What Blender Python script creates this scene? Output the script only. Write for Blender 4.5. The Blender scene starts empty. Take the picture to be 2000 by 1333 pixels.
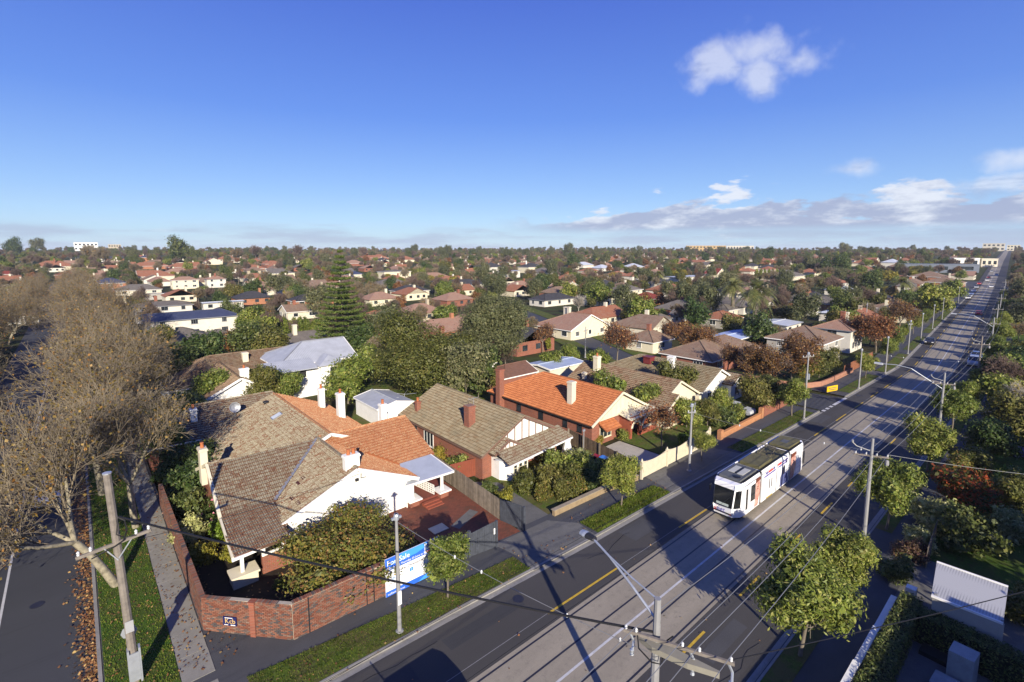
import bpy, bmesh, math, random
import numpy as np
from mathutils import Vector, Matrix

random.seed(7)
rng = np.random.default_rng(7)
SC = bpy.context.scene
COL = SC.collection
RAD = math.radians

# ------------------------------------------------------------------ camera, sky, sun, exposure
# world: X runs along the main road, Y runs away from it (up the side street), Z is up, metres
EYE = Vector((0.0, 0.0, 22.0))
FPX, PYX, HZ, VX = 972.0, 608.0, 488.0, 2115.0        # focal length, principal row, horizon row, road vanishing column (2000 px wide frame)
_p = math.atan2(PYX - HZ, FPX)
_Z = np.array([0, -math.cos(_p), -math.sin(_p)])
_X = np.array([VX - 1000, HZ - PYX, FPX]); _X = _X / np.linalg.norm(_X)
_Y = np.cross(_Z, _X)
RW = np.stack([_X, _Y, _Z])                            # camera axes (right, down, forward) -> world
cam_data = bpy.data.cameras.new('camera')
cam = bpy.data.objects.new('camera', cam_data); COL.objects.link(cam)
_r, _u, _b = RW[:, 0], -RW[:, 1], -RW[:, 2]
cam.matrix_world = Matrix(((_r[0], _u[0], _b[0], EYE.x), (_r[1], _u[1], _b[1], EYE.y), (_r[2], _u[2], _b[2], EYE.z), (0, 0, 0, 1)))
cam_data.sensor_width = 36.0
cam_data.lens = FPX * 36.0 / 2000.0
cam_data.shift_y = -(666.5 - PYX) / 2000.0
cam_data.clip_start = 0.2
cam_data.clip_end = 30000.0
SC.camera = cam

SUN_EL, SUN_AZ = RAD(22.0), RAD(63.0)                  # shadows run towards this azimuth (from +X to +Y)
to_sun = Vector((-math.cos(SUN_AZ) * math.cos(SUN_EL), -math.sin(SUN_AZ) * math.cos(SUN_EL), math.sin(SUN_EL)))
sun_data = bpy.data.lights.new('sun', 'SUN')
sun_data.energy = 5.0; sun_data.angle = RAD(0.5); sun_data.color = (1.0, 0.90, 0.74)
sun = bpy.data.objects.new('sun', sun_data); COL.objects.link(sun)
sun.rotation_euler = (-to_sun).to_track_quat('-Z', 'Y').to_euler()

def ray(u, v):
    d = RW @ np.array([u - 1000.0, v - PYX, FPX])
    return d / np.linalg.norm(d)

world = bpy.data.worlds.new('World'); SC.world = world; world.use_nodes = True
wn = world.node_tree; wn.nodes.clear()
def W(t, **k):
    n = wn.nodes.new(t)
    for a, b in k.items(): setattr(n, a, b)
    return n
def WM(op, a, b=None, c=None, clamp=False):
    n = W('ShaderNodeMath', operation=op, use_clamp=clamp)
    for i, x in enumerate((a, b, c)):
        if x is None: continue
        if isinstance(x, (int, float)): n.inputs[i].default_value = x
        else: wn.links.new(x, n.inputs[i])
    return n.outputs[0]
sky = W('ShaderNodeTexSky', sky_type='NISHITA', sun_disc=False, sun_elevation=SUN_EL,
        sun_rotation=math.atan2(to_sun.x, to_sun.y), altitude=60.0, air_density=1.0, dust_density=0.25, ozone_density=2.6)
hsv = W('ShaderNodeHueSaturation'); hsv.inputs['Saturation'].default_value = 1.36; hsv.inputs['Hue'].default_value = 0.522
wn.links.new(sky.outputs[0], hsv.inputs['Color'])
tc = W('ShaderNodeTexCoord')
sep = W('ShaderNodeSeparateXYZ'); wn.links.new(tc.outputs['Generated'], sep.inputs[0])
dz = sep.outputs[2]
den = WM('MAXIMUM', WM('ADD', dz, 0.06), 0.01)
px, py = WM('DIVIDE', sep.outputs[0], den), WM('DIVIDE', sep.outputs[1], den)
cv = W('ShaderNodeCombineXYZ'); wn.links.new(px, cv.inputs[0]); wn.links.new(py, cv.inputs[1]); wn.links.new(WM('MULTIPLY', dz, 3.0), cv.inputs[2])
def noise(scale, detail, rough=0.6, src=None, off=(0, 0, 0)):
    mp = W('ShaderNodeMapping'); mp.inputs['Location'].default_value = off
    wn.links.new(src or cv.outputs[0], mp.inputs[0])
    n = W('ShaderNodeTexNoise'); n.inputs['Scale'].default_value = scale; n.inputs['Detail'].default_value = detail; n.inputs['Roughness'].default_value = rough
    wn.links.new(mp.outputs[0], n.inputs['Vector']); return n.outputs[0]
def smooth(x, a, b):
    n = W('ShaderNodeMapRange', interpolation_type='SMOOTHSTEP'); n.inputs[1].default_value = a; n.inputs[2].default_value = b
    wn.links.new(x, n.inputs[0]); return n.outputs[0]
# cumulus bank over the far end of the road, low stratus along the horizon, one small cloud by itself high above
az_dir = ray(1790, 430); azv = W('ShaderNodeVectorMath', operation='DOT_PRODUCT'); wn.links.new(tc.outputs['Generated'], azv.inputs[0]); azv.inputs[1].default_value = tuple(az_dir)
gen = tc.outputs['Generated']
sq = W('ShaderNodeMapping'); sq.inputs['Scale'].default_value = (1.0, 1.0, 3.2); wn.links.new(gen, sq.inputs[0])
sq2 = W('ShaderNodeMapping'); sq2.inputs['Scale'].default_value = (1.0, 1.0, 9.0); wn.links.new(gen, sq2.inputs[0])
n_bank = noise(12.0, 9.0, 0.56, sq.outputs[0], (0.35, 0.2, 0.1))
n_strat = noise(5.0, 7.0, 0.6, sq2.outputs[0], (1.0, 0.4, 0.3))
near_bank = smooth(azv.outputs['Value'], 0.84, 0.965)
top = WM('ADD', 0.066, WM('MULTIPLY', near_bank, 0.034))
gh = WM('DIVIDE', WM('SUBTRACT', dz, 0.034), WM('SUBTRACT', top, 0.034))       # 0 at the bank's flat base, 1 at its tops
bank = smooth(WM('SUBTRACT', WM('ADD', n_bank, 0.30), WM('MULTIPLY', gh, 0.30)), 0.50, 0.60)
bank = WM('MULTIPLY', WM('MULTIPLY', bank, smooth(dz, 0.024, 0.046)), smooth(azv.outputs['Value'], 0.74, 0.88))
low = WM('MULTIPLY', smooth(WM('ADD', n_strat, WM('MULTIPLY', WM('SUBTRACT', 0.045, WM('ABSOLUTE', WM('SUBTRACT', dz, 0.024))), 6.0)), 0.60, 0.84), smooth(WM('SUBTRACT', 0.075, dz), 0.0, 0.05))
def puff(u, v, r, seed, k=0.5, sx=1.0):
    c = Vector(ray(u, v)); right = c.cross(Vector((0, 0, 1))).normalized(); up = right.cross(c)
    def dot(vec):
        n = W('ShaderNodeVectorMath', operation='DOT_PRODUCT'); wn.links.new(gen, n.inputs[0]); n.inputs[1].default_value = tuple(vec); return n.outputs['Value']
    a = WM('DIVIDE', dot(right), r * sx); b = WM('DIVIDE', dot(up), r * 0.55)
    front = smooth(dot(c), 0.5, 0.6)
    dd = WM('SQRT', WM('ADD', WM('MULTIPLY', a, a), WM('MULTIPLY', b, b)))
    return WM('MULTIPLY', front, smooth(WM('SUBTRACT', WM('ADD', noise(13.0, 8.0, 0.54, gen, seed), 0.0), WM('MULTIPLY', dd, k * 0.56)), 0.12, 0.46))
puffs = [puff(1392, 124, 0.052, (0.1, 0.2, 0.3)), puff(1475, 96, 0.064, (0.8, 0.1, 0.5)), puff(1550, 120, 0.055, (0.4, 2.1, 0.5)), puff(1480, 158, 0.046, (2.3, 1.0, 0.5), .5, .55), puff(1990, 312, 0.034, (1.5, 0.7, 0.2)), puff(1660, 332, 0.03, (3.0, 0.7, 0.2), .55, 1.6), puff(1925, 360, 0.03, (3.6, 0.9, 0.2), .5, 1.6)]
iso = puffs[0]
for q in puffs[1:]: iso = WM('MAXIMUM', iso, q)
shade = smooth(WM('ADD', noise(12.0, 6.0, 0.6, sq.outputs[0], (0.35, 0.2, 0.16)), WM('MULTIPLY', WM('MINIMUM', gh, 1.2), 0.22)), 0.52, 0.78)   # lit tops and grey-violet bases
cl = W('ShaderNodeMix', data_type='RGBA'); wn.links.new(shade, cl.inputs[0]); cl.inputs[6].default_value = (2.7, 3.0, 4.2, 1); cl.inputs[7].default_value = (5.8, 6.0, 6.5, 1)
rp = W('ShaderNodeValToRGB'); cr = rp.color_ramp
for i_, (p_, c_) in enumerate([(0.0, (.300, .450, .640)), (0.10, (.205, .345, .625)), (0.24, (.105, .205, .565)), (0.44, (.062, .112, .460)), (1.0, (.040, .072, .340))]):
    e_ = cr.elements[i_] if i_ < 2 else cr.elements.new(p_)
    e_.position = p_; e_.color = (*c_, 1)
wn.links.new(dz, rp.inputs[0])
r10 = W('ShaderNodeMix', data_type='RGBA', blend_type='MULTIPLY'); r10.inputs[0].default_value = 1.0; wn.links.new(rp.outputs[0], r10.inputs[6]); r10.inputs[7].default_value = (10, 10, 10, 1)
hz_ = W('ShaderNodeMix', data_type='RGBA'); hz_.inputs[0].default_value = 0.78; wn.links.new(hsv.outputs[0], hz_.inputs[6]); wn.links.new(r10.outputs[2], hz_.inputs[7])
m1 = W('ShaderNodeMix', data_type='RGBA'); wn.links.new(hz_.outputs[2], m1.inputs[6]); wn.links.new(cl.outputs[2], m1.inputs[7])
cover = WM('MAXIMUM', WM('MAXIMUM', WM('MULTIPLY', bank, 0.85), WM('MULTIPLY', low, 0.55)), WM('MULTIPLY', iso, 0.58))
wn.links.new(cover, m1.inputs[0])
bg = W('ShaderNodeBackground'); bg.inputs['Strength'].default_value = 0.092
wn.links.new(m1.outputs[2], bg.inputs['Color'])
wo = W('ShaderNodeOutputWorld'); wn.links.new(bg.outputs[0], wo.inputs['Surface'])

SC.view_settings.view_transform = 'Standard'; SC.view_settings.look = 'None'
SC.view_settings.exposure = 0.72; SC.view_settings.gamma = 1.0; SC.view_settings.use_curve_mapping = False
SC.render.engine = 'CYCLES'
SC.cycles.max_bounces = 5; SC.cycles.diffuse_bounces = 2; SC.cycles.glossy_bounces = 2; SC.cycles.transmission_bounces = 3; SC.cycles.transparent_max_bounces = 6
SC.cycles.use_denoising = True
SC.cycles.caustics_reflective = False; SC.cycles.caustics_refractive = False

# ------------------------------------------------------------------ picture row/column -> point in the place
def rise(d):
    def ss(a, b): t = min(1, max(0, (d - a) / (b - a))); return t * t * (3 - 2 * t)
    return 11.0 * ss(280, 780) + 8.0 * ss(700, 1500)
def ground_z(x, y): return rise(math.hypot(x, y))
def at(u, v, z=0.0):
    """the point z metres over the ground on the line of sight through column u, row v"""
    d = ray(u, v); t0, t = 1.0, 1.0; gap = lambda q: EYE.z + d[2] * q - ground_z(d[0] * q, d[1] * q) - z
    while t < 1500.0 and gap(t) > 0: t0, t = t, t * 1.02 + 0.5
    for _ in range(30 if t < 1500.0 else 0):
        m = (t0 + t) / 2
        if gap(m) > 0: t0 = m
        else: t = m
    return Vector((d[0] * t, d[1] * t, ground_z(d[0] * t, d[1] * t)))
def depth_of(p): return float(RW[:, 2] @ (np.array(p) - np.array(EYE)))
def pix(p):
    c = RW.T @ (np.array(p) - np.array(EYE))
    return (1000 + FPX * c[0] / c[2], PYX + FPX * c[1] / c[2], c[2])

# ------------------------------------------------------------------ materials
class NT:
    def __init__(s, name):
        s.m = bpy.data.materials.new(name); s.m.use_nodes = True; s.t = s.m.node_tree; s.t.nodes.clear()
        s.out = s.n('ShaderNodeOutputMaterial'); s.b = s.n('ShaderNodeBsdfPrincipled'); s.l(s.b.outputs[0], s.out.inputs[0])
    def n(s, t, **k):
        x = s.t.nodes.new(t)
        for a, b in k.items(): setattr(x, a, b)
        return x
    def l(s, a, b): s.t.links.new(a, b)
    def noise(s, scale, detail=4.0, rough=0.6, vec=None, coord='Object', stretch=None):
        n = s.n('ShaderNodeTexNoise'); n.inputs['Scale'].default_value = scale; n.inputs['Detail'].default_value = detail; n.inputs['Roughness'].default_value = rough
        if vec is None: vec = s.n('ShaderNodeTexCoord').outputs[coord]
        if stretch:
            mp = s.n('ShaderNodeMapping'); mp.inputs['Scale'].default_value = stretch; s.l(vec, mp.inputs[0]); vec = mp.outputs[0]
        s.l(vec, n.inputs['Vector']); return n.outputs[0]
    def world_pos(s): return s.n('ShaderNodeNewGeometry').outputs['Position']
    def ramp(s, fac, stops, interp='LINEAR'):
        r = s.n('ShaderNodeValToRGB'); cr = r.color_ramp; cr.interpolation = interp
        while len(cr.elements) < len(stops): cr.elements.new(0.5)
        for e, (p, c) in zip(cr.elements, stops): e.position = p; e.color = (c[0], c[1], c[2], 1)
        s.l(fac, r.inputs[0]); return r.outputs[0]
    def mix(s, fac, a, b, mode='MIX'):
        x = s.n('ShaderNodeMix', data_type='RGBA', blend_type=mode)
        for i, v in ((0, fac), (6, a), (7, b)):
            if isinstance(v, (int, float)): x.inputs[i].default_value = v
            elif isinstance(v, tuple): x.inputs[i].default_value = (*v[:3], 1)
            else: s.l(v, x.inputs[i])
        return x.outputs[2]
    def map(s, x, a, b, c, d):
        n = s.n('ShaderNodeMapRange'); 
        for i, v in zip((1, 2, 3, 4), (a, b, c, d)): n.inputs[i].default_value = v
        s.l(x, n.inputs[0]); return n.outputs[0]
    def bump(s, h, strength=0.4, dist=0.02):
        n = s.n('ShaderNodeBump'); n.inputs['Strength'].default_value = strength; n.inputs['Distance'].default_value = dist
        s.l(h, n.inputs['Height']); s.l(n.outputs[0], s.b.inputs['Normal'])
    def fin(s, col=None, rough=0.8, metal=0.0, spec=0.3):
        if col is not None:
            if isinstance(col, tuple): s.b.inputs['Base Color'].default_value = (*col[:3], 1)
            else: s.l(col, s.b.inputs['Base Color'])
        if isinstance(rough, (int, float)): s.b.inputs['Roughness'].default_value = rough
        else: s.l(rough, s.b.inputs['Roughness'])
        s.b.inputs['Metallic'].default_value = metal; s.b.inputs['Specular IOR Level'].default_value = spec
        return s.m
_mats = {}
def mul(c, k): return tuple(x * k for x in c[:3])
def plain(name, col, rough=0.75, var=0.25, scale=2.0, bump=0.0, metal=0.0, spec=0.3, coord='Object', orand=0.0):
    """painted, rendered or bare surface with soft uneven wear"""
    if name in _mats: return _mats[name]
    t = NT(name)
    f = t.noise(scale, 6.0, 0.65, coord=coord)
    c = t.ramp(f, [(0.25, mul(col, 1 - var)), (0.55, col), (0.8, mul(col, 1 + var * 0.6))])
    if orand:
        oi = t.n('ShaderNodeObjectInfo'); c = t.mix(1.0, c, t.ramp(oi.outputs['Random'], [(0, (1 - orand,) * 3), (1, (1 + orand,) * 3)]), 'MULTIPLY')
    if bump: t.bump(t.noise(scale * 6, 5.0, coord=coord), bump, 0.02)
    _mats[name] = t.fin(c, rough, metal, spec); return _mats[name]
def pieces(name, stops, rough=0.85, spec=0.2, dirt=None, dirt_scale=1.2, dirt_lo=0.45, dirt_hi=0.65, obj=True, fine=None, fine_scale=14.0):
    """every loose piece (tile, brick, leaf) takes its own colour; dirt lies over them in patches"""
    if name in _mats: return _mats[name]
    t = NT(name)
    r = t.n('ShaderNodeNewGeometry').outputs['Random Per Island']
    if obj:
        oi = t.n('ShaderNodeObjectInfo'); a = t.n('ShaderNodeMath', operation='ADD'); t.l(r, a.inputs[0]); t.l(oi.outputs['Random'], a.inputs[1])
        fr = t.n('ShaderNodeMath', operation='FRACT'); t.l(a.outputs[0], fr.inputs[0]); r = fr.outputs[0]
    c = t.ramp(r, stops)
    wp = t.world_pos()
    if dirt:
        f = t.map(t.noise(dirt_scale, 7.0, 0.7, vec=wp), dirt_lo, dirt_hi, 0, 1); c = t.mix(f, c, dirt)
    if fine:
        f = t.map(t.noise(fine_scale, 3.0, 0.6, vec=wp), 0.50, 0.62, 0, 1); c = t.mix(f, c, fine)
    _mats[name] = t.fin(c, rough, 0, spec); return _mats[name]
def leaf(name, stops, transl=0.35, rough=0.5, spec=0.35, hue=0.0):
    if name in _mats: return _mats[name]
    t = NT(name)
    geo = t.n('ShaderNodeNewGeometry'); oi = t.n('ShaderNodeObjectInfo')
    c = t.ramp(geo.outputs['Random Per Island'], stops)
    h = t.n('ShaderNodeHueSaturation'); t.l(c, h.inputs['Color'])
    t.l(t.map(oi.outputs['Random'], 0, 1, 0.5 - hue, 0.5 + hue), h.inputs['Hue'])
    cl = t.map(t.noise(1.3, 3.0, 0.6, vec=t.world_pos()), 0.36, 0.64, 0.72, 1.30); vm = t.n('ShaderNodeMath', operation='MULTIPLY'); t.l(cl, vm.inputs[0]); t.l(t.map(oi.outputs['Random'], 0, 1, 1.18, 0.80), vm.inputs[1]); t.l(vm.outputs[0], h.inputs['Value'])
    t.fin(h.outputs[0], rough, 0, spec)
    tr = t.n('ShaderNodeBsdfTranslucent'); t.l(h.outputs[0], tr.inputs[0])
    mx = t.n('ShaderNodeMixShader'); mx.inputs[0].default_value = transl; t.l(t.b.outputs[0], mx.inputs[1]); t.l(tr.outputs[0], mx.inputs[2])
    t.l(mx.outputs[0], t.out.inputs[0])
    _mats[name] = t.m; return t.m
def brickmat(name, c1, c2, mortar, scale=1.0):
    if name in _mats: return _mats[name]
    t = NT(name)
    tcn = t.n('ShaderNodeTexCoord'); sp = t.n('ShaderNodeSeparateXYZ'); t.l(tcn.outputs['Object'], sp.inputs[0])
    ad = t.n('ShaderNodeMath', operation='ADD'); t.l(sp.outputs[0], ad.inputs[0]); t.l(sp.outputs[1], ad.inputs[1])
    cb = t.n('ShaderNodeCombineXYZ'); t.l(ad.outputs[0], cb.inputs[0]); t.l(sp.outputs[2], cb.inputs[1])
    b = t.n('ShaderNodeTexBrick'); t.l(cb.outputs[0], b.inputs['Vector'])
    b.inputs['Color1'].default_value = (*c1, 1); b.inputs['Color2'].default_value = (*c2, 1); b.inputs['Mortar'].default_value = (*mortar, 1)
    b.inputs['Scale'].default_value = scale; b.inputs['Brick Width'].default_value = 0.26; b.inputs['Row Height'].default_value = 0.095; b.inputs['Mortar Size'].default_value = 0.011; b.inputs['Bias'].default_value = -0.1
    c = t.mix(0.35, b.outputs['Color'], t.ramp(t.noise(1.1, 6.0), [(0.3, mul(c1, 0.6)), (0.7, mul(c1, 1.25))]))
    t.bump(b.outputs['Fac'], -0.5, 0.01)
    _mats[name] = t.fin(c, 0.9, 0, 0.15); return _mats[name]
def tilemat(name, c1, c2, dirt=None, amount=0.0, tw=0.32, th=0.36, coat=(0.5, 0.62), dscale=0.9):
    """courses of roof tiles on roofs too far off for single tiles (needs a UV map in metres: along, up the slope)"""
    if name in _mats: return _mats[name]
    t = NT(name)
    uv = t.n('ShaderNodeTexCoord').outputs['UV']
    b = t.n('ShaderNodeTexBrick', offset=0.0); t.l(uv, b.inputs['Vector'])
    b.inputs['Color1'].default_value = (*c1, 1); b.inputs['Color2'].default_value = (*c2, 1); b.inputs['Mortar'].default_value = (*mul(c1, 0.45), 1)
    b.inputs['Scale'].default_value = 1.0; b.inputs['Brick Width'].default_value = tw; b.inputs['Row Height'].default_value = th; b.inputs['Mortar Size'].default_value = 0.028; b.inputs['Mortar Smooth'].default_value = 0.6
    c = b.outputs['Color']
    c = t.mix(0.4, c, t.ramp(t.noise(0.7, 6.0, 0.7), [(0.3, mul(c1, 0.7)), (0.7, mul(c2, 1.2))]))
    if dirt:
        f = t.map(t.noise(dscale, 8.0, 0.72), coat[0], coat[1], 0, amount); c = t.mix(f, c, dirt)
    sp = t.n('ShaderNodeSeparateXYZ'); t.l(uv, sp.inputs[0])
    saw = t.n('ShaderNodeMath', operation='FRACT'); dv = t.n('ShaderNodeMath', operation='DIVIDE'); t.l(sp.outputs[1], dv.inputs[0]); dv.inputs[1].default_value = th; t.l(dv.outputs[0], saw.inputs[0])
    sx = t.n('ShaderNodeMath', operation='SINE'); mx = t.n('ShaderNodeMath', operation='MULTIPLY'); t.l(sp.outputs[0], mx.inputs[0]); mx.inputs[1].default_value = 2 * math.pi / tw; t.l(mx.outputs[0], sx.inputs[0])
    hh = t.n('ShaderNodeMath', operation='MULTIPLY_ADD'); t.l(sx.outputs[0], hh.inputs[0]); hh.inputs[1].default_value = 0.25; inv = t.n('ShaderNodeMath', operation='SUBTRACT'); inv.inputs[0].default_value = 1.0; t.l(saw.outputs[0], inv.inputs[1]); t.l(inv.outputs[0], hh.inputs[2])
    t.bump(hh.outputs[0], 0.7, 0.05)
    _mats[name] = t.fin(c, 0.85, 0, 0.2); return _mats[name]
def sheetmat(name, col, pitch=0.09, rough=0.6, metal=0.1, var=0.12):
    """corrugated steel: ribs run up the slope (UV in metres)"""
    rough, metal = max(rough, .55), min(metal, .1)
    if name in _mats: return _mats[name]
    t = NT(name)
    uv = t.n('ShaderNodeTexCoord').outputs['UV']; sp = t.n('ShaderNodeSeparateXYZ'); t.l(uv, sp.inputs[0])
    mx = t.n('ShaderNodeMath', operation='MULTIPLY'); t.l(sp.outputs[0], mx.inputs[0]); mx.inputs[1].default_value = 2 * math.pi / pitch
    sx = t.n('ShaderNodeMath', operation='SINE'); t.l(mx.outputs[0], sx.inputs[0]); t.bump(sx.outputs[0], 0.6, 0.02)
    c = t.ramp(t.noise(0.8, 5.0), [(0.3, mul(col, 1 - var)), (0.7, mul(col, 1 + var))])
    _mats[name] = t.fin(c, rough, metal, 0.5); return _mats[name]
def glass(name='window_glass', col=(0.02, 0.025, 0.03)):
    if name in _mats: return _mats[name]
    t = NT(name); c = t.ramp(t.noise(0.6, 2.0), [(0.35, mul(col, 0.6)), (0.7, mul(col, 2.2))]); _mats[name] = t.fin(c, 0.06, 0, 0.9); return _mats[name]

# ------------------------------------------------------------------ mesh building
class MB:
    def __init__(s): s.v = []; s.f = []; s.mi = []; s.uv = []
    def face(s, pts, mi=0, uv=None):
        k = len(s.v); s.v.extend([tuple(p) for p in pts]); s.f.append(tuple(range(k, k + len(pts)))); s.mi.append(mi); s.uv.append(uv); return s
    def mesh(s, verts, faces, mi=0):
        k = len(s.v); s.v.extend([tuple(p) for p in verts])
        for f in faces: s.f.append(tuple(i + k for i in f)); s.mi.append(mi); s.uv.append(None)
        return s
    def box(s, a, b, mi=0):
        x0, y0, z0 = a; x1, y1, z1 = b
        return s.mesh([(x0, y0, z0), (x1, y0, z0), (x1, y1, z0), (x0, y1, z0), (x0, y0, z1), (x1, y0, z1), (x1, y1, z1), (x0, y1, z1)],
                      [(0, 3, 2, 1), (4, 5, 6, 7), (0, 1, 5, 4), (1, 2, 6, 5), (2, 3, 7, 6), (3, 0, 4, 7)], mi)
    def obox(s, c, ax, ay, az, mi=0):
        """box about c with half-axes ax, ay, az"""
        c, ax, ay, az = map(Vector, (c, ax, ay, az)); P = [c + i * ax + j * ay + k * az for k in (-1, 1) for j in (-1, 1) for i in (-1, 1)]
        return s.mesh(P, [(0, 2, 3, 1), (4, 5, 7, 6), (0, 1, 5, 4), (1, 3, 7, 5), (3, 2, 6, 7), (2, 0, 4, 6)], mi)
    def bar(s, p, q, w, h, mi=0, up=(0, 0, 1)):
        p, q = Vector(p), Vector(q); d = (q - p); L = d.length; d = d / L; side = d.cross(Vector(up))
        if side.length < 1e-4: side = d.cross(Vector((1, 0, 0)))
        side.normalize(); u = side.cross(d)
        return s.obox((p + q) / 2, d * (L / 2), side * (w / 2), u * (h / 2), mi)
    def tube(s, pts, rad, n=6, mi=0, caps=True):
        pts = [Vector(p) for p in pts]; m = len(pts)
        if isinstance(rad, (int, float)): rad = [rad] * m
        k = len(s.v); prev = None
        for i, p in enumerate(pts):
            d = (pts[min(i + 1, m - 1)] - pts[max(i - 1, 0)])
            if d.length < 1e-9: d = Vector((0, 0, 1))
            d.normalize()
            if prev is None: side = d.orthogonal().normalized()
            else:
                side = prev - d * prev.dot(d)
                side = side.normalized() if side.length > 1e-6 else d.orthogonal().normalized()
            prev = side; u = d.cross(side)
            for j in range(n):
                a = 2 * math.pi * j / n; s.v.append(tuple(p + (side * math.cos(a) + u * math.sin(a)) * rad[i]))
        for i in range(m - 1):
            for j in range(n):
                a, b = k + i * n + j, k + i * n + (j + 1) % n; s.f.append((a, b, b + n, a + n)); s.mi.append(mi); s.uv.append(None)
        if caps and n > 2:
            s.f.append(tuple(k + j for j in reversed(range(n)))); s.mi.append(mi); s.uv.append(None)
            s.f.append(tuple(k + (m - 1) * n + j for j in range(n))); s.mi.append(mi); s.uv.append(None)
        return s
    def prism(s, poly, z0, z1, mi=0):
        n = len(poly); k = len(s.v)
        z0f = z0 if callable(z0) else (lambda x, y: z0); z1f = z1 if callable(z1) else (lambda x, y: z1)
        for x, y in poly: s.v.append((x, y, z0f(x, y)))
        for x, y in poly: s.v.append((x, y, z1f(x, y)))
        fs = [tuple(k + i for i in reversed(range(n))), tuple(k + n + i for i in range(n))]
        fs += [(k + i, k + (i + 1) % n, k + n + (i + 1) % n, k + n + i) for i in range(n)]
        for f in fs: s.f.append(f); s.mi.append(mi); s.uv.append(None)
        return s
    def lathe(s, prof, c=(0, 0, 0), n=12, mi=0):
        k = len(s.v); c = Vector(c)
        for r, z in prof:
            for j in range(n):
                a = 2 * math.pi * j / n; s.v.append((c.x + r * math.cos(a), c.y + r * math.sin(a), c.z + z))
        for i in range(len(prof) - 1):
            for j in range(n):
                a, b = k + i * n + j, k + i * n + (j + 1) % n; s.f.append((a, b, b + n, a + n)); s.mi.append(mi); s.uv.append(None)
        s.f.append(tuple(k + j for j in reversed(range(n)))); s.mi.append(mi); s.uv.append(None)
        s.f.append(tuple(k + (len(prof) - 1) * n + j for j in range(n))); s.mi.append(mi); s.uv.append(None)
        return s
    def data(s, name, mats, off=(0, 0, 0), smooth=False):
        me = bpy.data.meshes.new(name)
        ox, oy, oz = off
        vs = [(x - ox, y - oy, z - oz) for x, y, z in s.v] if (ox or oy or oz) else s.v
        me.from_pydata(vs, [], s.f)
        if not isinstance(mats, (list, tuple)): mats = [mats]
        for m in mats: me.materials.append(m)
        if len(mats) > 1: me.polygons.foreach_set('material_index', s.mi)
        if any(u is not None for u in s.uv):
            uvl = me.uv_layers.new(name='UVMap'); arr = []
            for f, u in zip(s.f, s.uv): arr.extend([c for t in (u or [(0, 0)] * len(f)) for c in t])
            uvl.data.foreach_set('uv', arr)
        if smooth: me.polygons.foreach_set('use_smooth', [True] * len(s.f))
        me.update(); return me

def link(name, data, parent=None, loc=(0, 0, 0), rz=0.0):
    o = bpy.data.objects.new(name, data); COL.objects.link(o); o.location = loc
    if rz: o.rotation_euler = (0, 0, rz)
    if parent is not None: o.parent = parent
    return o
def tag(o, label=None, cat=None, group=None, kind=None):
    if label: o['label'] = label
    if cat: o['category'] = cat
    if group: o['group'] = group
    if kind: o['kind'] = kind
    return o
def thing(name, label, cat, loc=(0, 0, 0), rz=0.0, group=None):
    return tag(link(name, None, None, loc, rz), label, cat, group)
def part(name, mb, mats, root, parent=None, smooth=False, kind=None):
    """a part given in world coordinates, parented under its thing (or, as a sub-part, under one of its parts)"""
    o = link(name, mb.data(name, mats, tuple(root.location), smooth), parent or root)
    if kind: o['kind'] = kind
    return o
def lpart(name, mb, mats, parent, smooth=False, loc=(0, 0, 0), kind=None):
    o = link(name, mb.data(name, mats, (0, 0, 0), smooth), parent, loc)
    if kind: o['kind'] = kind
    return o
def solid(name, mb, mats, label, cat, group=None, smooth=False, origin=None):
    o = link(name, mb.data(name, mats, origin or (0, 0, 0), smooth), None, origin or (0, 0, 0)); return tag(o, label, cat, group)
def struct(name, mb, mats, smooth=False, parent=None):
    o = link(name, mb.data(name, mats, (0, 0, 0), smooth), parent)
    if parent is None: o['kind'] = 'structure'
    return o
def copy_tree(o, parent=None):
    c = o.copy(); COL.objects.link(c); c.parent = parent
    for ch in o.children: copy_tree(ch, c)
    return c
def lettering(text, size, mat, parent, matrix, root=None, align='LEFT', name='lettering'):
    cu = bpy.data.curves.new(name, 'FONT'); cu.body = text; cu.size = size; cu.align_x = align; cu.extrude = 0.004; cu.resolution_u = 2; cu.materials.append(mat)
    t = bpy.data.objects.new(name, cu); COL.objects.link(t)
    me = bpy.data.meshes.new_from_object(t.evaluated_get(bpy.context.evaluated_depsgraph_get())); bpy.data.objects.remove(t)
    o = bpy.data.objects.new(name, me); COL.objects.link(o); o.parent = parent
    o.matrix_local = matrix; return o
def frame_matrix(o, x, y):
    """text plane: origin o, x to the right, y up"""
    x, y = Vector(x).normalized(), Vector(y).normalized(); z = x.cross(y)
    return Matrix(((x.x, y.x, z.x, o[0]), (x.y, y.y, z.y, o[1]), (x.z, y.z, z.z, o[2]), (0, 0, 0, 1)))
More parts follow.
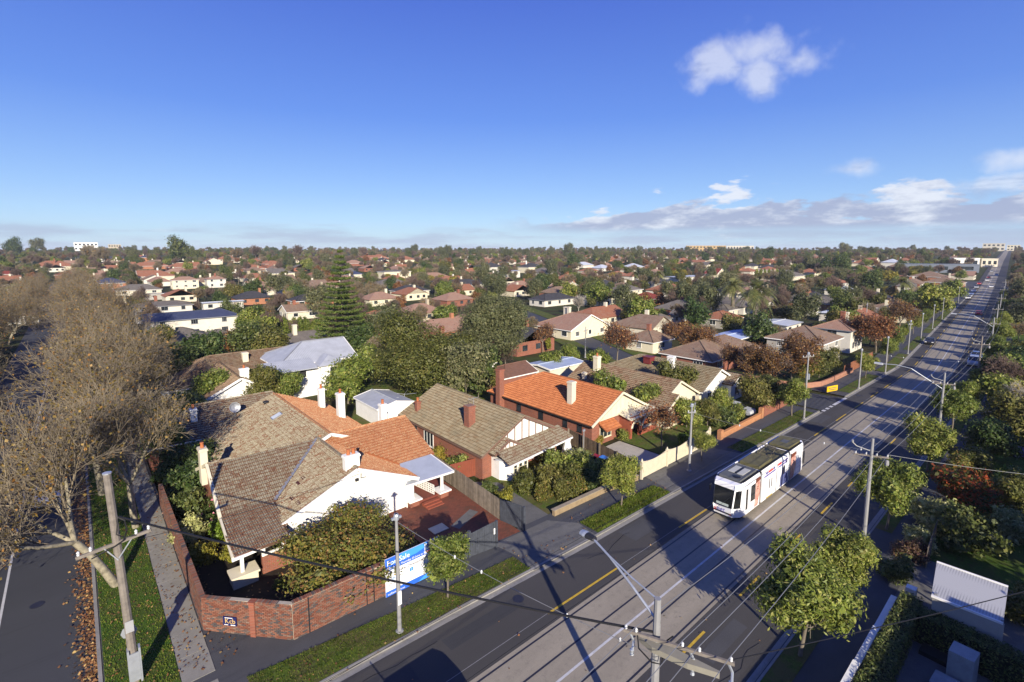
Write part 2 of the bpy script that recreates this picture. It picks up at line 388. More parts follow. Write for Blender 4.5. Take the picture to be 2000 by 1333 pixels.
# ------------------------------------------------------------------ the setting: ground, road, tracks, verges, paths
def lerp_pts(pts):
    xs, ys = [p[0] for p in pts], [p[1] for p in pts]
    return lambda x: float(np.interp(x, xs, ys))
def bend(x): return 0.0654 * max(0.0, x - 116.0) if x < 1e9 else 0
kerb_l = lerp_pts([(-300, 23.9), (8, 23.5), (17, 23.2), (28, 22.7), (36, 22.55), (59, 22.0), (83, 21.5), (116, 21.0), (5000, 21.0)])
kerb_r = lambda x: 9.0
prop_l = lerp_pts([(-300, 27.6), (7.65, 27.4), (17.8, 27.2), (25, 26.7), (34, 26.5), (40, 26.0), (56, 26.0), (73, 25.9), (116, 25.2), (5000, 25.2)])
grass_b = lerp_pts([(-300, 26.5), (4.7, 26.4), (14, 25.5), (22, 24.9), (28, 24.75), (39, 24.4), (60, 23.9), (83, 23.4), (116, 22.9), (5000, 22.9)])
const = lambda c: (lambda x: c)
def strip(mb, fa, fb, x0, x1, z, step=None, mi=0, uvs=False):
    """a sheet between two lines that follow the road"""
    xs = [x0]; x = x0
    while x < x1 - 1e-6:
        x = min(x1, x + (step or max(4.0, abs(x) * 0.06))); xs.append(x)
    k = len(mb.v)
    for x in xs:
        for f in (fa, fb):
            y = f(x) + bend(x); mb.v.append((x, y, ground_z(x, y) + z + max(0, x - 250) * .0006))
    for i in range(len(xs) - 1):
        a = k + 2 * i; mb.f.append((a, a + 2, a + 3, a + 1)); mb.mi.append(mi); mb.uv.append(None)
    return mb

def ground_mat():
    t = NT('garden_ground'); wp = t.world_pos()
    c = t.ramp(t.noise(0.16, 8.0, 0.65, vec=wp), [(0.3, (0.020, 0.017, 0.010)), (0.45, (0.045, 0.040, 0.018)), (0.56, (0.040, 0.058, 0.016)), (0.75, (0.075, 0.085, 0.030))])
    t.bump(t.noise(3.0, 5.0, vec=wp), 0.5, 0.05); return t.fin(c, 0.95, 0, 0.1)
def asphalt_mat(name, base, patch=0.25, streak=True):
    t = NT(name); wp = t.world_pos()
    a = t.noise(0.12, 5.0, 0.6, vec=wp, stretch=(0.35, 1.6, 1.0)) if streak else t.noise(0.35, 5.0, 0.6, vec=wp)
    c = t.ramp(a, [(0.3, mul(base, 1 - patch)), (0.7, mul(base, 1 + patch))])
    c = t.mix(0.5, c, t.ramp(t.noise(60.0, 2.0, 0.7, vec=wp), [(0.35, mul(base, 0.55)), (0.65, mul(base, 1.5))]))
    c = t.mix(t.map(t.noise(0.9, 3.0, 0.7, vec=wp, stretch=(0.08, 1.0, 1.0)), 0.58, 0.72, 0, 0.55), c, mul(base, 0.6))
    t.bump(t.noise(90.0, 2.0, vec=wp), 0.25, 0.01); return t.fin(c, 0.82, 0, 0.35)
def concrete_mat(name, base, stain, streak=True):
    t = NT(name); wp = t.world_pos()
    c = t.ramp(t.noise(0.5, 7.0, 0.7, vec=wp, stretch=(0.22, 1.3, 1) if streak else None), [(0.3, mul(base, 0.72)), (0.55, base), (0.75, mul(base, 1.2))])
    c = t.mix(t.map(t.noise(2.2, 6.0, 0.75, vec=wp), 0.52, 0.66, 0, 0.6), c, stain)
    c = t.mix(0.3, c, t.ramp(t.noise(45.0, 2.0, vec=wp), [(0.35, mul(base, 0.6)), (0.65, mul(base, 1.35))]))
    t.bump(t.noise(30.0, 3.0, vec=wp), 0.2, 0.01); return t.fin(c, 0.85, 0, 0.25)
def grass_mat(name, a, b, dead):
    t = NT(name); wp = t.world_pos()
    c = t.ramp(t.noise(5.0, 6.0, 0.7, vec=wp), [(0.3, mul(a, 0.55)), (0.5, a), (0.7, b)])
    c = t.mix(t.map(t.noise(1.7, 4.0, 0.7, vec=wp), 0.55, 0.66, 0, 0.75), c, (0.06, 0.045, 0.028))
    c = t.mix(t.map(t.noise(0.55, 5.0, 0.7, vec=wp), 0.43, 0.60, 0, 0.85), c, dead)
    t.bump(t.noise(26.0, 4.0, vec=wp), 0.9, 0.04); return t.fin(c, 0.95, 0, 0.1)
GROUND = ground_mat()
ASPHALT = asphalt_mat('road_asphalt', (0.054, 0.051, 0.048))
ASPHALT2 = asphalt_mat('side_asphalt', (0.048, 0.050, 0.056), 0.18)
PATHTAR = asphalt_mat('path_asphalt', (0.060, 0.062, 0.068), 0.3, False)
TRACK = concrete_mat('track_concrete', (0.285, 0.252, 0.195), (0.145, 0.130, 0.105))
CONC = concrete_mat('path_concrete', (0.25, 0.24, 0.21), (0.15, 0.145, 0.125), False)
KERB = concrete_mat('kerb_concrete', (0.26, 0.25, 0.23), (0.13, 0.13, 0.12), False)
DRIVE = concrete_mat('drive_concrete', (0.13, 0.128, 0.12), (0.06, 0.06, 0.058), False)
PALE = concrete_mat('pale_concrete', (0.40, 0.37, 0.31), (0.30, 0.28, 0.24), False)
LAWN = grass_mat('verge_grass', (0.075, 0.115, 0.018), (0.12, 0.16, 0.03), (0.115, 0.095, 0.04))
LAWN2 = grass_mat('lush_grass', (0.050, 0.105, 0.014), (0.085, 0.15, 0.022), (0.07, 0.085, 0.022))
YELLOW = plain('yellow_paint', (0.50, 0.33, 0.035), 0.7, 0.35, 3.0)
WHITE_P = plain('white_road_paint', (0.50, 0.50, 0.50), 0.7, 0.3, 2.0)
STEEL = plain('rail_steel', (0.055, 0.055, 0.065), 0.4, 0.2, 3.0, metal=0.6)

def build_ground():
    rs = [2, 30, 80, 160] + list(range(260, 1520, 20)) + [1700, 2000, 3000, 5000, 9000]
    n = 180; mb = MB(); k = 0
    mb.v.append((0, 0, -0.06))
    for r in rs:
        for j in range(n):
            a = 2 * math.pi * j / n; mb.v.append((r * math.cos(a), r * math.sin(a), rise(r) - 0.06))
    for j in range(n): mb.f.append((0, 1 + j, 1 + (j + 1) % n))
    for i in range(len(rs) - 1):
        for j in range(n):
            a, b = 1 + i * n + j, 1 + i * n + (j + 1) % n; mb.f.append((a, a + n, b + n, b))
    mb.mi = [0] * len(mb.f); mb.uv = [None] * len(mb.f)
    struct('ground', mb, GROUND, smooth=True)
build_ground()

FAR = 1900.0
struct('road', strip(MB(), kerb_l, kerb_r, -120, FAR, 0.0), ASPHALT)
trk = struct('track_bed', strip(MB(), const(18.72), const(13.12), -120, FAR, 0.005), TRACK)
for y in (18.42, 16.86, 14.92, 13.36):
    struct('rail', strip(MB(), const(y + 0.055), const(y - 0.055), -60, 700, 0.010), STEEL, parent=trk)
mk = MB()
strip(mk, const(15.80), const(15.66), -60, 700, 0.012)
struct('centre_line', mk, WHITE_P)
struct('edge_seam', strip(MB(), lerp_pts([(-60, 19.62), (20, 19.50), (39, 19.25), (96, 19.0), (2000, 19.0)]), lerp_pts([(-60, 19.58), (20, 19.46), (39, 19.21), (96, 18.96), (2000, 18.96)]), -40, 260, 0.008), plain('worn_line', (0.22, 0.22, 0.22), 0.8, 0.3, 4.0))
lane = lerp_pts([(-60, 19.5), (20, 19.45), (39, 19.15), (96, 18.98), (2000, 18.98)])
segs = [(20.0, 26.9), (34.6, 39.0)] + [(48.9 + 7.9 * k, 48.9 + 7.9 * k + 4.0) for k in range(0, 42)]
mk_root = None
for a, b in segs:
    d = struct('lane_dash', strip(MB(), lambda x: lane(x) + 0.075, lambda x: lane(x) - 0.075, a, b, 0.012, 2.0), YELLOW, parent=mk_root)
    if mk_root is None: mk_root = d; d.name = 'lane_marking'
for k in range(-3, 34):
    a = 22.8 + 7.5 * k
    struct('lane_dash', strip(MB(), const(12.53), const(12.38), a, a + 3.0, 0.012, 2.0), YELLOW, parent=mk_root)
for a, b, w in [(75.6, 76.4, .35), (77.0, 77.8, .35), (78.4, 79.2, .35), (79.8, 85.2, .35)]:
    struct('give_way_dash', strip(MB(), lambda x: kerb_l(x) + 0.05, lambda x: kerb_l(x) - w, a, b, 0.012, 2.0), WHITE_P, parent=mk_root)

PATCH = [asphalt_mat('patch_asphalt_%d' % i, c, .2, False) for i, c in enumerate(((.040, .040, .042), (.062, .062, .064)))]
for i, (x, y, l, w) in enumerate([(14, 21.0, 5.5, .9), (30.5, 20.4, 3.0, 1.6), (56, 20.6, 6.0, 1.0), (24, 11.0, 4.0, .8), (41, 10.6, 7.5, 1.2), (70, 20.0, 4.0, 1.3), (95, 19.9, 8, .9), (60, 11.2, 5, .9), (9.5, 20.4, 2.2, 1.8), (110, 11.3, 9, 1.1)]):
    struct('road_patch', MB().face([(x, y, .004), (x + l, y - .05, .004), (x + l + .1, y + w, .004), (x - .05, y + w + .04, .004)]), PATCH[i % 2])
for x, y in ((19.5, 21.6), (47.0, 20.9), (33.5, 10.4), (88.0, 20.4), (-3.4, 41.0)): struct('manhole_cover', MB().lathe([(.36, .0), (.36, .012), (.02, .014)], (x, y, .002), 16), STEEL)
SEAL = plain('tar_seal', (.012, .012, .013), .5, .2, 2); rs_ = random.Random(9)
for x, y, n_ in ((8, 22.2, 7), (26, 21.4, 6), (40, 20.2, 7), (60, 21.2, 8), (22, 10.4, 6), (48, 11.6, 7), (-8, 36, 6), (-5.5, 47, 6)):
    p = [(x, y, .006)]
    for _ in range(n_): p.append((p[-1][0] + rs_.uniform(.5, 1.3) * (1 if y < 30 else .2), p[-1][1] + rs_.uniform(-.3, .3) + (0 if y < 30 else .9), .006))
    cb = MB()
    for a, b in zip(p, p[1:]): cb.bar(a, b, .035, .004)
    struct('tar_seam', cb, SEAL)
# side street on the near corner, and the one past the brown-roofed houses
ss2 = MB()
for y0, y1 in [(23, 60), (60, 140), (140, 280), (280, 420)]:
    ss2.face([(-11, y0, rise(y0) + 0.002), (-0.75, y0, rise(y0) + .002), (-0.75, y1, rise(y1) + .002), (-11, y1, rise(y1) + .002)])
struct('side_street', ss2, ASPHALT2)
struct('street_line', MB().face([(-5.08, 38, .008), (-4.95, 38, .008), (-4.95, 140, .008), (-5.08, 140, .008)]), WHITE_P)
xs2 = [(75.8, 85.0, 21.3), (76.4, 84.0, 26), (77, 83.2, 46), (80, 86.5, 60), (93, 100, 86), (103, 110.5, 106), (128, 136, 160)]
s3 = MB()
for (a0, b0, y0), (a1, b1, y1) in zip(xs2, xs2[1:]): s3.face([(a0, y0, .003), (b0, y0, .003), (b1, y1, .003), (a1, y1, .003)])
struct('cross_street', s3, ASPHALT2)
for side in (0, 1):
    g = MB()
    for (a0, b0, y0), (a1, b1, y1) in zip(xs2[1:], xs2[2:]):
        p, q = (b0, b1) if side else (a0, a1); w = 5.0 if side else -5.0
        g.face([(p, y0, .10), (p + w, y0, .10), (q + w, y1, .10), (q, y1, .10)] if side else [(p + w, y0, .10), (p, y0, .10), (q, y1, .10), (q + w, y1, .10)])
    struct('street_verge', g, LAWN)

# verges: slab, kerb, channel, grass, paths
Z1 = 0.13
def slab(mb, fa, fb, x0, x1, z=Z1):
    strip(mb, fa, fb, x0, x1, z)
    return mb
left_parts = [(3.2, 75.0), (85.6, 420.0)]
for a, b in left_parts:
    struct('footpath', slab(MB(), lambda x: prop_l(x) + 0.7, lambda x: kerb_l(x) - 0.02, a, b), PATHTAR)
struct('footpath', MB().face([(-0.55, 29.0, Z1 - .005), (0.6, 26.4, Z1 - .005), (3.2, 23.7, Z1 - .005), (3.2, 27.9, Z1 - .005), (7.65, 27.7, Z1 - .005), (4.1, 31.9, Z1 - .005), (4.1, 240, Z1 - .005), (-0.55, 240, Z1 - .005)]), PATHTAR)
struct('footpath', slab(MB(), const(9.02), const(5.9), -40, 420), PATHTAR)
def kerb_run(f, a, b, outward, name='kerb'):
    mb = MB(); n = max(2, int((b - a) / 4)); w = 0.16
    for i in range(n):
        x0, x1 = a + (b - a) * i / n, a + (b - a) * (i + 1) / n - 0.012
        ys = [f(x0) + bend(x0), f(x1) + bend(x1)]; o = outward * w; z = [ground_z(x0, ys[0]), ground_z(x1, ys[1])]
        P = [(x0, ys[0], z[0] - .02), (x1, ys[1], z[1] - .02), (x1, ys[1] + o, z[1] - .02), (x0, ys[0] + o, z[0] - .02)]
        Q = [(x0, ys[0] + .03 * outward, z[0] + Z1 + .02), (x1, ys[1] + .03 * outward, z[1] + Z1 + .02), (x1, ys[1] + o, z[1] + Z1 + .02), (x0, ys[0] + o, z[0] + Z1 + .02)]
        fs = [(0, 1, 5, 4), (1, 2, 6, 5), (2, 3, 7, 6), (3, 0, 4, 7), (4, 5, 6, 7)]
        if outward < 0: fs = [tuple(reversed(q)) for q in fs]
        mb.mesh(P + Q, fs)
    return struct(name, mb, KERB)
for a, b in left_parts: kerb_run(kerb_l, a, b, 1)
kerb_run(kerb_r, -40, 420, -1)
for a, b in left_parts: struct('gutter', strip(MB(), lambda x: kerb_l(x) + 0.0, lambda x: kerb_l(x) - 0.38, a, b, 0.006), KERB)
struct('gutter', strip(MB(), const(9.36), const(9.0), -40, 300, 0.006), KERB)
kb = MB()
kb.box((-0.75, 29.0, -0.02), (-0.58, 200, 0.15)); struct('kerb', kb, KERB)
kb = MB(); pts = [(-0.66, 29.0), (-0.4, 27.2), (0.6, 25.4), (2.0, 24.1), (3.2, 23.65)]
for p, q in zip(pts, pts[1:]): kb.bar((p[0], p[1], .06), (q[0], q[1], .06), 0.16, 0.18)
struct('kerb', kb, KERB)
# grass strips
def grass_strip(a, b, fa=grass_b, fb=lambda x: kerb_l(x) + 0.18, m=LAWN):
    struct('grass_strip', slab(MB(), fa, fb, a, b, Z1 + 0.035), m)
for a, b in [(5.0, 22.0), (29.0, 38.9), (53.0, 73.5), (88.0, 104.0), (108, 130), (136, 160), (168, 260)]: grass_strip(a, b, m=LAWN2 if a == 29.0 else LAWN)
struct('grass_strip', MB().face([(-0.5, 29.3, Z1 + .03), (2.42, 27.4, Z1 + .03), (2.42, 160, Z1 + .03), (-0.5, 160, Z1 + .03)]), LAWN2)
struct('grass_strip', slab(MB(), const(8.82), const(7.75), -40, 43, Z1 + 0.03), LAWN)
struct('grass_strip', slab(MB(), const(8.82), const(7.75), 46.0, 300, Z1 + 0.03), LAWN)
# concrete flags of the side street's path, each a slab of its own
pp = struct('paved_path', MB().box((2.45, 27.0, Z1 - .02), (3.86, 27.3, Z1 + .012)), CONC)
y = 27.95; i = 0
while y < 92:
    L = 1.9 + 0.35 * random.random()
    o = struct('paving_slab', MB().box((2.44 + .02 * random.random(), y, Z1 - .02), (3.86 + .03 * random.random(), y + L - .025, Z1 + .022 + .012 * random.random())), CONC, parent=pp); y += L; i += 1
struct('driveway', MB().face([(22.1, 22.86, Z1 + .012), (28.6, 22.68, Z1 + .012), (28.9, 24.8, Z1 + .012), (27.3, 26.75, Z1 + .012), (21.9, 27.0, Z1 + .012), (22.3, 24.8, Z1 + .012)]), DRIVE)
struct('driveway', MB().face([(39.2, 22.4, Z1 + .012), (52.6, 22.1, Z1 + .012), (51.5, 26.0, Z1 + .012), (40.0, 26.0, Z1 + .012)]), DRIVE)
struct('driveway', MB().face([(40.5, 26.2, .15), (45.6, 26.2, .15), (45.6, 33.2, .15), (40.5, 33.2, .15)]), PALE)
struct('driveway', MB().face([(105, 21.2, Z1 + .012), (107.5, 21.2, Z1 + .012), (107.5, 25.3, Z1 + .012), (105, 25.3, Z1 + .012)]), DRIVE)
# garden lots between the house fronts and the street
def lot(x0, x1, y0, y1, m, z=0.11): struct('lawn', MB().face([(x0, y0, z), (x1, y0, z), (x1, y1, z), (x0, y1, z)]), m)
SOIL = plain('dark_soil', (0.022, 0.016, 0.011), 0.95, 0.5, 3.0, 0.6)
struct('garden_bed', MB().face([(4.2, 31.9, .125), (7.7, 27.7, .125), (17.8, 27.4, .125), (17.8, 36, .125), (4.2, 50, .125)]), SOIL)
lot(25.2, 39.6, 27.0, 36.0, LAWN); struct('garden_path', MB().face([(25.3, 27.0, .118), (28.0, 27.0, .118), (28.6, 34.5, .118), (27.0, 36, .118), (25.5, 36, .118)]), DRIVE); lot(45.9, 53.5, 26.3, 34.5, LAWN); lot(54, 74, 26.3, 36, LAWN)
lot(25.2, 75, 52, 64, LAWN); lot(30.0, 60, 64, 100, LAWN)
def paver_mat():
    t = NT('patio_brick'); wp = t.world_pos()
    b = t.n('ShaderNodeTexBrick'); t.l(wp, b.inputs['Vector']); b.inputs['Color1'].default_value = (0.21, 0.062, 0.034, 1); b.inputs['Color2'].default_value = (0.14, 0.042, 0.026, 1); b.inputs['Mortar'].default_value = (0.09, 0.05, 0.035, 1)
    b.inputs['Scale'].default_value = 1.0; b.inputs['Brick Width'].default_value = 0.26; b.inputs['Row Height'].default_value = 0.13; b.inputs['Mortar Size'].default_value = 0.012
    c = t.mix(t.map(t.noise(0.9, 7.0, 0.7, vec=wp), 0.48, 0.68, 0, 0.7), b.outputs['Color'], (0.075, 0.045, 0.03)); t.bump(b.outputs['Fac'], -0.3, 0.01); return t.fin(c, 0.85)
PATIO = paver_mat()
struct('patio', MB().face([(17.9, 27.5, .14), (24.6, 27.0, .14), (24.9, 40, .14), (17.9, 40, .14)]), PATIO)
struct('patio_inlay', MB().face([(20.9, 31.2, .148), (23.6, 32.3, .148), (23.9, 31.5, .148), (21.2, 30.4, .148)]), DRIVE)
struct('patio_inlay', MB().box((19.3, 31.0, .13), (20.6, 32.0, .2)), plain('cream_slab', (0.55, 0.50, 0.36), 0.8, .2, 2))
# ------------------------------------------------------------------ houses
WHITE = plain('white_paint', (0.78, 0.77, 0.73), 0.6, 0.10, 1.5)
RENDER = plain('white_render', (0.76, 0.75, 0.70), 0.75, 0.12, 0.8, 0.1)
CREAM = plain('cream_paint', (0.66, 0.60, 0.44), 0.65, 0.10, 1.2)
CREAMW = plain('cream_render', (0.58, 0.53, 0.42), 0.8, 0.14, 0.7)
GREYW = plain('grey_render', (0.36, 0.34, 0.30), 0.8, 0.18, 0.7)
TIMBER = plain('brown_trim', (0.17, 0.10, 0.075), 0.7, 0.25, 4.0)
DARK = plain('dark_trim', (0.02, 0.02, 0.022), 0.6, 0.2, 3.0)
GREYM = plain('grey_metal', (0.33, 0.34, 0.36), 0.45, 0.15, 2.0, metal=0.5)
POT = plain('terracotta_pot', (0.40, 0.13, 0.05), 0.8, 0.2, 6.0)
BRICK_R = brickmat('red_brick', (0.27, 0.085, 0.05), (0.17, 0.055, 0.038), (0.24, 0.20, 0.16))
BRICK_O = brickmat('orange_brick', (0.38, 0.145, 0.07), (0.28, 0.10, 0.05), (0.33, 0.26, 0.2))
BRICK_P = plain('painted_brick', (0.27, 0.075, 0.042), 0.8, 0.2, 1.5, 0.15)
GLASS = glass()
TILE_LICHEN = pieces('lichen_tile', [(0.0, (0.155, 0.070, 0.040)), (0.12, (0.17, 0.105, 0.065)), (0.4, (0.19, 0.145, 0.095)), (0.7, (0.215, 0.178, 0.12)), (1.0, (0.26, 0.225, 0.16))], 0.95, 0.1, dirt=(0.15, 0.085, 0.052), dirt_scale=1.1, dirt_lo=0.56, dirt_hi=0.70, fine=(0.33, 0.30, 0.22), fine_scale=8.0)
TILE_ORANGE = pieces('orange_tile', [(0.0, (0.30, 0.105, 0.045)), (0.5, (0.37, 0.145, 0.062)), (1.0, (0.43, 0.19, 0.09))], 0.85, 0.2, dirt=(0.42, 0.19, 0.08), dirt_scale=1.5, dirt_lo=0.5, dirt_hi=0.8, fine=(0.50, 0.36, 0.20), fine_scale=11.0)
TILE_NEW = pieces('new_orange_tile', [(0.0, (0.34, 0.115, 0.042)), (0.5, (0.40, 0.14, 0.052)), (1.0, (0.45, 0.17, 0.066))], 0.7, 0.3)
TILE_GREY = pieces('grey_tile', [(0.0, (0.18, 0.125, 0.075)), (0.15, (0.205, 0.16, 0.10)), (0.6, (0.225, 0.185, 0.12)), (1.0, (0.255, 0.215, 0.145))], 0.95, 0.1, dirt=(0.16, 0.14, 0.095), dirt_scale=0.8, dirt_lo=0.5, dirt_hi=0.7)
TILE_BROWN = pieces('brown_tile', [(0.0, (0.15, 0.085, 0.05)), (0.4, (0.20, 0.13, 0.085)), (1.0, (0.25, 0.18, 0.12))], 0.95, 0.1, dirt=(0.22, 0.18, 0.12), dirt_scale=0.9, dirt_lo=0.45, dirt_hi=0.7)
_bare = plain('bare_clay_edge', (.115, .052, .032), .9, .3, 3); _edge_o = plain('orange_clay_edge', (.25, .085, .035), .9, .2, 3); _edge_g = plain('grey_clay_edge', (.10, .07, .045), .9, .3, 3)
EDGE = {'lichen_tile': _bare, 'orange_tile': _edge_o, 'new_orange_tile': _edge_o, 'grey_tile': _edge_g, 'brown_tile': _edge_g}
def under(c): return plain('under_%02d%02d%02d' % tuple(int(x * 99) for x in c), c, 0.9, 0.2, 2)

def plane_axes(pts):
    P = [Vector(p) for p in pts]; n = Vector((0, 0, 0))
    for i in range(len(P)):
        a, b = P[i], P[(i + 1) % len(P)]; n += Vector(((a.y - b.y) * (a.z + b.z), (a.z - b.z) * (a.x + b.x), (a.x - b.x) * (a.y + b.y)))
    n.normalize()
    if n.z < 0: n = -n
    h = Vector((0, 0, 1)).cross(n); h = h.normalized() if h.length > 1e-5 else Vector((1, 0, 0))
    return n, h, n.cross(h)
def roof_face(mb, pts, thick=0.0, mi=0):
    n, h, u = plane_axes(pts)
    P = [Vector(p) for p in pts]
    up = sum(((P[i] - P[0]).cross(P[(i + 1) % len(P)] - P[0]) for i in range(len(P))), Vector()).dot(n)
    if up < 0: P.reverse()
    mb.face(P, mi, [(p.dot(h), p.dot(u)) for p in P])
    if thick:
        Q = [p - Vector((0, 0, thick)) for p in P]; mb.face(list(reversed(Q)), mi, [(0, 0)] * len(Q))
        for i in range(len(P)): mb.face([P[i], Q[i], Q[(i + 1) % len(P)], P[(i + 1) % len(P)]], mi, [(0, 0)] * 4)
def inside(poly, x, y):
    r = False; n = len(poly)
    for i in range(n):
        (x0, y0), (x1, y1) = poly[i], poly[(i + 1) % n]
        if (y0 > y) != (y1 > y) and x < (x1 - x0) * (y - y0) / (y1 - y0) + x0: r = not r
    return r
def one_tile(tw, th):
    """one interlocking clay tile, lying in its own plane: x across, y up the slope, z out"""
    xs = [0, 0.20, 0.34, 0.62, 0.80, 1.0]; hs = [0.0, 0.065, 0.010, 0.010, 0.060, 0.004]; V = []; F = []
    for y, lift in ((0.0, 0.080), (th * 1.12, 0.0)):
        for x, h in zip(xs, hs): V.append(((x - 0.5) * tw, y - th / 2, h * 0.8 + lift))
    for x in xs: V.append(((x - 0.5) * tw, -th / 2 + .004, 0.005))
    n = len(xs)
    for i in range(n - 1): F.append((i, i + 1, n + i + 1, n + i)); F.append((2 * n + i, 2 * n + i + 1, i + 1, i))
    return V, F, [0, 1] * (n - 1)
def tile_plane(pts, tw=0.30, th=0.36, jit=0.010, inset=0.0):
    """the tiles' frames (4x4) over one roof plane"""
    n, h, u = plane_axes(pts); P = [Vector(p) for p in pts]; o = P[0]
    poly = [((p - o).dot(h), (p - o).dot(u)) for p in P]
    a0, a1 = min(p[0] for p in poly), max(p[0] for p in poly); b0, b1 = min(p[1] for p in poly), max(p[1] for p in poly); out = []
    nb = int((b1 - b0) / th) + 1; na = int((a1 - a0) / tw) + 1
    for j in range(nb):
        for i in range(na):
            a, b = a0 + (i + .5) * tw, b0 + (j + .5) * th
            if not inside(poly, a, b): continue
            c = o + h * a + u * b + n * (0.01 + random.uniform(0, jit)); tilt = random.uniform(-1, 1) * 0.018
            hh = h + u * tilt; uu = u - h * tilt + n * random.uniform(-.01, .012)
            out.append(Matrix(((hh.x, uu.x, n.x, c.x), (hh.y, uu.y, n.y, c.y), (hh.z, uu.z, n.z, c.z), (0, 0, 0, 1))))
    return out
def tiles_mesh(mb, frames, V, F, mi=None):
    A = np.array(V + []); A = np.hstack([A, np.ones((len(A), 1))])
    for M in frames:
        B = A @ np.array(M).T; k = len(mb.v); mb.v.extend(map(tuple, B[:, :3])); mb.f.extend([tuple(i + k for i in f) for f in F]); mb.mi.extend(mi or [0] * len(F)); mb.uv.extend([None] * len(F))
def ridge_caps(mb, p, q, r=0.13, step=0.42):
    p, q = Vector(p), Vector(q); L = (q - p).length; n = max(1, int(L / step)); d = (q - p) / n
    for i in range(n):
        a = p + d * i; b = a + d * 1.06; mb.tube([a + Vector((0, 0, .01)), b], [r * 1.08, r * 0.94], 7, caps=False)
def tiled_roof(root, planes, mat, base_mat, ridges=(), single=None, tw=0.30, th=0.36, parent=None, name='roof'):
    """planes in world coordinates: solid boarding, the tiles over it (joined), the ridge caps; 'single' turns the tiles of some planes into parts of their own"""
    base = MB()
    for pts in planes: roof_face(base, pts, 0.10)
    roof = part(name, base, base_mat, root, parent)
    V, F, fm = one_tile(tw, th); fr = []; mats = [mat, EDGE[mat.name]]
    for i, pts in enumerate(planes): fr += [(i, m) for m in tile_plane(pts, tw, th)]
    one = []
    if single:
        c = [(m.translation - EYE).length if i in single else 1e9 for i, m in fr]; order = sorted(range(len(fr)), key=lambda k: c[k])[:290]; pick = set(order)
        one = [fr[k][1] for k in order]; fr = [x for k, x in enumerate(fr) if k not in pick]
    mb = MB(); tiles_mesh(mb, [m for _, m in fr], V, F, fm)
    part('roof_tiles', mb, mats, root, roof, kind='stuff')
    if one:
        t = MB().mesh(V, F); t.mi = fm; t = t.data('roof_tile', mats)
        off = Matrix.Translation(-Vector(root.location))
        for m in one:
            o = bpy.data.objects.new('roof_tile', t); COL.objects.link(o); o.parent = roof; o.matrix_local = off @ m
    if ridges:
        rb = MB()
        for p, q in ridges: ridge_caps(rb, p, q)
        part('ridge_cap', rb, mat, root, roof)
    return roof
def window(root, parent, c, a, n, w, h, fmat, cols=2, rows=1, fr=0.07, proud=0.05, world=True, sill=True):
    """window: frame ring with mullions, one pane sheet behind as a sub-part; c = middle of the sill on the wall face"""
    c, a, n = Vector(c), Vector(a).normalized(), Vector(n).normalized(); z = Vector((0, 0, 1)); mb = MB(); d = n * proud
    for s in (-1, 1): mb.obox(c + a * s * (w / 2 - fr / 2) + z * h / 2 + d / 2, a * fr / 2, d / 2 + n * .005, z * h / 2)
    for s in (0, 1): mb.obox(c + z * (fr / 2 + s * (h - fr)) + d / 2, a * (w / 2 - fr), d / 2 + n * .003, z * fr / 2)
    for i in range(1, cols): mb.obox(c + a * (w * (i / cols - .5)) + z * h / 2 + d / 2, a * fr / 2.6, d / 2, z * (h / 2 - fr))
    for j in range(1, rows): mb.obox(c + z * h * j / rows + d / 2, a * (w / 2 - fr), d / 2 - n * .004, z * fr / 3)
    if sill: mb.obox(c - z * .04 + d * .8, a * (w / 2 + .06), d * .9, z * .035)
    pn = MB().obox(c + z * h / 2 + n * .018, a * (w / 2 - fr), n * .006, z * (h / 2 - fr))
    if world: o = part('window', mb, fmat, root, parent if parent is not root else None); part('pane', pn, GLASS, root, o)
    else: o = lpart('window', mb, fmat, parent); lpart('pane', pn, GLASS, o)
    return o
def chimney(root, x, y, z0, z1, wx, wy, mat, pots=1, world=True, cap=None):
    mb = MB(); mb.box((x - wx / 2, y - wy / 2, z0), (x + wx / 2, y + wy / 2, z1 - .22)); mb.box((x - wx / 2 - .07, y - wy / 2 - .07, z1 - .22), (x + wx / 2 + .07, y + wy / 2 + .07, z1 - .08)); mb.box((x - wx / 2 - .02, y - wy / 2 - .02, z1 - .08), (x + wx / 2 + .02, y + wy / 2 + .02, z1))
    fl = MB(); fl.box((x - wx / 2 - .12, y - wy / 2 - .12, z0 - .05), (x + wx / 2 + .12, y + wy / 2 + .12, z0 + .06))
    mk_ = (lambda n, m, mt, p=None: part(n, m, mt, root, p)) if world else (lambda n, m, mt, p=None: lpart(n, m, mt, p or root))
    c = mk_('chimney', mb, mat)
    for i in range(pots):
        px = x + (i - (pots - 1) / 2) * 0.42
        mk_('chimney_pot', MB().lathe([(.13, 0), (.16, .06), (.14, .12), (.12, .34), (.15, .38), (.15, .45), (.10, .46)], (px, y, z1), 9), POT, c)
    return c

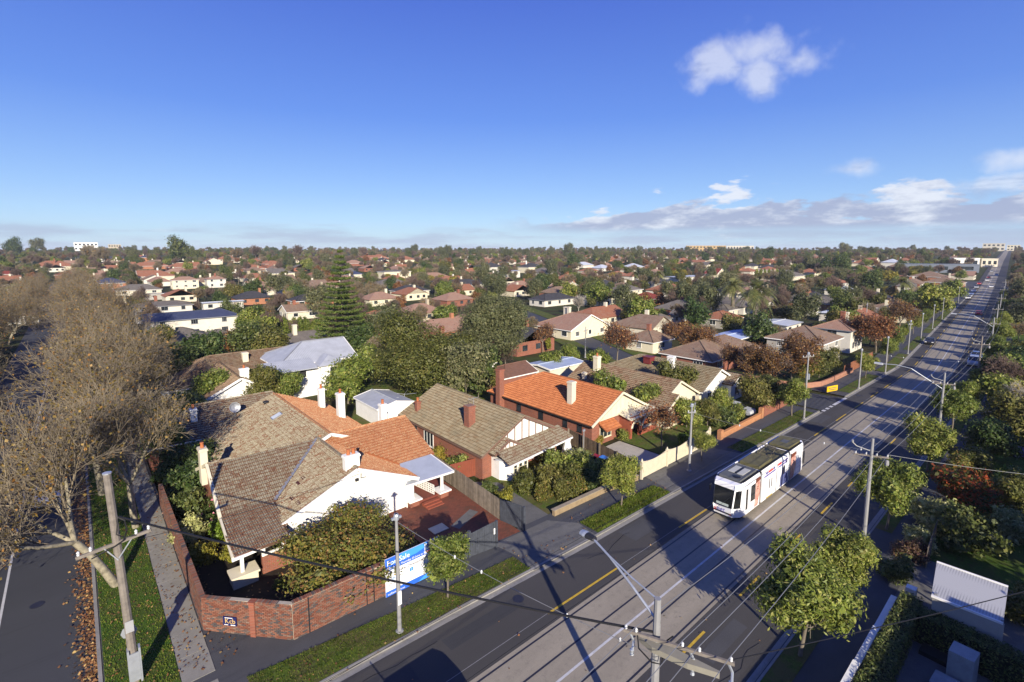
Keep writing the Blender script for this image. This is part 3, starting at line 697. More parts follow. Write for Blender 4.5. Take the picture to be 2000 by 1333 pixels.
def rect_roof(w, d, ez, pitch, ridge='x', hip=(0, 0), o=0.45):
    """planes, gable triangles, ridge and hip lines of a roof over a w x d footprint about the origin (local)"""
    W_, D_ = (w, d) if ridge == 'x' else (d, w)
    t = math.tan(RAD(pitch)); half = D_ / 2 + o; L = W_ / 2 + o; e = ez - o * t; top = e + half * t
    r0 = -L + (half if hip[0] else 0); r1 = L - (half if hip[1] else 0)
    if r0 > r1: r0 = r1 = (r0 + r1) / 2; 
    if hip[0] and hip[1] and (L < half): top = e + L * t
    pl = [[(-L, -half, e), (L, -half, e), (r1, 0, top), (r0, 0, top)], [(L, half, e), (-L, half, e), (r0, 0, top), (r1, 0, top)]]
    if hip[0]: pl.append([(-L, half, e), (-L, -half, e), (r0, 0, top)])
    if hip[1]: pl.append([(L, -half, e), (L, half, e), (r1, 0, top)])
    gb = []
    for s, h in ((-1, hip[0]), (1, hip[1])):
        if not h: gb.append([(s * W_ / 2, -s * -D_ / 2 * -1, ez), (s * W_ / 2, s * D_ / 2, ez), (s * W_ / 2, 0, ez + D_ / 2 * t)])
    rl = [((r0, 0, top), (r1, 0, top))] if r1 - r0 > 0.3 else []
    if hip[0]: rl += [((-L, -half, e), (r0, 0, top)), ((-L, half, e), (r0, 0, top))]
    if hip[1]: rl += [((L, -half, e), (r1, 0, top)), ((L, half, e), (r1, 0, top))]
    rk = []
    for s, h in ((-1, hip[0]), (1, hip[1])):
        if not h: rk += [((s * L, -half, e), (s * L, 0, top)), ((s * L, half, e), (s * L, 0, top))]
    ev = [((-L, -half, e), (L, -half, e)), ((-L, half, e), (L, half, e))]
    if hip[0]: ev.append(((-L, -half, e), (-L, half, e)))
    if hip[1]: ev.append(((L, -half, e), (L, half, e)))
    if ridge == 'y':
        f = lambda p: (-p[1], p[0], p[2]); pl, gb = [[f(p) for p in q] for q in pl], [[f(p) for p in q] for q in gb]; rl, rk, ev = ([(f(a), f(b)) for a, b in q] for q in (rl, rk, ev))
    return dict(planes=pl, gables=gb, ridges=rl, rakes=rk, eaves=ev, top=top, pitch=t)

def house(name, label, cx, cy, w, d, wall_h, pitch, ridge, hip, roof_mat, wall_mat, trim=WHITE, rz=0.0, wins=(), chims=(), group=None, o=0.45, tiled=None, gable_mat=None, extra=None, small=False, single=None, cap_mat=None, door=None):
    """one house: walls, roof (> tiles or ridge caps), eaves, gables, windows (> pane), chimneys (> pot)"""
    gz = ground_z(cx, cy)
    root = thing(name, label, 'house', (cx, cy, gz), rz, group)
    wb = MB().box((-w / 2, -d / 2, -0.3), (w / 2, d / 2, wall_h)); R = rect_roof(w, d, wall_h, pitch, ridge, hip, o)
    lpart('wall', wb, wall_mat, root)
    if R['gables']:
        gm = MB()
        for g in R['gables']:
            P = [Vector(p) for p in g]; c = (P[0] + P[1] + P[2]) / 3; outw = Vector((c.x, c.y, 0)).normalized()
            Q = [p + outw * .002 for p in P]; gm.face(Q); gm.face([p - outw * .12 for p in reversed(Q)])
        lpart('gable', gm, gable_mat or wall_mat, root)
    if tiled:
        shift = lambda p: (p[0] + cx, p[1] + cy, p[2] + gz)
        roof = tiled_roof(root, [[shift(p) for p in q] for q in R['planes']], tiled, roof_mat, [(shift(a), shift(b)) for a, b in R['ridges']], single)
    else:
        rb = MB()
        for q in R['planes']: roof_face(rb, q, 0.12)
        roof = lpart('roof', rb, roof_mat, root)
        if R['ridges'] and not small:
            m = MB()
            for a, b in R['ridges']: m.tube([Vector(a) + Vector((0, 0, .03)), Vector(b) + Vector((0, 0, .03))], 0.10, 5)
            lpart('ridge_cap', m, cap_mat or roof_mat, roof)
    ev = MB()
    for a, b in R['eaves']: ev.bar(Vector(a) - Vector((0, 0, .10)), Vector(b) - Vector((0, 0, .10)), 0.12, 0.16)
    lpart('gutter', ev, trim, root)
    if R['rakes']:
        rk = MB()
        for a, b in R['rakes']: rk.bar(Vector(a) - Vector((0, 0, .08)), Vector(b) - Vector((0, 0, .08)), 0.09, 0.24)
        lpart('barge_board', rk, trim, root)
    for f, pos, ww, sill, hh, *rest in wins:
        cols = rest[0] if rest else 2
        nrm, ax, lim, dist = {'f': ((0, -1, 0), (1, 0, 0), w, d), 'b': ((0, 1, 0), (-1, 0, 0), w, d), 'l': ((-1, 0, 0), (0, -1, 0), d, w), 'r': ((1, 0, 0), (0, 1, 0), d, w)}[f]
        c = Vector(nrm) * (dist / 2) + Vector(ax) * (pos * lim / 2) + Vector((0, 0, sill))
        window(root, root, c, ax, nrm, ww, hh, trim, cols=cols, world=False)
    if door:
        f, pos, m = door; nrm, ax, lim, dist = {'f': ((0, -1, 0), (1, 0, 0), w, d), 'l': ((-1, 0, 0), (0, -1, 0), d, w)}[f]
        c = Vector(nrm) * (dist / 2 + .02) + Vector(ax) * (pos * lim / 2)
        dr = lpart('door', MB().obox(c + Vector((0, 0, 1.05)), Vector(ax) * .45, Vector(nrm) * .025, Vector((0, 0, 1.0))), m, root)
        lpart('handle', MB().obox(c + Vector(ax) * .35 + Vector(nrm) * .05 + Vector((0, 0, 1.0)), Vector(ax) * .04, Vector(nrm) * .03, Vector((0, 0, .06))), GREYM, dr)
    for x, y, z0, z1, wx, wy, m, pots in chims: chimney(root, x, y, z0, z1, wx, wy, m, pots, world=False)
    return root, roof, R

# ---- the corner house: crossing gabled wings, lichened and orange tiles
h1 = thing('corner_house', 'white corner house with crossing lichened and orange tiled gables behind the tall brick wall', 'house', (15.4, 44.3, 0.12))
wl = MB(); wl.box((10.2, 36.25, 0), (20.3, 44.0, 2.62)); part('wall', wl, RENDER, h1)
wl = MB(); wl.face([(9.9, 36.2, 2.55), (20.6, 36.2, 2.55), (15.4, 36.2, 4.86)]); wl.face([(20.6, 36.32, 2.55), (9.9, 36.32, 2.55), (15.4, 36.32, 4.86)]); part('gable', wl, RENDER, h1)
wl = MB(); wl.box((15.0, 39.45, 0), (23.9, 49.2, 2.75)); wl.face([(23.9, 39.45, 2.75), (23.9, 49.2, 2.75), (23.9, 44.3, 4.85)]); part('wall', wl, BRICK_R, h1)
wl = MB(); wl.box((7.0, 39.0, 0), (15.0, 49.4, 2.75)); wl.face([(7.0, 49.4, 2.75), (7.0, 39.0, 2.75), (7.0, 44.3, 4.85)]); part('wall', wl, BRICK_R, h1)
wl = MB(); wl.box((11.0, 44.1, 0), (21.7, 60.6, 2.8)); part('wall', wl, RENDER, h1)
e = 0.12
P1a = [(6.55, 39.2, 2.92), (10.2, 39.2, 2.92), (15.4, 44.4, 5.05), (6.75, 44.4, 5.05)]
P1b = [(6.25, 34.2, 2.32), (9.75, 34.2, 2.32), (10.2, 39.2, 2.90), (6.55, 39.2, 2.90)]
P2 = [(9.75, 35.85, 2.55), (15.4, 35.85, 4.97), (15.4, 44.3, 4.97), (10.15, 39.15, 2.721), (9.75, 38.8, 2.55)]
P3 = [(20.75, 35.85, 2.55), (20.75, 38.95, 2.55), (15.4, 44.3, 4.97), (15.4, 35.85, 4.97)]
P4 = [(20.7, 39.0, 2.78), (24.35, 38.95, 2.78), (24.35, 44.4, 5.06), (15.4, 44.4, 5.06)]
P4b = [(24.35, 44.4, 5.06), (24.35, 49.8, 2.8), (15.4, 49.8, 2.8), (15.4, 44.4, 5.06)]
P1c = [(15.4, 44.4, 5.05), (6.75, 44.4, 5.05), (6.75, 49.8, 2.8), (15.4, 49.8, 2.8)]
P0 = [(8.2, 60.9, 1.876), (8.2, 43.8, 1.876), (16.4, 43.7, 5.32), (16.4, 60.9, 5.32)]
P5 = [(22.3, 43.8, 2.85), (22.3, 60.9, 2.85), (16.4, 60.9, 5.32), (16.4, 43.7, 5.32)]
U1 = under((0.12, 0.07, 0.045)); U2 = under((0.30, 0.10, 0.04))
tiled_roof(h1, [P1a, P1b, P2, P1c, P0], TILE_LICHEN, U1, [((6.75, 44.4, 5.05), (15.2, 44.4, 5.05)), ((15.4, 35.9, 4.98), (15.4, 44.3, 5.0))], single={0, 1, 2}, tw=0.29, th=0.37)
tiled_roof(h1, [P3, P4, P4b, P5], TILE_ORANGE, U2, [((15.6, 44.4, 5.06), (24.35, 44.4, 5.06)), ((16.4, 43.7, 5.33), (16.4, 60.9, 5.33))], tw=0.29, th=0.34)
part('valley_flashing', MB().bar((15.3, 44.25, 5.06), (10.15, 39.1, 2.97), 0.26, 0.05), GREYM, h1)
bb = MB(); bb.bar((9.7, 35.78, 2.50), (15.4, 35.78, 4.93), 0.10, 0.28); bb.bar((20.8, 35.78, 2.50), (15.4, 35.78, 4.93), 0.10, 0.28); part('barge_board', bb, WHITE, h1)
bb = MB(); bb.bar((16.4, 43.62, 5.30), (14.2, 43.62, 4.36), 0.10, 0.26); bb.bar((16.4, 43.62, 5.30), (18.6, 43.62, 4.40), 0.10, 0.26); part('barge_board', bb, WHITE, h1)
bb = MB(); bb.bar((6.68, 44.4, 5.0), (6.45, 39.1, 2.86), 0.22, 0.26); bb.bar((6.68, 44.4, 5.0), (6.68, 49.8, 2.75), 0.12, 0.26); bb.bar((6.45, 39.1, 2.86), (6.18, 34.2, 2.26), 0.14, 0.22); part('barge_board', bb, CREAM, h1)
bb = MB(); bb.bar((6.1, 34.12, 2.24), (9.75, 34.48, 2.28), 0.14, 0.18); bb.bar((9.75, 34.48, 2.28), (9.70, 38.8, 2.5), 0.12, 0.16); part('gutter', bb, WHITE, h1)
for x, y in ((6.75, 34.6), (8.1, 34.75), (9.45, 34.9)):
    part('porch_post', MB().box((x - .1, y - .1, .9 if x < 7 else 1.4), (x + .1, y + .1, 2.25)), WHITE, h1)
part('porch_rail', MB().bar((8.1, 34.75, 1.45), (9.45, 34.9, 1.45), .14, .14), WHITE, h1)
part('porch_plinth', MB().box((6.1, 34.2, .12), (7.6, 35.3, .82)).box((6.0, 34.1, .82), (7.7, 35.4, .95)), CREAM, h1)
part('porch_wall', MB().box((8.0, 34.7, .12), (10.2, 35.0, 1.35)), BRICK_R, h1)
chimney(h1, 15.3, 36.75, 4.35, 5.95, 1.15, 0.6, RENDER, 2)
for u, v, z, top_, s in ((628, 788, 4.2, 6.0, .62), (666, 812, 3.6, 6.2, .72), (748, 816, 4.6, 6.1, .62)):
    p = at(u, v, z); chimney(h1, p.x, p.y, z - .5, top_, s, s, RENDER, 1)
chimney(h1, 6.85, 47.0, 2.5, 5.6, .55, .9, CREAMW, 1)
# skylight, dish, vents, loose dark tiles
p = at(541, 828, 3.9); n0, hx, ux = plane_axes(P0); q = Vector((p.x, p.y, 0)); zz = 1.876 + (q.x - 8.2) * (5.32 - 1.876) / 8.2 + 0 * (q.x - 10.4) * (5.32 - 2.8) / 6.0
sk = part('skylight', MB().obox((q.x, q.y, zz + .10), hx * .45, ux * .55, n0 * .09), GREYM, h1); part('pane', MB().obox(Vector((q.x, q.y, zz + .10)) + n0 * .095, hx * .36, ux * .46, n0 * .01), plain('pale_skylight', (.55, .6, .62), .25, .1, 1), h1, sk)
p = at(516, 793, 4.6); part('roof_vent', MB().lathe([(.22, -.2), (.22, .18), (.34, .2), (.3, .34), (.05, .42)], (p.x + .2, p.y, 4.75), 10), DARK, h1)
n2, h2x, u2x = plane_axes(P2)
for u, v in ((592, 930), (582, 938), (570, 968), (582, 983)):
    p = at(u, v, 3.9 - (v - 935) * .014); zr = 2.55 + (p.x - 9.75) * (4.97 - 2.55) / 5.65
    part('dark_tile', MB().obox((p.x, p.y, zr + .09), h2x * .30, u2x * .12, n2 * .02), plain('maroon_tile', (.07, .022, .02), .8, .2, 3), h1)
# verandah of corrugated steel on white posts
vr = MB(); VP = [(19.55, 35.75, 2.30), (24.1, 35.45, 2.30), (23.9, 39.0, 2.82), (20.72, 39.0, 2.82)]
roof_face(vr, VP, 0.05); vroof = part('verandah_roof', vr, sheetmat('verandah_sheet', (0.42, 0.46, 0.52), 0.10, 0.4, 0.35), h1)
part('gutter', MB().bar((19.5, 35.70, 2.25), (24.15, 35.40, 2.25), .13, .15).bar((24.16, 35.4, 2.25), (23.95, 39.0, 2.76), .08, .15), WHITE, h1)
for x, y in ((20.35, 36.15), (23.15, 35.85)):
    part('verandah_post', MB().lathe([(.17, .75), (.15, .85), (.14, 2.05), (.18, 2.1), (.18, 2.26)], (x, y, 0), 12), WHITE, h1)
    part('post_plinth', MB().box((x - .42, y - .42, .13), (x + .42, y + .42, .66), 1).box((x - .62, y - .62, .66), (x + .62, y + .62, .78), 0), [WHITE, BRICK_R], h1)
part('verandah_floor', MB().box((20.4, 35.9, .13), (24.2, 39.4, .42)), plain('red_tile_floor', (.17, .05, .035), .6, .2, 2), h1)
for k in range(3): part('step', MB().box((20.9, 35.2 - .35 * k, .13), (22.5, 35.55 - .35 * k, .36 - .08 * k)), BRICK_P, h1)
lat = MB(); a, b = Vector((22.0, 38.6, .45)), Vector((22.4, 36.0, .45)); d_ = b - a
for k in range(12): lat.bar(a + d_ * (k / 11.0), a + d_ * (k / 11.0) + Vector((0, 0, .85)), .07, .05)
for k in range(5): lat.bar(a + Vector((0, 0, .05 + .2 * k)), b + Vector((0, 0, .05 + .2 * k)), .06, .07)
part('lattice_screen', lat, WHITE, h1)
part('meter_box', MB().tube([(16.2, 36.1, 4.0), (15.7, 35.95, 4.1), (15.75, 36.0, 4.45)], .03, 5).box((15.3, 36.0, 3.9), (15.55, 36.15, 4.1)), DARK, h1)
part('downpipe', MB().tube([(19.75, 36.05, 2.5), (19.75, 36.05, .15)], .05, 6), WHITE, h1)

# ---- house with half-timbered front gable
WIN_L = ('l', 0.1, 1.5, 0.95, 1.5, 2)
h2, roof2, R2 = house('gabled_house', 'red brick house with grey lichened tiles and white half-timbered front gable', 33.0, 43.75, 10.2, 15.4, 2.72, 27, 'y', (0, 0), under((0.15, 0.12, 0.08)), BRICK_R, trim=TIMBER, tiled=TILE_GREY, gable_mat=WHITE,
    wins=[('l', -0.60, .7, 1.3, 1.0, 1)], chims=[(-3.1, -3.0, 3.3, 5.9, .85, .85, BRICK_R, 0), (-4.0, 6.0, 3.0, 4.4, .5, .5, BRICK_R, 1)], o=0.35)
cx, cy = 33.0, 43.75; yF = -7.7
ss_ = MB()
for x in np.linspace(-3.9, 3.9, 9):
    t_ = 2.72 + (5.1 - abs(x)) * math.tan(RAD(27)); ss_.box((x - .06, yF - .045, 2.75), (x + .06, yF - .004, t_ - .06))
ss_.box((-5.0, yF - .05, 2.66), (5.0, yF - .006, 2.84)); lpart('timber_strip', ss_, TIMBER, h2)
window(h2, h2, (-5.1, 1.9, .55), (0, -1, 0), (-1, 0, 0), 1.9, 1.75, WHITE, cols=3, world=False)
# lower gable, lean-to verandah and white bay
low = MB(); LG = [[(-4.2, yF - 1.1, 2.75), (-1.0, yF - 1.1, 2.75), (-2.6, yF - 1.1, 3.6)]]
for g in LG: low.face(g); low.face([(x, y + .1, z) for x, y, z in reversed(g)])
lpart('lower_gable', low, WHITE, h2)
lt = MB()
for x in (-3.6, -3.1, -2.6, -2.1, -1.6): lt.box((x - .05, yF - 1.14, 2.76), (x + .05, yF - 1.104, 3.55 - abs(x + 2.6) * .53))
lt.bar((-4.5, yF - 1.16, 2.6), (-2.6, yF - 1.16, 3.66), .08, .2); lt.bar((-.7, yF - 1.16, 2.6), (-2.6, yF - 1.16, 3.66), .08, .2); lpart('timber_strip', lt, TIMBER, h2)
sh = lambda q: [(x + cx, y + cy, z) for x, y, z in q]
tiled_roof(h2, [sh([(-4.5, yF - 1.15, 2.62), (-2.6, yF - 1.15, 3.68), (-2.6, yF + .1, 3.68), (-4.5, yF + .1, 2.62)]), sh([(-.7, yF - 1.15, 2.62), (-.7, yF + .1, 2.62), (-2.6, yF + .1, 3.68), (-2.6, yF - 1.15, 3.68)]),
    sh([(-4.3, yF - 3.1, 2.25), (5.4, yF - 2.0, 2.25), (5.4, yF - .05, 2.95), (-4.3, yF - 1.1, 2.95)])], TILE_LICHEN, U1, name='porch_roof')
lpart('gutter', MB().bar((-4.4, yF - 3.15, 2.18), (5.45, yF - 2.05, 2.18), .12, .16), WHITE, h2)
bay = MB(); bay.prism([(-4.0, yF), (-4.0, yF - 1.2), (-3.2, yF - 2.2), (-1.2, yF - 2.2), (-.5, yF - 1.2), (-.5, yF)], 0, 2.1); lpart('bay_wall', bay, WHITE, h2)
roofb = MB(); roof_face(roofb, [(-4.4, yF - 1.1, 2.25), (-3.4, yF - 2.7, 2.0), (-.9, yF - 2.7, 2.0), (-.2, yF - 1.2, 2.2)], .08); lpart('bay_roof', roofb, sheetmat('bay_sheet', (.42, .43, .46)), h2)
for x in (-2.85, -2.2, -1.55): window(h2, h2, (x, yF - 2.2, .7), (1, 0, 0), (0, -1, 0), .5, 1.15, CREAM, cols=1, rows=2, world=False)
for x, y in ((2.6, yF - 1.75), (4.95, yF - 1.75)):
    pr = MB().lathe([(.62, .12), (.60, .5), (.32, 1.75), (.36, 1.8), (.36, 2.2)], (x, y, 0), 8); lpart('verandah_pier', pr, WHITE, h2)
lpart('television_aerial', MB().tube([(-2.5, -2.9, 4.0), (-2.5, -2.9, 6.6)], .025, 5).tube([(-3.2, -2.9, 6.5), (-1.8, -2.9, 6.5)], .02, 4).tube([(-2.9, -3.3, 6.5), (-2.9, -2.5, 6.5)], .015, 4).tube([(-2.2, -3.2, 6.5), (-2.2, -2.6, 6.5)], .015, 4), GREYM, h2)

# ---- orange tiled house with arched porch
h3, roof3, R3 = house('orange_roofed_house', 'red brick house with bright orange tiled roof and arched porch', 47.2, 43.3, 10.4, 18.0, 2.72, 27, 'y', (0, 1), under((0.30, 0.10, 0.04)), BRICK_R, trim=DARK, tiled=TILE_NEW, gable_mat=CREAM,
    wins=[('l', -.35, .8, 1.2, 1.0, 1), ('l', .1, .8, 1.2, 1.0, 1), ('l', .55, .7, 1.3, .9, 1), ('l', .8, .7, 1.3, .9, 1)], chims=[(-3.3, -4.2, 3.1, 6.3, .75, .75, CREAMW, 0)], o=0.35)
yF = -9.0
bt = MB(); bt.bar((-5.6, yF - .34, 2.5), (0, yF - .34, 5.36), .12, .26); bt.bar((5.6, yF - .34, 2.5), (0, yF - .34, 5.36), .12, .26); lpart('barge_board', bt, CREAM, h3)
gs = MB()
for x in np.linspace(-4.2, 4.2, 11):
    gs.box((x - .04, yF - .05, 2.78), (x + .04, yF - .004, 2.72 + (5.2 - abs(x)) * .5 * .78))
gs.box((-4.6, yF - .06, 2.70), (4.6, yF - .006, 2.86)); lpart('batten', gs, CREAM, h3)
def arch_wall(x0, x1, h, y0, y1, arches):
    """front wall with round-headed openings: a strip of blocks between and over the arches"""
    mb = MB(); xs = [x0]
    for c, r, s in arches: xs += [c - r, c + r]
    xs.append(x1)
    for i in range(0, len(xs), 2): mb.box((xs[i], y0, 0.12), (xs[i + 1], y1, h))
    for c, r, s in arches:
        n = 10
        for k in range(n):
            a0, a1 = math.pi * k / n, math.pi * (k + 1) / n; p = (c + r * math.cos(a0), s + r * .8 * math.sin(a0)); q = (c + r * math.cos(a1), s + r * .8 * math.sin(a1))
            mb.mesh([(q[0], y0, q[1]), (p[0], y0, p[1]), (p[0], y0, h), (q[0], y0, h), (q[0], y1, q[1]), (p[0], y1, p[1]), (p[0], y1, h), (q[0], y1, h)], [(0, 1, 2, 3), (5, 4, 7, 6), (1, 0, 4, 5), (3, 2, 6, 7)])
    return mb
AR = [(.9, .75, 1.35), (3.4, 1.15, 1.2)]
lpart('porch_wall', arch_wall(-.2, 5.2, 2.65, yF - 1.6, yF - 1.3, AR), BRICK_P, h3)
lpart('porch_wall', MB().box((4.9, yF - 1.3, .12), (5.2, yF, 2.65)).box((-.2, yF - 1.3, .12), (.1, yF, 2.65)).box((2.2, yF - 1.58, .12), (4.6, yF - 1.36, .85)), BRICK_P, h3)
am = MB()
for c, r, s in AR:
    pts = [(c + (r + .12) * math.cos(math.pi * k / 12), yF - 1.63, s + (r * .8 + .12) * math.sin(math.pi * k / 12)) for k in range(13)]; am.tube(pts, .12, 6)
am.box((2.15, yF - 1.66, .85), (4.65, yF - 1.3, .95)); lpart('arch_moulding', am, CREAM, h3)
rb_ = MB(); roof_face(rb_, [(-.5, yF - 1.9, 2.55), (5.5, yF - 1.9, 2.55), (5.5, yF + .1, 2.95), (-.5, yF + .1, 2.95)], .1); lpart('porch_roof', rb_, CREAM, h3)
window(h3, h3, (-2.8, yF, .6), (1, 0, 0), (0, -1, 0), 2.1, 1.35, CREAM, cols=3, world=False)
aw = MB(); roof_face(aw, [(-4.1, yF - 1.2, 1.9), (-1.3, yF - 1.2, 1.9), (-1.3, yF - .02, 2.55), (-4.1, yF - .02, 2.55)], .06)
tiled_roof(h3, [[(x + 47.2, y + 43.3, z) for x, y, z in [(-4.1, yF - 1.2, 1.9), (-1.3, yF - 1.2, 1.9), (-1.3, yF - .02, 2.55), (-4.1, yF - .02, 2.55)]]], TILE_NEW, U2, name='window_hood')
lpart('front_door', MB().box((.45, yF - .06, .2), (1.35, yF - .01, 2.2)), TIMBER, h3)
chimney(h3, -5.6, 6.5, 0.2, 6.2, .8, .8, BRICK_R, 0, world=False)

# ---- further houses of the row
h4, roof4, R4 = house('cream_gabled_house', 'brown tiled house with cream gables beside the orange roofed house', 58.2, 41.0, 9.0, 15.5, 2.75, 27, 'y', (0, 0), under((0.16, 0.11, 0.07)), CREAMW, trim=CREAM, tiled=TILE_BROWN, gable_mat=CREAM,
    wins=[('f', .45, 1.4, .8, 1.2, 2), ('l', 0, 1.0, 1.0, 1.2, 2)], chims=[(-1.5, 4.6, 4.3, 6.5, .8, .8, CREAM, 1), (-3.6, 5.2, 3.3, 4.3, .5, .5, CREAMW, 0)], o=0.4)
sh4 = lambda q: [(x + 58.2, y + 41.0, z) for x, y, z in q]
tiled_roof(h4, [sh4([(-5.4, -9.6, 2.6), (-3.0, -9.6, 4.0), (-3.0, -5, 4.0), (-5.4, -5, 2.6)]), sh4([(-.6, -5, 2.6), (-3.0, -5, 4.0), (-3.0, -9.6, 4.0), (-.6, -9.6, 2.6)])], TILE_BROWN, U1, [((55.2, 31.4, 4.02), (55.2, 36, 4.02))], name='wing_roof')
wg = MB(); wg.face([(-5.1, -9.2, 2.6), (-.9, -9.2, 2.6), (-3.0, -9.2, 3.85)]); wg.box((-5.0, -9.2, 0), (-1.0, -7.0, 2.6)); lpart('wing_wall', wg, CREAM, h4)
bb = MB(); bb.bar((-5.5, -9.65, 2.5), (-3.0, -9.65, 3.98), .1, .26); bb.bar((-.5, -9.65, 2.5), (-3.0, -9.65, 3.98), .1, .26); lpart('barge_board', bb, CREAM, h4)
for x in (.6, 3.6): lpart('porch_pier', MB().box((x - .3, -8.9, 0), (x + .3, -8.4, 2.5)), CREAM, h4)
lpart('skylight', MB().obox((-2.9, 1.6, 3.72), (.35, 0, .18), (0, .45, 0), (-.05, 0, .1)), plain('pale_skylight', (.55, .6, .62), .25, .1, 1), h4)

h5, roof5, R5 = house('white_end_house', 'white rendered house with grey-brown tiles and a white chimney stack next to the cross street', 68.6, 42.0, 9.6, 18.0, 2.75, 25, 'y', (0, 1), under((0.17, 0.13, 0.09)), RENDER, trim=WHITE, tiled=TILE_GREY, gable_mat=RENDER,
    wins=[('f', .5, 1.3, .8, 1.3, 2), ('f', -.5, 1.2, .8, 1.2, 2)], chims=[(-3.4, -3.4, 3.2, 6.4, .7, .9, RENDER, 0)], o=0.4)
sh5 = lambda q: [(x + 68.6, y + 42.0, z) for x, y, z in q]
tiled_roof(h5, [sh5([(1.2, -10.6, 2.6), (3.5, -10.6, 3.9), (3.5, -6, 3.9), (1.2, -6, 2.6)]), sh5([(5.8, -6, 2.6), (3.5, -6, 3.9), (3.5, -10.6, 3.9), (5.8, -10.6, 2.6)])], TILE_LICHEN, U1, name='wing_roof')
wg = MB(); wg.face([(1.5, -10.2, 2.6), (5.5, -10.2, 2.6), (3.5, -10.2, 3.75)]); wg.box((1.6, -10.2, 0), (5.4, -8.0, 2.6)); lpart('wing_wall', wg, RENDER, h5)
window(h5, h5, (3.5, -10.2, .8), (1, 0, 0), (0, -1, 0), 1.3, 1.2, GREYM, cols=2, world=False)
lpart('evaporative_cooler', MB().box((-2.2, 1.0, 4.2), (-.9, 2.2, 5.2)).box((-2.35, .85, 5.2), (-.75, 2.35, 5.32)), plain('maroon_box', (.16, .03, .03), .5, .1, 2), h5)

# house up the side street behind the corner house, its tiles patched with orange ridges
h6 = house('lichen_roofed_house', 'low lichen-tiled house with an orange chimney pot tucked behind the corner house', 10.5, 64.5, 12.5, 9.5, 2.5, 24, 'x', (1, 0), under((0.13, 0.10, 0.07)), BRICK_R, trim=WHITE, tiled=TILE_LICHEN, chims=[(-2.0, -2.4, 3.0, 4.9, .6, .6, RENDER, 1)], wins=[('l', 0, 1.2, .8, 1.2, 2)])[0]
# brown house with the long ridge
h7 = house('long_brown_house', 'brown tiled house with long orange ridge and cream chimney left of the white metal roof', 18.6, 87.5, 20.0, 12.0, 2.9, 25, 'x', (1, 0), under((0.17, 0.12, 0.08)), RENDER, tiled=TILE_BROWN, chims=[(0.5, -2.2, 3.6, 6.0, .8, .8, CREAM, 0), (9.3, -1.0, 3.5, 6.2, .8, .8, RENDER, 0)], wins=[('f', -.7, 1.3, .8, 1.2)])[0]
sh7 = lambda q: [(x + 18.6, y + 87.5, z) for x, y, z in q]
tiled_roof(h7, [sh7([(-7.3, -15.0, 2.75), (-3.0, -15.0, 4.9), (-3.0, 0, 4.9), (-7.3, 0, 2.75)]), sh7([(1.3, 0, 2.75), (-3.0, 0, 4.9), (-3.0, -15.0, 4.9), (1.3, -15.0, 2.75)])], TILE_BROWN, U1, [((15.6, 72.5, 4.92), (15.6, 87, 4.92))], name='wing_roof')
wg = MB(); wg.face([(-6.9, -14.6, 2.7), (.9, -14.6, 2.7), (-3.0, -14.6, 4.7)]); wg.box((-6.8, -14.6, 0), (.8, -5, 2.7)); lpart('wing_wall', wg, RENDER, h7)
bb = MB(); bb.bar((-7.4, -15.05, 2.68), (-3.0, -15.05, 4.88), .1, .28); bb.bar((1.4, -15.05, 2.68), (-3.0, -15.05, 4.88), .1, .28); lpart('barge_board', bb, WHITE, h7)
chimney(h7, -2.2, -13.2, 4.0, 5.9, 1.1, .6, RENDER, 1, world=False)
# white weatherboard house with the grey steel roof
SHEET = sheetmat('grey_sheet', (0.38, 0.40, 0.43), 0.25, 0.4, 0.35)
h8 = house('steel_roofed_house', 'white two-storey house with pale grey ribbed steel roof behind the corner house', 27.5, 82.0, 11.5, 10.0, 5.0, 24, 'x', (1, 0), SHEET, WHITE, wins=[('f', .4, 1.2, 3.2, 1.2), ('f', .75, .9, 3.2, 1.2, 1), ('r', 0, 1.1, 3.2, 1.2)], cap_mat=GREYM)[0]
w8 = MB(); w8.box((-7.4, -6.9, 0), (-.4, -4.0, 4.3)); lpart('balcony_wall', w8, WHITE, h8)
r8 = MB(); roof_face(r8, [(-8.2, -8.0, 4.5), (-1.2, -8.0, 4.5), (-1.2, -4.6, 5.5), (-8.2, -4.6, 5.5)], .1); lpart('balcony_roof', r8, SHEET, h8)
lpart('balcony_shade_panel', MB().box((-6.6, -6.96, 3.1), (-2.6, -6.905, 4.1)), DARK, h8)  # flat dark panel painted in for the shade inside the balcony
r8 = MB(); roof_face(r8, [(-1.0, -8.0, 4.6), (3.6, -8.0, 4.6), (1.3, -8.0 + 2.3, 5.7)], .1); roof_face(r8, [(3.6, -8.0, 4.6), (3.6, -4, 4.6), (1.3, -4, 5.7), (1.3, -5.7, 5.7)], .1); roof_face(r8, [(-1.0, -4, 4.6), (-1.0, -8.0, 4.6), (1.3, -5.7, 5.7), (1.3, -4, 5.7)], .1); lpart('wing_roof', r8, SHEET, h8)
lpart('wing_wall', MB().box((-.6, -7.6, 0), (3.2, -4.5, 4.6)), WHITE, h8)
window(h8, h8, (1.3, -7.6, 3.1), (1, 0, 0), (0, -1, 0), 1.2, 1.1, WHITE, cols=2, world=False)
# white shed behind the corner house
h9 = house('garden_shed', 'small white shed with grey steel roof behind the corner house chimneys', 29.3, 59.0, 4.8, 6.5, 2.5, 12, 'y', (0, 0), SHEET, WHITE, o=.2, wins=())[0]; h9['category'] = 'shed'
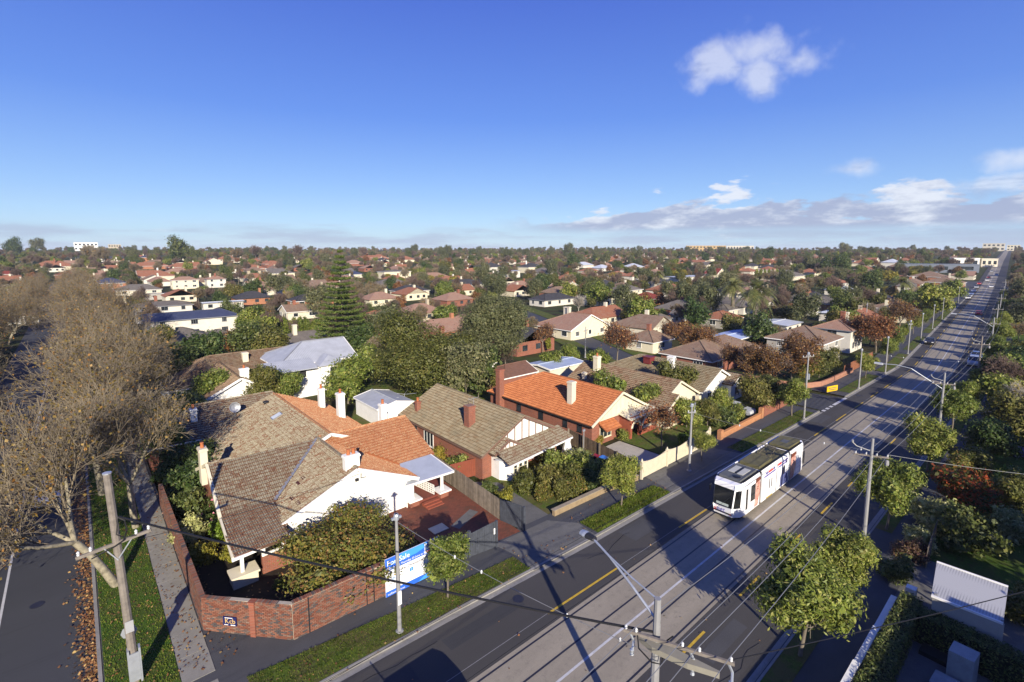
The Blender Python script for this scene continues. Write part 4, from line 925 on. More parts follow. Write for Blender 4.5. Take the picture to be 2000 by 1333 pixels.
# ------------------------------------------------------------------ walls, fences, gates, signs
BRICKS = pieces('wall_brick', [(0.0, (0.152, 0.058, 0.038)), (0.3, (0.196, 0.082, 0.054)), (0.55, (0.224, 0.107, 0.072)), (0.72, (0.160, 0.103, 0.079)), (0.80, (0.068, 0.062, 0.063)), (0.90, (0.100, 0.079, 0.074)), (1.0, (0.224, 0.150, 0.113))], 0.9, 0.15)
MORTAR = plain('lime_mortar', (0.38, 0.33, 0.26), 0.95, 0.2, 5.0)
BW, BH = 0.245, 0.093
def brick_run(frames, p, q, z0, z1, n):
    """brick frames over the outer face of a wall from p to q (outward normal n)"""
    p, q, n = Vector((*p, 0)), Vector((*q, 0)), Vector((*n, 0)); L = (q - p).length; a = (q - p) / L; rows = int(round((z1 - z0) / BH))
    for r in range(rows):
        x = -(BW / 2 if r % 2 else 0.0)
        while x < L - 0.03:
            x0, x1 = max(x, 0) + .006, min(x + BW, L) - .006
            if x1 - x0 > 0.04:
                c = p + a * (x0 + x1) / 2 + Vector((0, 0, z0 + (r + .5) * BH)) + n * random.uniform(-.004, .004)
                sx = (x1 - x0) / BW
                frames.append(Matrix(((a.x * sx, n.x, 0, c.x), (a.y * sx, n.y, 0, c.y), (0, 0, 1, c.z), (0, 0, 0, 1))))
            x += BW
wall1 = thing('brick_wall', 'tall mottled red brick wall folding round the street corner', 'wall', (7.65, 27.4, 0.12))
core = MB(); core.prism([(4.0, 31.6), (7.65, 27.39), (17.7, 27.25), (17.7, 27.48), (7.75, 27.62), (4.2, 31.75)], .05, lambda x, y: 2.12 if x < 5 else 2.28)
core.prism([(4.0, 31.6), (4.2, 31.7), (4.2, 50.5), (4.0, 50.5)], .05, 1.95); part('wall_core', core, MORTAR, wall1)
fr = []; d45 = Vector((7.65 - 4.0, 27.39 - 31.6, 0)).normalized(); n45 = (d45.y, -d45.x)
brick_run(fr, (4.0, 31.6), (6.05, 29.235), 0.13, 2.06, n45); brick_run(fr, (6.12, 29.155), (7.65, 27.39), 0.13, 2.15, n45)
brick_run(fr, (7.65, 27.39), (8.5, 27.378), .13, 2.30, (-.014, -1)); brick_run(fr, (8.55, 27.377), (12.0, 27.33), .13, 2.30, (-.014, -1)); brick_run(fr, (12.02, 27.33), (12.45, 27.325), .13, 2.30, (-.014, -1)); brick_run(fr, (12.5, 27.32), (17.7, 27.25), .13, 2.2, (-.014, -1))
brick_run(fr, (4.0, 50.5), (4.0, 31.65), .13, 1.9, (-1, 0))
Vb = [(sx * BW / 2 * .955, sy * .055, sz * (BH / 2 - .009)) for sz in (-1, 1) for sy in (-1, 1) for sx in (-1, 1)]; Fb = [(0, 2, 3, 1), (4, 5, 7, 6), (0, 1, 5, 4), (1, 3, 7, 5), (3, 2, 6, 7), (2, 0, 4, 6)]
# capping course laid on edge
cap = []
def cap_run(p, q, z, width=.24):
    p, q = Vector((*p, z)), Vector((*q, z)); L = (q - p).length; a = (q - p) / L; n = Vector((-a.y, a.x, 0)); k = int(L / .098)
    for i in range(k):
        c = p + a * (i + .5) * L / k; sx = .086 / BW; sy = (width + .03) / .11; cap.append(Matrix(((a.x * sx, n.x * sy, 0, c.x), (a.y * sx, n.y * sy, 0, c.y), (0, 0, 1, c.z + random.uniform(-.006, .006)), (0, 0, 0, 1))))
cap_run((4.1, 50.5), (4.1, 31.7), 1.96); cap_run((4.08, 31.65), (6.1, 29.3), 2.13); cap_run((6.15, 29.25), (7.7, 27.5), 2.22); cap_run((7.7, 27.5), (17.7, 27.37), 2.33)
order = sorted(range(len(fr)), key=lambda k: (fr[k].translation - EYE).length - (30 if fr[k].translation.x > 4.02 and fr[k].translation.x < 9.2 else 0)); pick = set(order[:290])
rest = [f for k, f in enumerate(fr) if k not in pick] + cap
mb = MB(); tiles_mesh(mb, rest, Vb, Fb); part('brick_courses', mb, BRICKS, wall1, kind='stuff')
bd = MB().mesh(Vb, Fb).data('brick', BRICKS); off = Matrix.Translation(-Vector(wall1.location))
for k in order[:290]:
    o = bpy.data.objects.new('brick', bd); COL.objects.link(o); o.parent = wall1; o.matrix_local = off @ fr[k]
part('movement_joint', MB().box((8.49, 27.31, .13), (8.56, 27.4, 2.3)), DARK, wall1); part('movement_joint', MB().box((11.985, 27.262, .13), (12.035, 27.35, 2.3)), DARK, wall1); part('movement_joint', MB().box((12.44, 27.256, .13), (12.51, 27.345, 2.3)), DARK, wall1)
c = Vector((6.08, 29.2, 0)); part('pier', MB().obox((c.x, c.y, 1.1), d45 * .16, Vector((*n45, 0)) * .14, (0, 0, 1.05)).obox((c.x, c.y, 2.2), d45 * .2, Vector((*n45, 0)) * .18, (0, 0, .07)), BRICK_R, wall1)
# estate agent's plate on the wall
NAVY = plain('navy_plate', (0.015, 0.018, 0.09), .5, .1, 2); GOLD = plain('gold_letters', (.62, .42, .16), .5, .1, 2); WLET = plain('white_letters', (.8, .8, .8), .5, .05, 2)
s0 = Vector((5.15, 30.25, .95)) + Vector((*n45, 0)) * .1; a45 = Vector((d45.x, d45.y, 0)); up = Vector((0, 0, 1)); nn = Vector((*n45, 0))
plate = thing('wall_plate', 'small navy plate with gold lettering fixed to the brick wall', 'sign', tuple(s0))
lpart('plate', MB().obox((0, 0, 0), a45 * .42, nn * .02, up * .27), NAVY, plate)
lettering('Kcb', .42, GOLD, plate, frame_matrix(tuple(-a45 * .30 - up * .12 + nn * .03), a45, up))
lpart('print_line', MB().obox(tuple(up * .21 + nn * .028 - a45 * .05), a45 * .24, nn * .004, up * .018), WLET, plate); lpart('print_line', MB().obox(tuple(-up * .22 + nn * .028 - a45 * .22), a45 * .12, nn * .004, up * .018), WLET, plate); lpart('print_line', MB().obox(tuple(-up * .22 + nn * .028 + a45 * .2), a45 * .14, nn * .004, up * .025), WLET, plate)

# timber gate leaves and paling fence of the corner house
GATE = plain('slate_gate_paint', (0.055, 0.062, 0.078), .75, .35, 3.0); PALING = plain('weathered_paling', (0.20, 0.165, 0.125), .95, .4, 2.5, .3, orand=.3)
def boards(root, p, q, h0, h1, mat, n, thick=.03, z=.13, name='board', gap=.012, cap=False, wav=0.0):
    p, q = Vector((*p, 0)), Vector((*q, 0)); a = (q - p).normalized(); L = (q - p).length; nrm = Vector((a.y, -a.x, 0)); me = None; w = L / n
    for i in range(n):
        c = p + a * w * (i + .5); h = h0 + (h1 - h0) * (i + .5) / n + random.uniform(-wav, wav)
        part(name, MB().obox(c + nrm * random.uniform(0, .008) + Vector((0, 0, z + h / 2)), a * (w / 2 - gap / 2), nrm * thick / 2, Vector((0, 0, h / 2))), mat, root)
g1 = thing('gate_leaf', 'slate grey boarded gate panel standing next to the sale board', 'gate', (18.3, 27.3, .13)); boards(g1, (17.9, 27.35), (19.55, 27.05), 1.75, 1.85, GATE, 9); boards(g1, (19.75, 27.0), (21.85, 26.7), 1.75, 2.05, GATE, 11)
part('post', MB().box((19.55, 26.92, .1), (19.75, 27.12, 2.1)), GATE, g1); part('post', MB().box((21.82, 26.6, .1), (21.98, 26.76, 2.2)), GATE, g1); part('rail', MB().bar((18, 27.45, .6), (21.8, 26.85, .6), .06, .1).bar((18, 27.45, 1.5), (21.8, 26.85, 1.5), .06, .1), GATE, g1)
part('house_number', MB().box((21.6, 26.60, 1.25), (21.72, 26.63, 1.7)), WLET, g1)
g2 = thing('open_gate', 'slate grey gate leaf folded open against the paling fence', 'gate', (24.6, 28.2, .13)); boards(g2, (24.45, 29.3), (24.85, 27.1), 1.85, 2.0, GATE, 10); part('post', MB().box((24.78, 26.82, .1), (24.98, 27.02, 2.1)), GATE, g2); part('brace', MB().bar((24.55, 29.2, .5), (24.93, 27.1, .5), .05, .1).bar((24.55, 29.2, 1.6), (24.93, 27.1, 1.6), .05, .1), GATE, g2)
f1 = thing('paling_fence', 'grey weathered paling fence between the brick patio and the bushy garden', 'fence', (24.9, 34, .13)); boards(f1, (24.45, 29.4), (25.3, 43.0), 1.8, 1.9, PALING, 90, .02, name='paling', wav=.03); part('rail', MB().bar((24.53, 29.4, .5), (25.38, 43, .5), .05, .09).bar((24.53, 29.4, 1.5), (25.38, 43, 1.5), .05, .09), PALING, f1)
f9 = thing('red_fence', 'short red-brown fence panel joining the paling fence to the brick house', 'fence', (26.6, 37.4, .13)); boards(f9, (25.2, 37.6), (27.85, 37.1), 1.7, 1.75, plain('red_fence_paint', (.20, .055, .03), .8, .2, 2), 12, .03)
f2 = thing('brown_fence', 'dark brown paling fence between the half-timbered house and the orange roofed house', 'fence', (39.8, 31, .13)); boards(f2, (39.2, 26.4), (40.6, 36.5), 1.65, 1.75, plain('brown_paling', (.12, .085, .055), .95, .4, 2.5, .3, orand=.3), 70, .02, name='paling', wav=.02)
for k in range(5): part('post', MB().box((39.05 + .35 * k * 1.0, 26.4 + 2.5 * k, .1), (39.19 + .35 * k, 26.54 + 2.5 * k, 1.95)), PALING, f2)
f3 = thing('cream_fence', 'cream boarded front fence with scalloped top and pointed posts', 'fence', (46, 26, .13)); CF = plain('cream_fence_paint', (.56, .50, .37), .75, .12, 2)
for k in range(3):
    x0, x1 = 39.3 + 4.4 * k, 39.3 + 4.4 * (k + 1)
    for i in range(16):
        t0 = (i + .5) / 16; h = 1.5 + .28 * (2 * t0 - 1) ** 2; xa = x0 + (x1 - x0) * t0; part('board', MB().box((xa - .135, 25.92, .2), (xa + .135, 25.96, h + .13)), CF, f3)
for k in range(4):
    x0 = 39.3 + 4.4 * k; part('post', MB().box((x0 - .11, 25.82, .1), (x0 + .11, 26.04, 1.95)).lathe([(.13, 1.95), (.09, 2.02), (.02, 2.2)], (x0, 25.93, 0), 6), CF, f3)
f4 = thing('orange_wall', 'low orange brick garden wall along the footpath behind the tram', 'wall', (62, 25.8, .13)); part('wall_core', MB().box((54.8, 25.7, .1), (66, 25.95, .75)).box((54.6, 25.6, .1), (55.2, 26.05, 1.25)).box((65.8, 25.6, .1), (66.4, 26.05, 1.5)), brickmat('ochre_brick', (.42, .18, .075), (.33, .13, .055), (.35, .27, .2)), f4); part('coping', MB().box((55.2, 25.65, .75), (65.8, 26.0, .83)), plain('orange_coping', (.48, .22, .09), .8, .2, 3), f4)
f5 = thing('brick_fence', 'brown brick wall behind the yellow-green tree next to the cross street', 'wall', (69, 25.8, .13)); part('wall_core', MB().box((66.8, 25.7, .1), (74.8, 25.95, 1.5)).box((74.6, 25.7, .1), (74.85, 38, 1.4)), BRICK_R, f5)
f6 = thing('garden_wall', 'low tan stone garden wall in front of the bushy garden', 'wall', (33, 26.6, .13)); part('wall_core', MB().prism([(28.2, 26.75), (34.5, 26.55), (38.9, 26.0), (38.9, 26.25), (34.5, 26.85), (28.2, 27.05)], .1, .62), plain('tan_stone', (.27, .20, .12), .9, .3, 3, .4), f6); part('coping', MB().prism([(28.1, 26.7), (34.5, 26.5), (38.9, 25.95), (38.9, 26.3), (34.5, 26.9), (28.1, 27.1)], .62, .68), plain('tan_coping', (.30, .25, .18), .9, .3, 3), f6)
f7 = thing('corner_wall', 'curved low brick garden wall round the far corner of the cross street', 'wall', (88, 26, .13))
cw = MB(); pts = [(84.6, 40), (84.8, 30), (86, 27.2), (89, 25.9), (93, 25.6), (104, 25.4)]
for p, q in zip(pts, pts[1:]): cw.bar((*p, .5), (*q, .5), .25, .85)
part('wall_core', cw, brickmat('salmon_brick', (.36, .16, .10), (.28, .12, .08), (.34, .27, .22)), f7)
f8 = thing('timber_fence', 'reddish timber fence by the footpath beyond the cross street', 'fence', (106, 26.5, .13)); boards(f8, (100.0, 25.7), (118, 25.6), 1.7, 1.8, plain('red_timber', (.23, .09, .045), .85, .25, 2), 40, .03)

# ---- for-sale board
sb = thing('sale_board', 'large blue and white property sale board leaning on the brick wall', 'sign', (15.1, 27.1, .2))
BLUE = plain('board_blue', (.03, .13, .62), .45, .05, .5); SKYB = plain('board_sky_blue', (.06, .30, .85), .45, .05, .5); BWHITE = plain('board_white', (.80, .81, .83), .45, .03, .5); INK = plain('board_ink', (.05, .06, .12), .5, .05, 1)
x0, x1, yb, z0, z1 = 13.15, 17.05, 27.02, .17, 2.72
part('panel', MB().box((x0, yb, z0), (x1, yb + .05, z1)), BWHITE, sb)
part('header', MB().box((x0, yb - .008, 1.88), (x1, yb - .002, z1)), BLUE, sb); part('header_sky', MB().face([(x0 + 1.2, yb - .012, z1), (x0 + .3, yb - .012, 2.25), (x0 + 2.2, yb - .012, 2.25), (x1, yb - .012, 2.62), (x1, yb - .012, z1)]), SKYB, sb)
part('footer', MB().box((x0, yb - .008, z0), (x1, yb - .002, .52)), BLUE, sb); part('footer_sky', MB().face([(x1 - 1.6, yb - .012, z0), (x1, yb - .012, z0), (x1, yb - .012, .52), (x1 - .9, yb - .012, .52)]), SKYB, sb)
part('agent_badge', MB().box((x1 - 1.05, yb - .02, 1.95), (x1 - .1, yb - .013, 2.6)), BWHITE, sb); part('agent_badge', MB().box((x1 - 1.0, yb - .026, 2.0), (x1 - .15, yb - .021, 2.55)), plain('badge_blue', (.02, .06, .40), .5, .05, 1), sb)
part('badge_stripe', MB().box((x1 - 1.0, yb - .032, 2.0), (x1 - .15, yb - .027, 2.08)), plain('badge_red', (.55, .05, .04), .5, .05, 1), sb)
def sline(t, s, x, z, m, al='LEFT'): lettering(t, s, m, sb, frame_matrix((x - 15.1, yb - .03 - 27.1, z - .2), (1, 0, 0), (0, 0, 1)), align=al)
sline('For Sale', .50, x0 + .1, 2.24, WLET); sline('EOI closing Thursday 25 June at 3pm', .20, x0 + .1, 1.98, WLET); sline('Colliers', .20, x1 - .95, 2.24, WLET); sline('Prime Corner Development Site', .235, x0 + .16, 1.58, INK)
sline('m2', .34, x0 + .40, 1.18, SKYB); sline('colliers.com.au', .20, x0 + .12, .26, WLET)
part('icon', MB().box((x0 + 1.72, yb - .014, 1.17), (x0 + 1.98, yb - .009, 1.43)), SKYB, sb); sline('2', .2, x0 + 1.79, 1.22, WLET); sline('h', .28, x0 + 2.75, 1.2, SKYB)
def print_lines(parent, x, y, zs, ws, h, mat, ox=0.0, oy=0.0, oz=0.0):
    """small print too fine to read: one thin strip a line"""
    for z, w in zip(zs, ws): lpart('print_line', MB().box((x - ox, y - oy - .004, z - oz), (x + w - ox, y - oy, z + h - oz)), mat, parent)
PALEINK = plain('print_grey', (.45, .47, .52), .5, .05, 1)
for xx in (x0 + .2, x0 + 1.55, x0 + 2.7): print_lines(sb, xx, yb - .012, (1.0, .9, .8), (.55, .42, .5), .035, PALEINK, 15.1, 27.1, .2)
for xx in (x0 + .2, x0 + 1.5, x0 + 2.8): print_lines(sb, xx, yb - .012, (.70, .60), (.62, .75), .045, PALEINK, 15.1, 27.1, .2)

# ------------------------------------------------------------------ tram
tram = thing('tram', 'white articulated tram wrapped in advertising, running towards the camera on the tracks', 'tram', (45.9, 17.55, 0))
TW = plain('tram_white', (.80, .80, .82), .35, .06, .6); TDARK = plain('tram_roof_grey', (.10, .105, .11), .7, .25, 1.5); OLIVE = plain('tram_roof_olive', (.12, .11, .055), .8, .3, 1.5); TBLACK = plain('tram_black', (.012, .012, .014), .4, .1, 1); SKIN = None
HW, ZB, ZT = 1.22, .32, 3.15; X0, X1 = -7.6, 7.6        # half width; skirt and cornice heights; nose and tail
def sect(x, hw, zt=ZT, zb=ZB): return [(x, -hw, zb), (x, -hw, zt - .25), (x, -hw + .12, zt), (x, hw - .12, zt), (x, hw, zt - .25), (x, hw, zb)]
def loft(mb, secs, mi=0, ends=True):
    k = len(mb.v); n = len(secs[0])
    for s_ in secs: mb.v.extend(s_)
    for i in range(len(secs) - 1):
        for j in range(n):
            a, b = k + i * n + j, k + i * n + (j + 1) % n; mb.f.append((a, a + n, b + n, b)); mb.mi.append(mi); mb.uv.append(None)
    if ends: mb.f.append(tuple(k + j for j in range(n))); mb.mi.append(mi); mb.uv.append(None); mb.f.append(tuple(k + (len(secs) - 1) * n + j for j in reversed(range(n)))); mb.mi.append(mi); mb.uv.append(None)
def nose(sgn):
    o = X0 if sgn < 0 else X1; f = lambda dx: o - sgn * dx
    S = [[(f(0.10 + .06), -.72, .40), (f(.0), -.78, 1.10), (f(.30), -.84, 3.02), (f(.36), -.80, 3.12), (f(.36), .80, 3.12), (f(.30), .84, 3.02), (f(.0), .78, 1.10), (f(.16), .72, .40)]]
    S.append([(f(.75), -1.10, .34), (f(.68), -1.14, 1.10), (f(.9), -1.14, 2.98), (f(.9), -1.02, 3.14), (f(.9), 1.02, 3.14), (f(.9), 1.14, 2.98), (f(.68), 1.14, 1.10), (f(.75), 1.10, .34)])
    S.append([(f(1.5), -HW, ZB), (f(1.5), -HW, 1.10), (f(1.5), -HW, ZT - .25), (f(1.5), -HW + .12, ZT), (f(1.5), HW - .12, ZT), (f(1.5), HW, ZT - .25), (f(1.5), HW, 1.1), (f(1.5), HW, ZB)])
    return S
def body(secs): m = MB(); loft(m, secs if secs[0][0][0] < secs[-1][0][0] else secs[::-1]); return m
S8 = lambda x: [(x, -HW, ZB), (x, -HW, 1.10), (x, -HW, ZT - .25), (x, -HW + .12, ZT), (x, HW - .12, ZT), (x, HW, ZT - .25), (x, HW, 1.1), (x, HW, ZB)]
lead = lpart('front_module', body(nose(-1) + [S8(-3.35)]), TW, tram); mid = lpart('middle_module', body([S8(-2.95), S8(2.95)]), TW, tram); tail = lpart('rear_module', body([S8(3.35)] + nose(1)[::-1]), TW, tram)
for a, b in ((-3.35, -2.95), (2.95, 3.35)):
    lpart('bellows', MB().box((a, -HW + .1, ZB + .1), (b, HW - .1, ZT - .06)), TBLACK, tram)
def front_panel(z0, z1, hw0, hw1, off, parent, mat, name, sgn=-1):
    t = lambda z: .0 + max(0, z - 1.1) * .30 / 1.92 + max(0, 1.1 - z) * .23
    xo = (X0 if sgn < 0 else X1); f = lambda z: xo - sgn * (t(z) - off)
    return lpart(name, MB().mesh([(f(z0), -hw0, z0), (f(z1), -hw1, z1), (f(z1), hw1, z1), (f(z0), hw0, z0), (f(z0) + .03, -hw0, z0), (f(z1) + .03, -hw1, z1), (f(z1) + .03, hw1, z1), (f(z0) + .03, hw0, z0)], [(0, 3, 2, 1), (4, 5, 6, 7), (0, 1, 5, 4), (1, 2, 6, 5), (2, 3, 7, 6), (3, 0, 4, 7)]), mat, parent)
TG = glass('tram_glass', (.012, .014, .016))
ws = front_panel(1.22, 2.72, .78, .80, .03, lead, TG, 'windscreen'); front_panel(1.22, 2.72, .78, .80, .03, tail, TG, 'windscreen', 1)
front_panel(1.30, 1.48, .5, .5, .05, lead, plain('dashboard', (.35, .40, .38), .6, .1, 2), 'destination_blind'); front_panel(.60, .72, .76, .76, .04, lead, TBLACK, 'bumper')
for s_ in (-.66, .66): front_panel(.62, .70, .06, .06, .06, lead, plain('lamp_red', (.3, .02, .02), .3, .1, 1), 'headlight').location = (0, s_, 0)
ml = frame_matrix((X0 - .05, .66, .76), (0, -1, 0), (.12, 0, 1)); lettering('ii', .52, plain('advert_red', (.6, .03, .03), .5, .05, 1), lead, ml); lettering('net', .52, plain('advert_violet', (.10, .08, .35), .5, .05, 1), lead, frame_matrix((X0 - .05, .42, .76), (0, -1, 0), (.12, 0, 1)))
# angled corner windows and mirrors
for s_ in (-1, 1):
    lpart('side_glass', MB().mesh([(X0 + .12, s_ * .86, 1.2), (X0 + .66, s_ * 1.165, 1.2), (X0 + .84, s_ * 1.165, 2.62), (X0 + .36, s_ * .90, 2.62), (X0 + .16, s_ * .80, 1.2), (X0 + .70, s_ * 1.10, 1.2), (X0 + .86, s_ * 1.10, 2.62), (X0 + .4, s_ * .84, 2.62)], [(0, 1, 2, 3), (4, 7, 6, 5), (0, 4, 5, 1), (1, 5, 6, 2), (2, 6, 7, 3), (3, 7, 4, 0)]), TG, lead)
    lpart('mirror', MB().box((X0 + .25, s_ * 1.22 - .04, 2.0), (X0 + .33, s_ * 1.22 + .04, 2.5)).tube([(X0 + .3, s_ * 1.22, 2.5), (X0 + .55, s_ * 1.1, 2.6)], .03, 5), TBLACK, lead)
ys = -HW - .012
def side(name, xa, xb, za, zb_, mat, parent, dy=0.0): return lpart(name, MB().box((xa, ys - dy - .006, za), (xb, ys - dy + .006, zb_)), mat, parent)
side('cab_door', -6.05, -5.72, .75, 2.5, TG, lead); side('window', -5.15, -4.35, 1.15, 2.55, TG, lead); side('window', 6.6, 7.0, 1.0, 2.3, TG, tail)
for xm in (-3.33, 3.37): side('gangway_seam', xm - .03, xm + .03, .35, 2.95, TBLACK, lead if xm < 0 else tail, .01)
for xa in (-1.7, -1.25): side('door', xa, xa + .42, .45, 2.45, TW, mid, .006)
for xa in (-1.48, -1.02): side('door_pane', xa, xa + .15, 1.15, 2.0, TBLACK, mid, .014)
side('door_seam', .1, .14, .36, 2.85, TBLACK, mid, .01); side('door_sill', -1.9, -.7, .34, .42, YELLOW, mid, .012)
SEAM = plain('panel_seam', (.35, .35, .36), .5, .1, 2)
for par, xs_ in ((lead, (-5.55, -4.32)), (mid, (-2.0, -.55, 1.0, 2.4)), (tail, (4.75, 5.9))):
    for x_ in xs_: side('panel_seam', x_ - .008, x_ + .008, .36, 2.88, SEAM, par, .008)
for par, xa, xb in ((lead, -6.05, -3.4), (mid, -2.9, 2.9), (tail, 3.4, 6.05)): side('skirt_seam', xa, xb, .56, .575, SEAM, par, .008); side('cornice_seam', xa, xb, 2.86, 2.872, SEAM, par, .008)  # thin grey line along the skirt, in the panel seam colour
# printed advertising: half faces beside the joints, lettering and a cloaked figure
def advert_face(parent, xa, xb, flip):
    t = NT('face_print_%d' % int(flip)); tcn = t.n('ShaderNodeTexCoord'); f = t.noise(2.2, 5.0, .6, coord='Object')
    m = t.fin(t.ramp(f, [(.3, (.36, .15, .12)), (.5, (.58, .30, .24)), (.7, (.70, .43, .36))]), .4)
    w = xb - xa; P = []
    for z, k in ((.42, .62), (.8, .75), (1.2, .92), (1.7, 1.0), (2.2, .95), (2.6, .85), (2.88, .62)): P.append((z, k))
    L = [(xa if not flip else xb - w * k, ys - .014, z) for z, k in P]; Rr = [(xa + w * k if not flip else xb, ys - .014, z) for z, k in P]
    mb = MB(); mb.face(L[::1] and [*L, *Rr[::-1]][::-1]); o = lpart('face_print', mb, m, parent)
    hair = MB().face([(xa, ys - .018, 2.5), (xb, ys - .018, 2.62), (xb - .1 * w, ys - .018, 2.89), (xa, ys - .018, 2.89)][::1]); lpart('hair_print', hair, plain('hair_brown', (.16, .05, .03), .5, .2, 3), parent)
    ex = xa + w * .45; lpart('eye_print', MB().box((ex - .10, ys - .024, 1.88), (ex + .12, ys - .017, 1.97)), plain('eye_dark', (.08, .03, .025), .4, .1, 1), parent); lpart('lip_print', MB().box((ex - .05, ys - .024, .95), (ex + .14, ys - .017, 1.05)), plain('lip_rose', (.45, .10, .10), .4, .1, 1), parent); lpart('brow_print', MB().box((ex - .14, ys - .024, 2.08), (ex + .16, ys - .017, 2.14)), plain('hair_brown', (.16, .05, .03), .5, .2, 3), parent)
advert_face(lead, -4.3, -3.38, False); advert_face(tail, 3.42, 4.7, False)
def tline(txt, s_, x, z, m, par): lettering(txt, s_, m, par, frame_matrix((x, ys - .03, z), (1, 0, 0), (0, 0, 1)))
AV = plain('advert_violet', (.10, .08, .35), .5, .05, 1); AR_ = plain('advert_red', (.6, .03, .03), .5, .05, 1)
print_lines(mid, -2.3, ys - .016, (2.66,), (.5,), .14, AV); print_lines(mid, -1.7, ys - .016, (2.66,), (.9,), .16, AR_); print_lines(mid, -.7, ys - .016, (2.66,), (.35,), .16, AV); print_lines(mid, .3, ys - .016, (2.68,), (.75,), .16, AR_); print_lines(mid, 1.15, ys - .016, (2.68,), (1.5,), .13, AV); print_lines(mid, -2.6, ys - .016, (2.44,), (2.4,), .11, AV); print_lines(mid, .4, ys - .016, (2.46,), (2.1,), .11, AV)
for z_ in (2.1, 1.95, 1.8, 1.65, 1.5): print_lines(mid, .28, ys - .016, (z_,), (.5,), .05, PALEINK)
for z_ in (2.5, 2.3, 1.5, 1.1): print_lines(tail, 4.8, ys - .016, (z_,), (1.1,), .03, PALEINK)
cl_ = MB(); pts = [(1.0, .45), (1.05, 1.3), (1.35, 1.7), (1.55, 2.15), (1.8, 2.35), (2.0, 2.1), (2.1, 1.6), (2.6, 1.3), (2.8, .8), (2.8, .45)]; cl_.face([(x, ys - .016, z) for x, z in pts][::-1]); lpart('figure_print', cl_, plain('figure_blue', (.10, .12, .28), .5, .5, 5), mid); lpart('figure_print', MB().face([(x, ys - .02, z) for x, z in [(1.55, 1.45), (1.5, 2.0), (1.75, 2.38), (2.0, 2.1), (2.0, 1.5)]][::-1]), plain('figure_hair', (.02, .02, .04), .5, .3, 5), mid)
# roof equipment
rt = lambda xa, xb, w, z, mat, nm='roof_panel': lpart(nm, MB().box((xa, -w, ZT - .02), (xb, w, ZT + z)), mat, tram)
lpart('roof_deck', MB().box((-6.65, -1.0, ZT + .003), (-3.36, 1.0, ZT + .02)), TBLACK, lead); lpart('roof_deck', MB().box((-2.93, -1.0, ZT + .003), (2.93, 1.0, ZT + .02)), OLIVE, mid); lpart('roof_deck', MB().box((3.37, -1.0, ZT + .003), (6.65, 1.0, ZT + .02)), TBLACK, tail)
rt(-6.6, -3.4, .86, .20, TDARK, 'air_conditioner'); rt(-2.8, -.1, .84, .26, OLIVE, 'equipment_box'); rt(3.6, 6.6, .86, .22, OLIVE, 'air_conditioner')
PALEP = plain('hatch_pale', (.42, .42, .38), .6, .1, 2)
for xa, ya in ((-5.5, -.62), (-5.5, .12)): lpart('hatch', MB().box((xa, ya, ZT + .20), (xa + 1.5, ya + .5, ZT + .24)), PALEP, tram)
lpart('hatch', MB().box((-5.4, -.08, ZT + .2), (-4.0, .08, ZT + .25)), TBLACK, tram); lpart('fan', MB().lathe([(.3, 0), (.3, .05), (.1, .07)], (-6.1, -.4, ZT + .2), 10), TBLACK, tram); lpart('hatch', MB().box((4.6, -.35, ZT + .22), (5.5, .25, ZT + .26)), TDARK, tram)
pg = MB()
for y_ in (-.5, .5): pg.tube([(.3, y_, ZT + .15), (1.9, y_ * .8, ZT + .55), (.7, y_ * .9, ZT + .95)], .035, 5)
for x_ in (.3, 1.1, 2.4): pg.tube([(x_, -.6, ZT + .15), (x_, .6, ZT + .15)], .04, 5)
pg.tube([(.7, -.8, ZT + .97), (.7, .8, ZT + .97)], .04, 5); pg.tube([(.9, -.7, ZT + .98), (.9, .7, ZT + .98)], .03, 5); lpart('pantograph', pg, plain('pantograph_brown', (.13, .11, .07), .6, .2, 3), tram)
for s_ in (-1, 1): lpart('roof_rail', MB().tube([(-6.4, s_ * 1.08, ZT + .06), (6.4, s_ * 1.08, ZT + .06)], .05, 5), TW if s_ > 0 else TBLACK, tram)
for x_ in (-6.1, -4.4, -1.6, 1.6, 4.4, 6.1): lpart('bogie', MB().box((x_ - .45, -.95, .04), (x_ + .45, .95, .42)), TBLACK, tram)

# ------------------------------------------------------------------ poles and wires
POLE = plain('grey_pole', (.28, .28, .28), .6, .18, 1.5, metal=.2); WOOD = plain('pole_timber', (.20, .175, .15), .95, .4, 3.0, .4); INSUL = plain('porcelain', (.55, .56, .56), .3, .1, 2); GALV = plain('galvanised', (.42, .45, .49), .45, .2, 2, metal=.5); CABLE = plain('cable_black', (.012, .012, .014), .6, .1, 1); WIRE = plain('bright_wire', (.24, .245, .25), .6, .1, 1, metal=.4)
def steel_pole(name, label, x, y, h, r=.13, group=None, mat=POLE, base=True):
    r_ = thing(name, label, 'pole', (x, y, ground_z(x, y) + .13), 0, group); lpart('shaft', MB().tube([(0, 0, 0), (0, 0, h * .45), (0, 0, h)], [r, r * .9, r * .62], 9), mat, r_)
    if base: lpart('base_collar', MB().lathe([(r * 2.0, 0), (r * 1.9, .06), (r * 1.1, .10)], (0, 0, 0), 10), mat, r_)
    return r_
def crossarm(root, z, L, ang, mat=WOOD, n=4):
    d = Vector((math.cos(ang), math.sin(ang), 0)); a = lpart('crossarm', MB().bar(d * -L / 2 + Vector((0, 0, z)), d * L / 2 + Vector((0, 0, z)), .09, .11), mat, root); out = []
    for i in range(n):
        p = d * (-L / 2 + L * (i + .15) / (n - .7)) + Vector((0, 0, z + .05)); lpart('insulator', MB().lathe([(.03, 0), (.055, .05), (.04, .09), (.06, .13), (.03, .18)], tuple(p), 7), INSUL, a); out.append(root.location + p + Vector((0, 0, .18)))
    return out
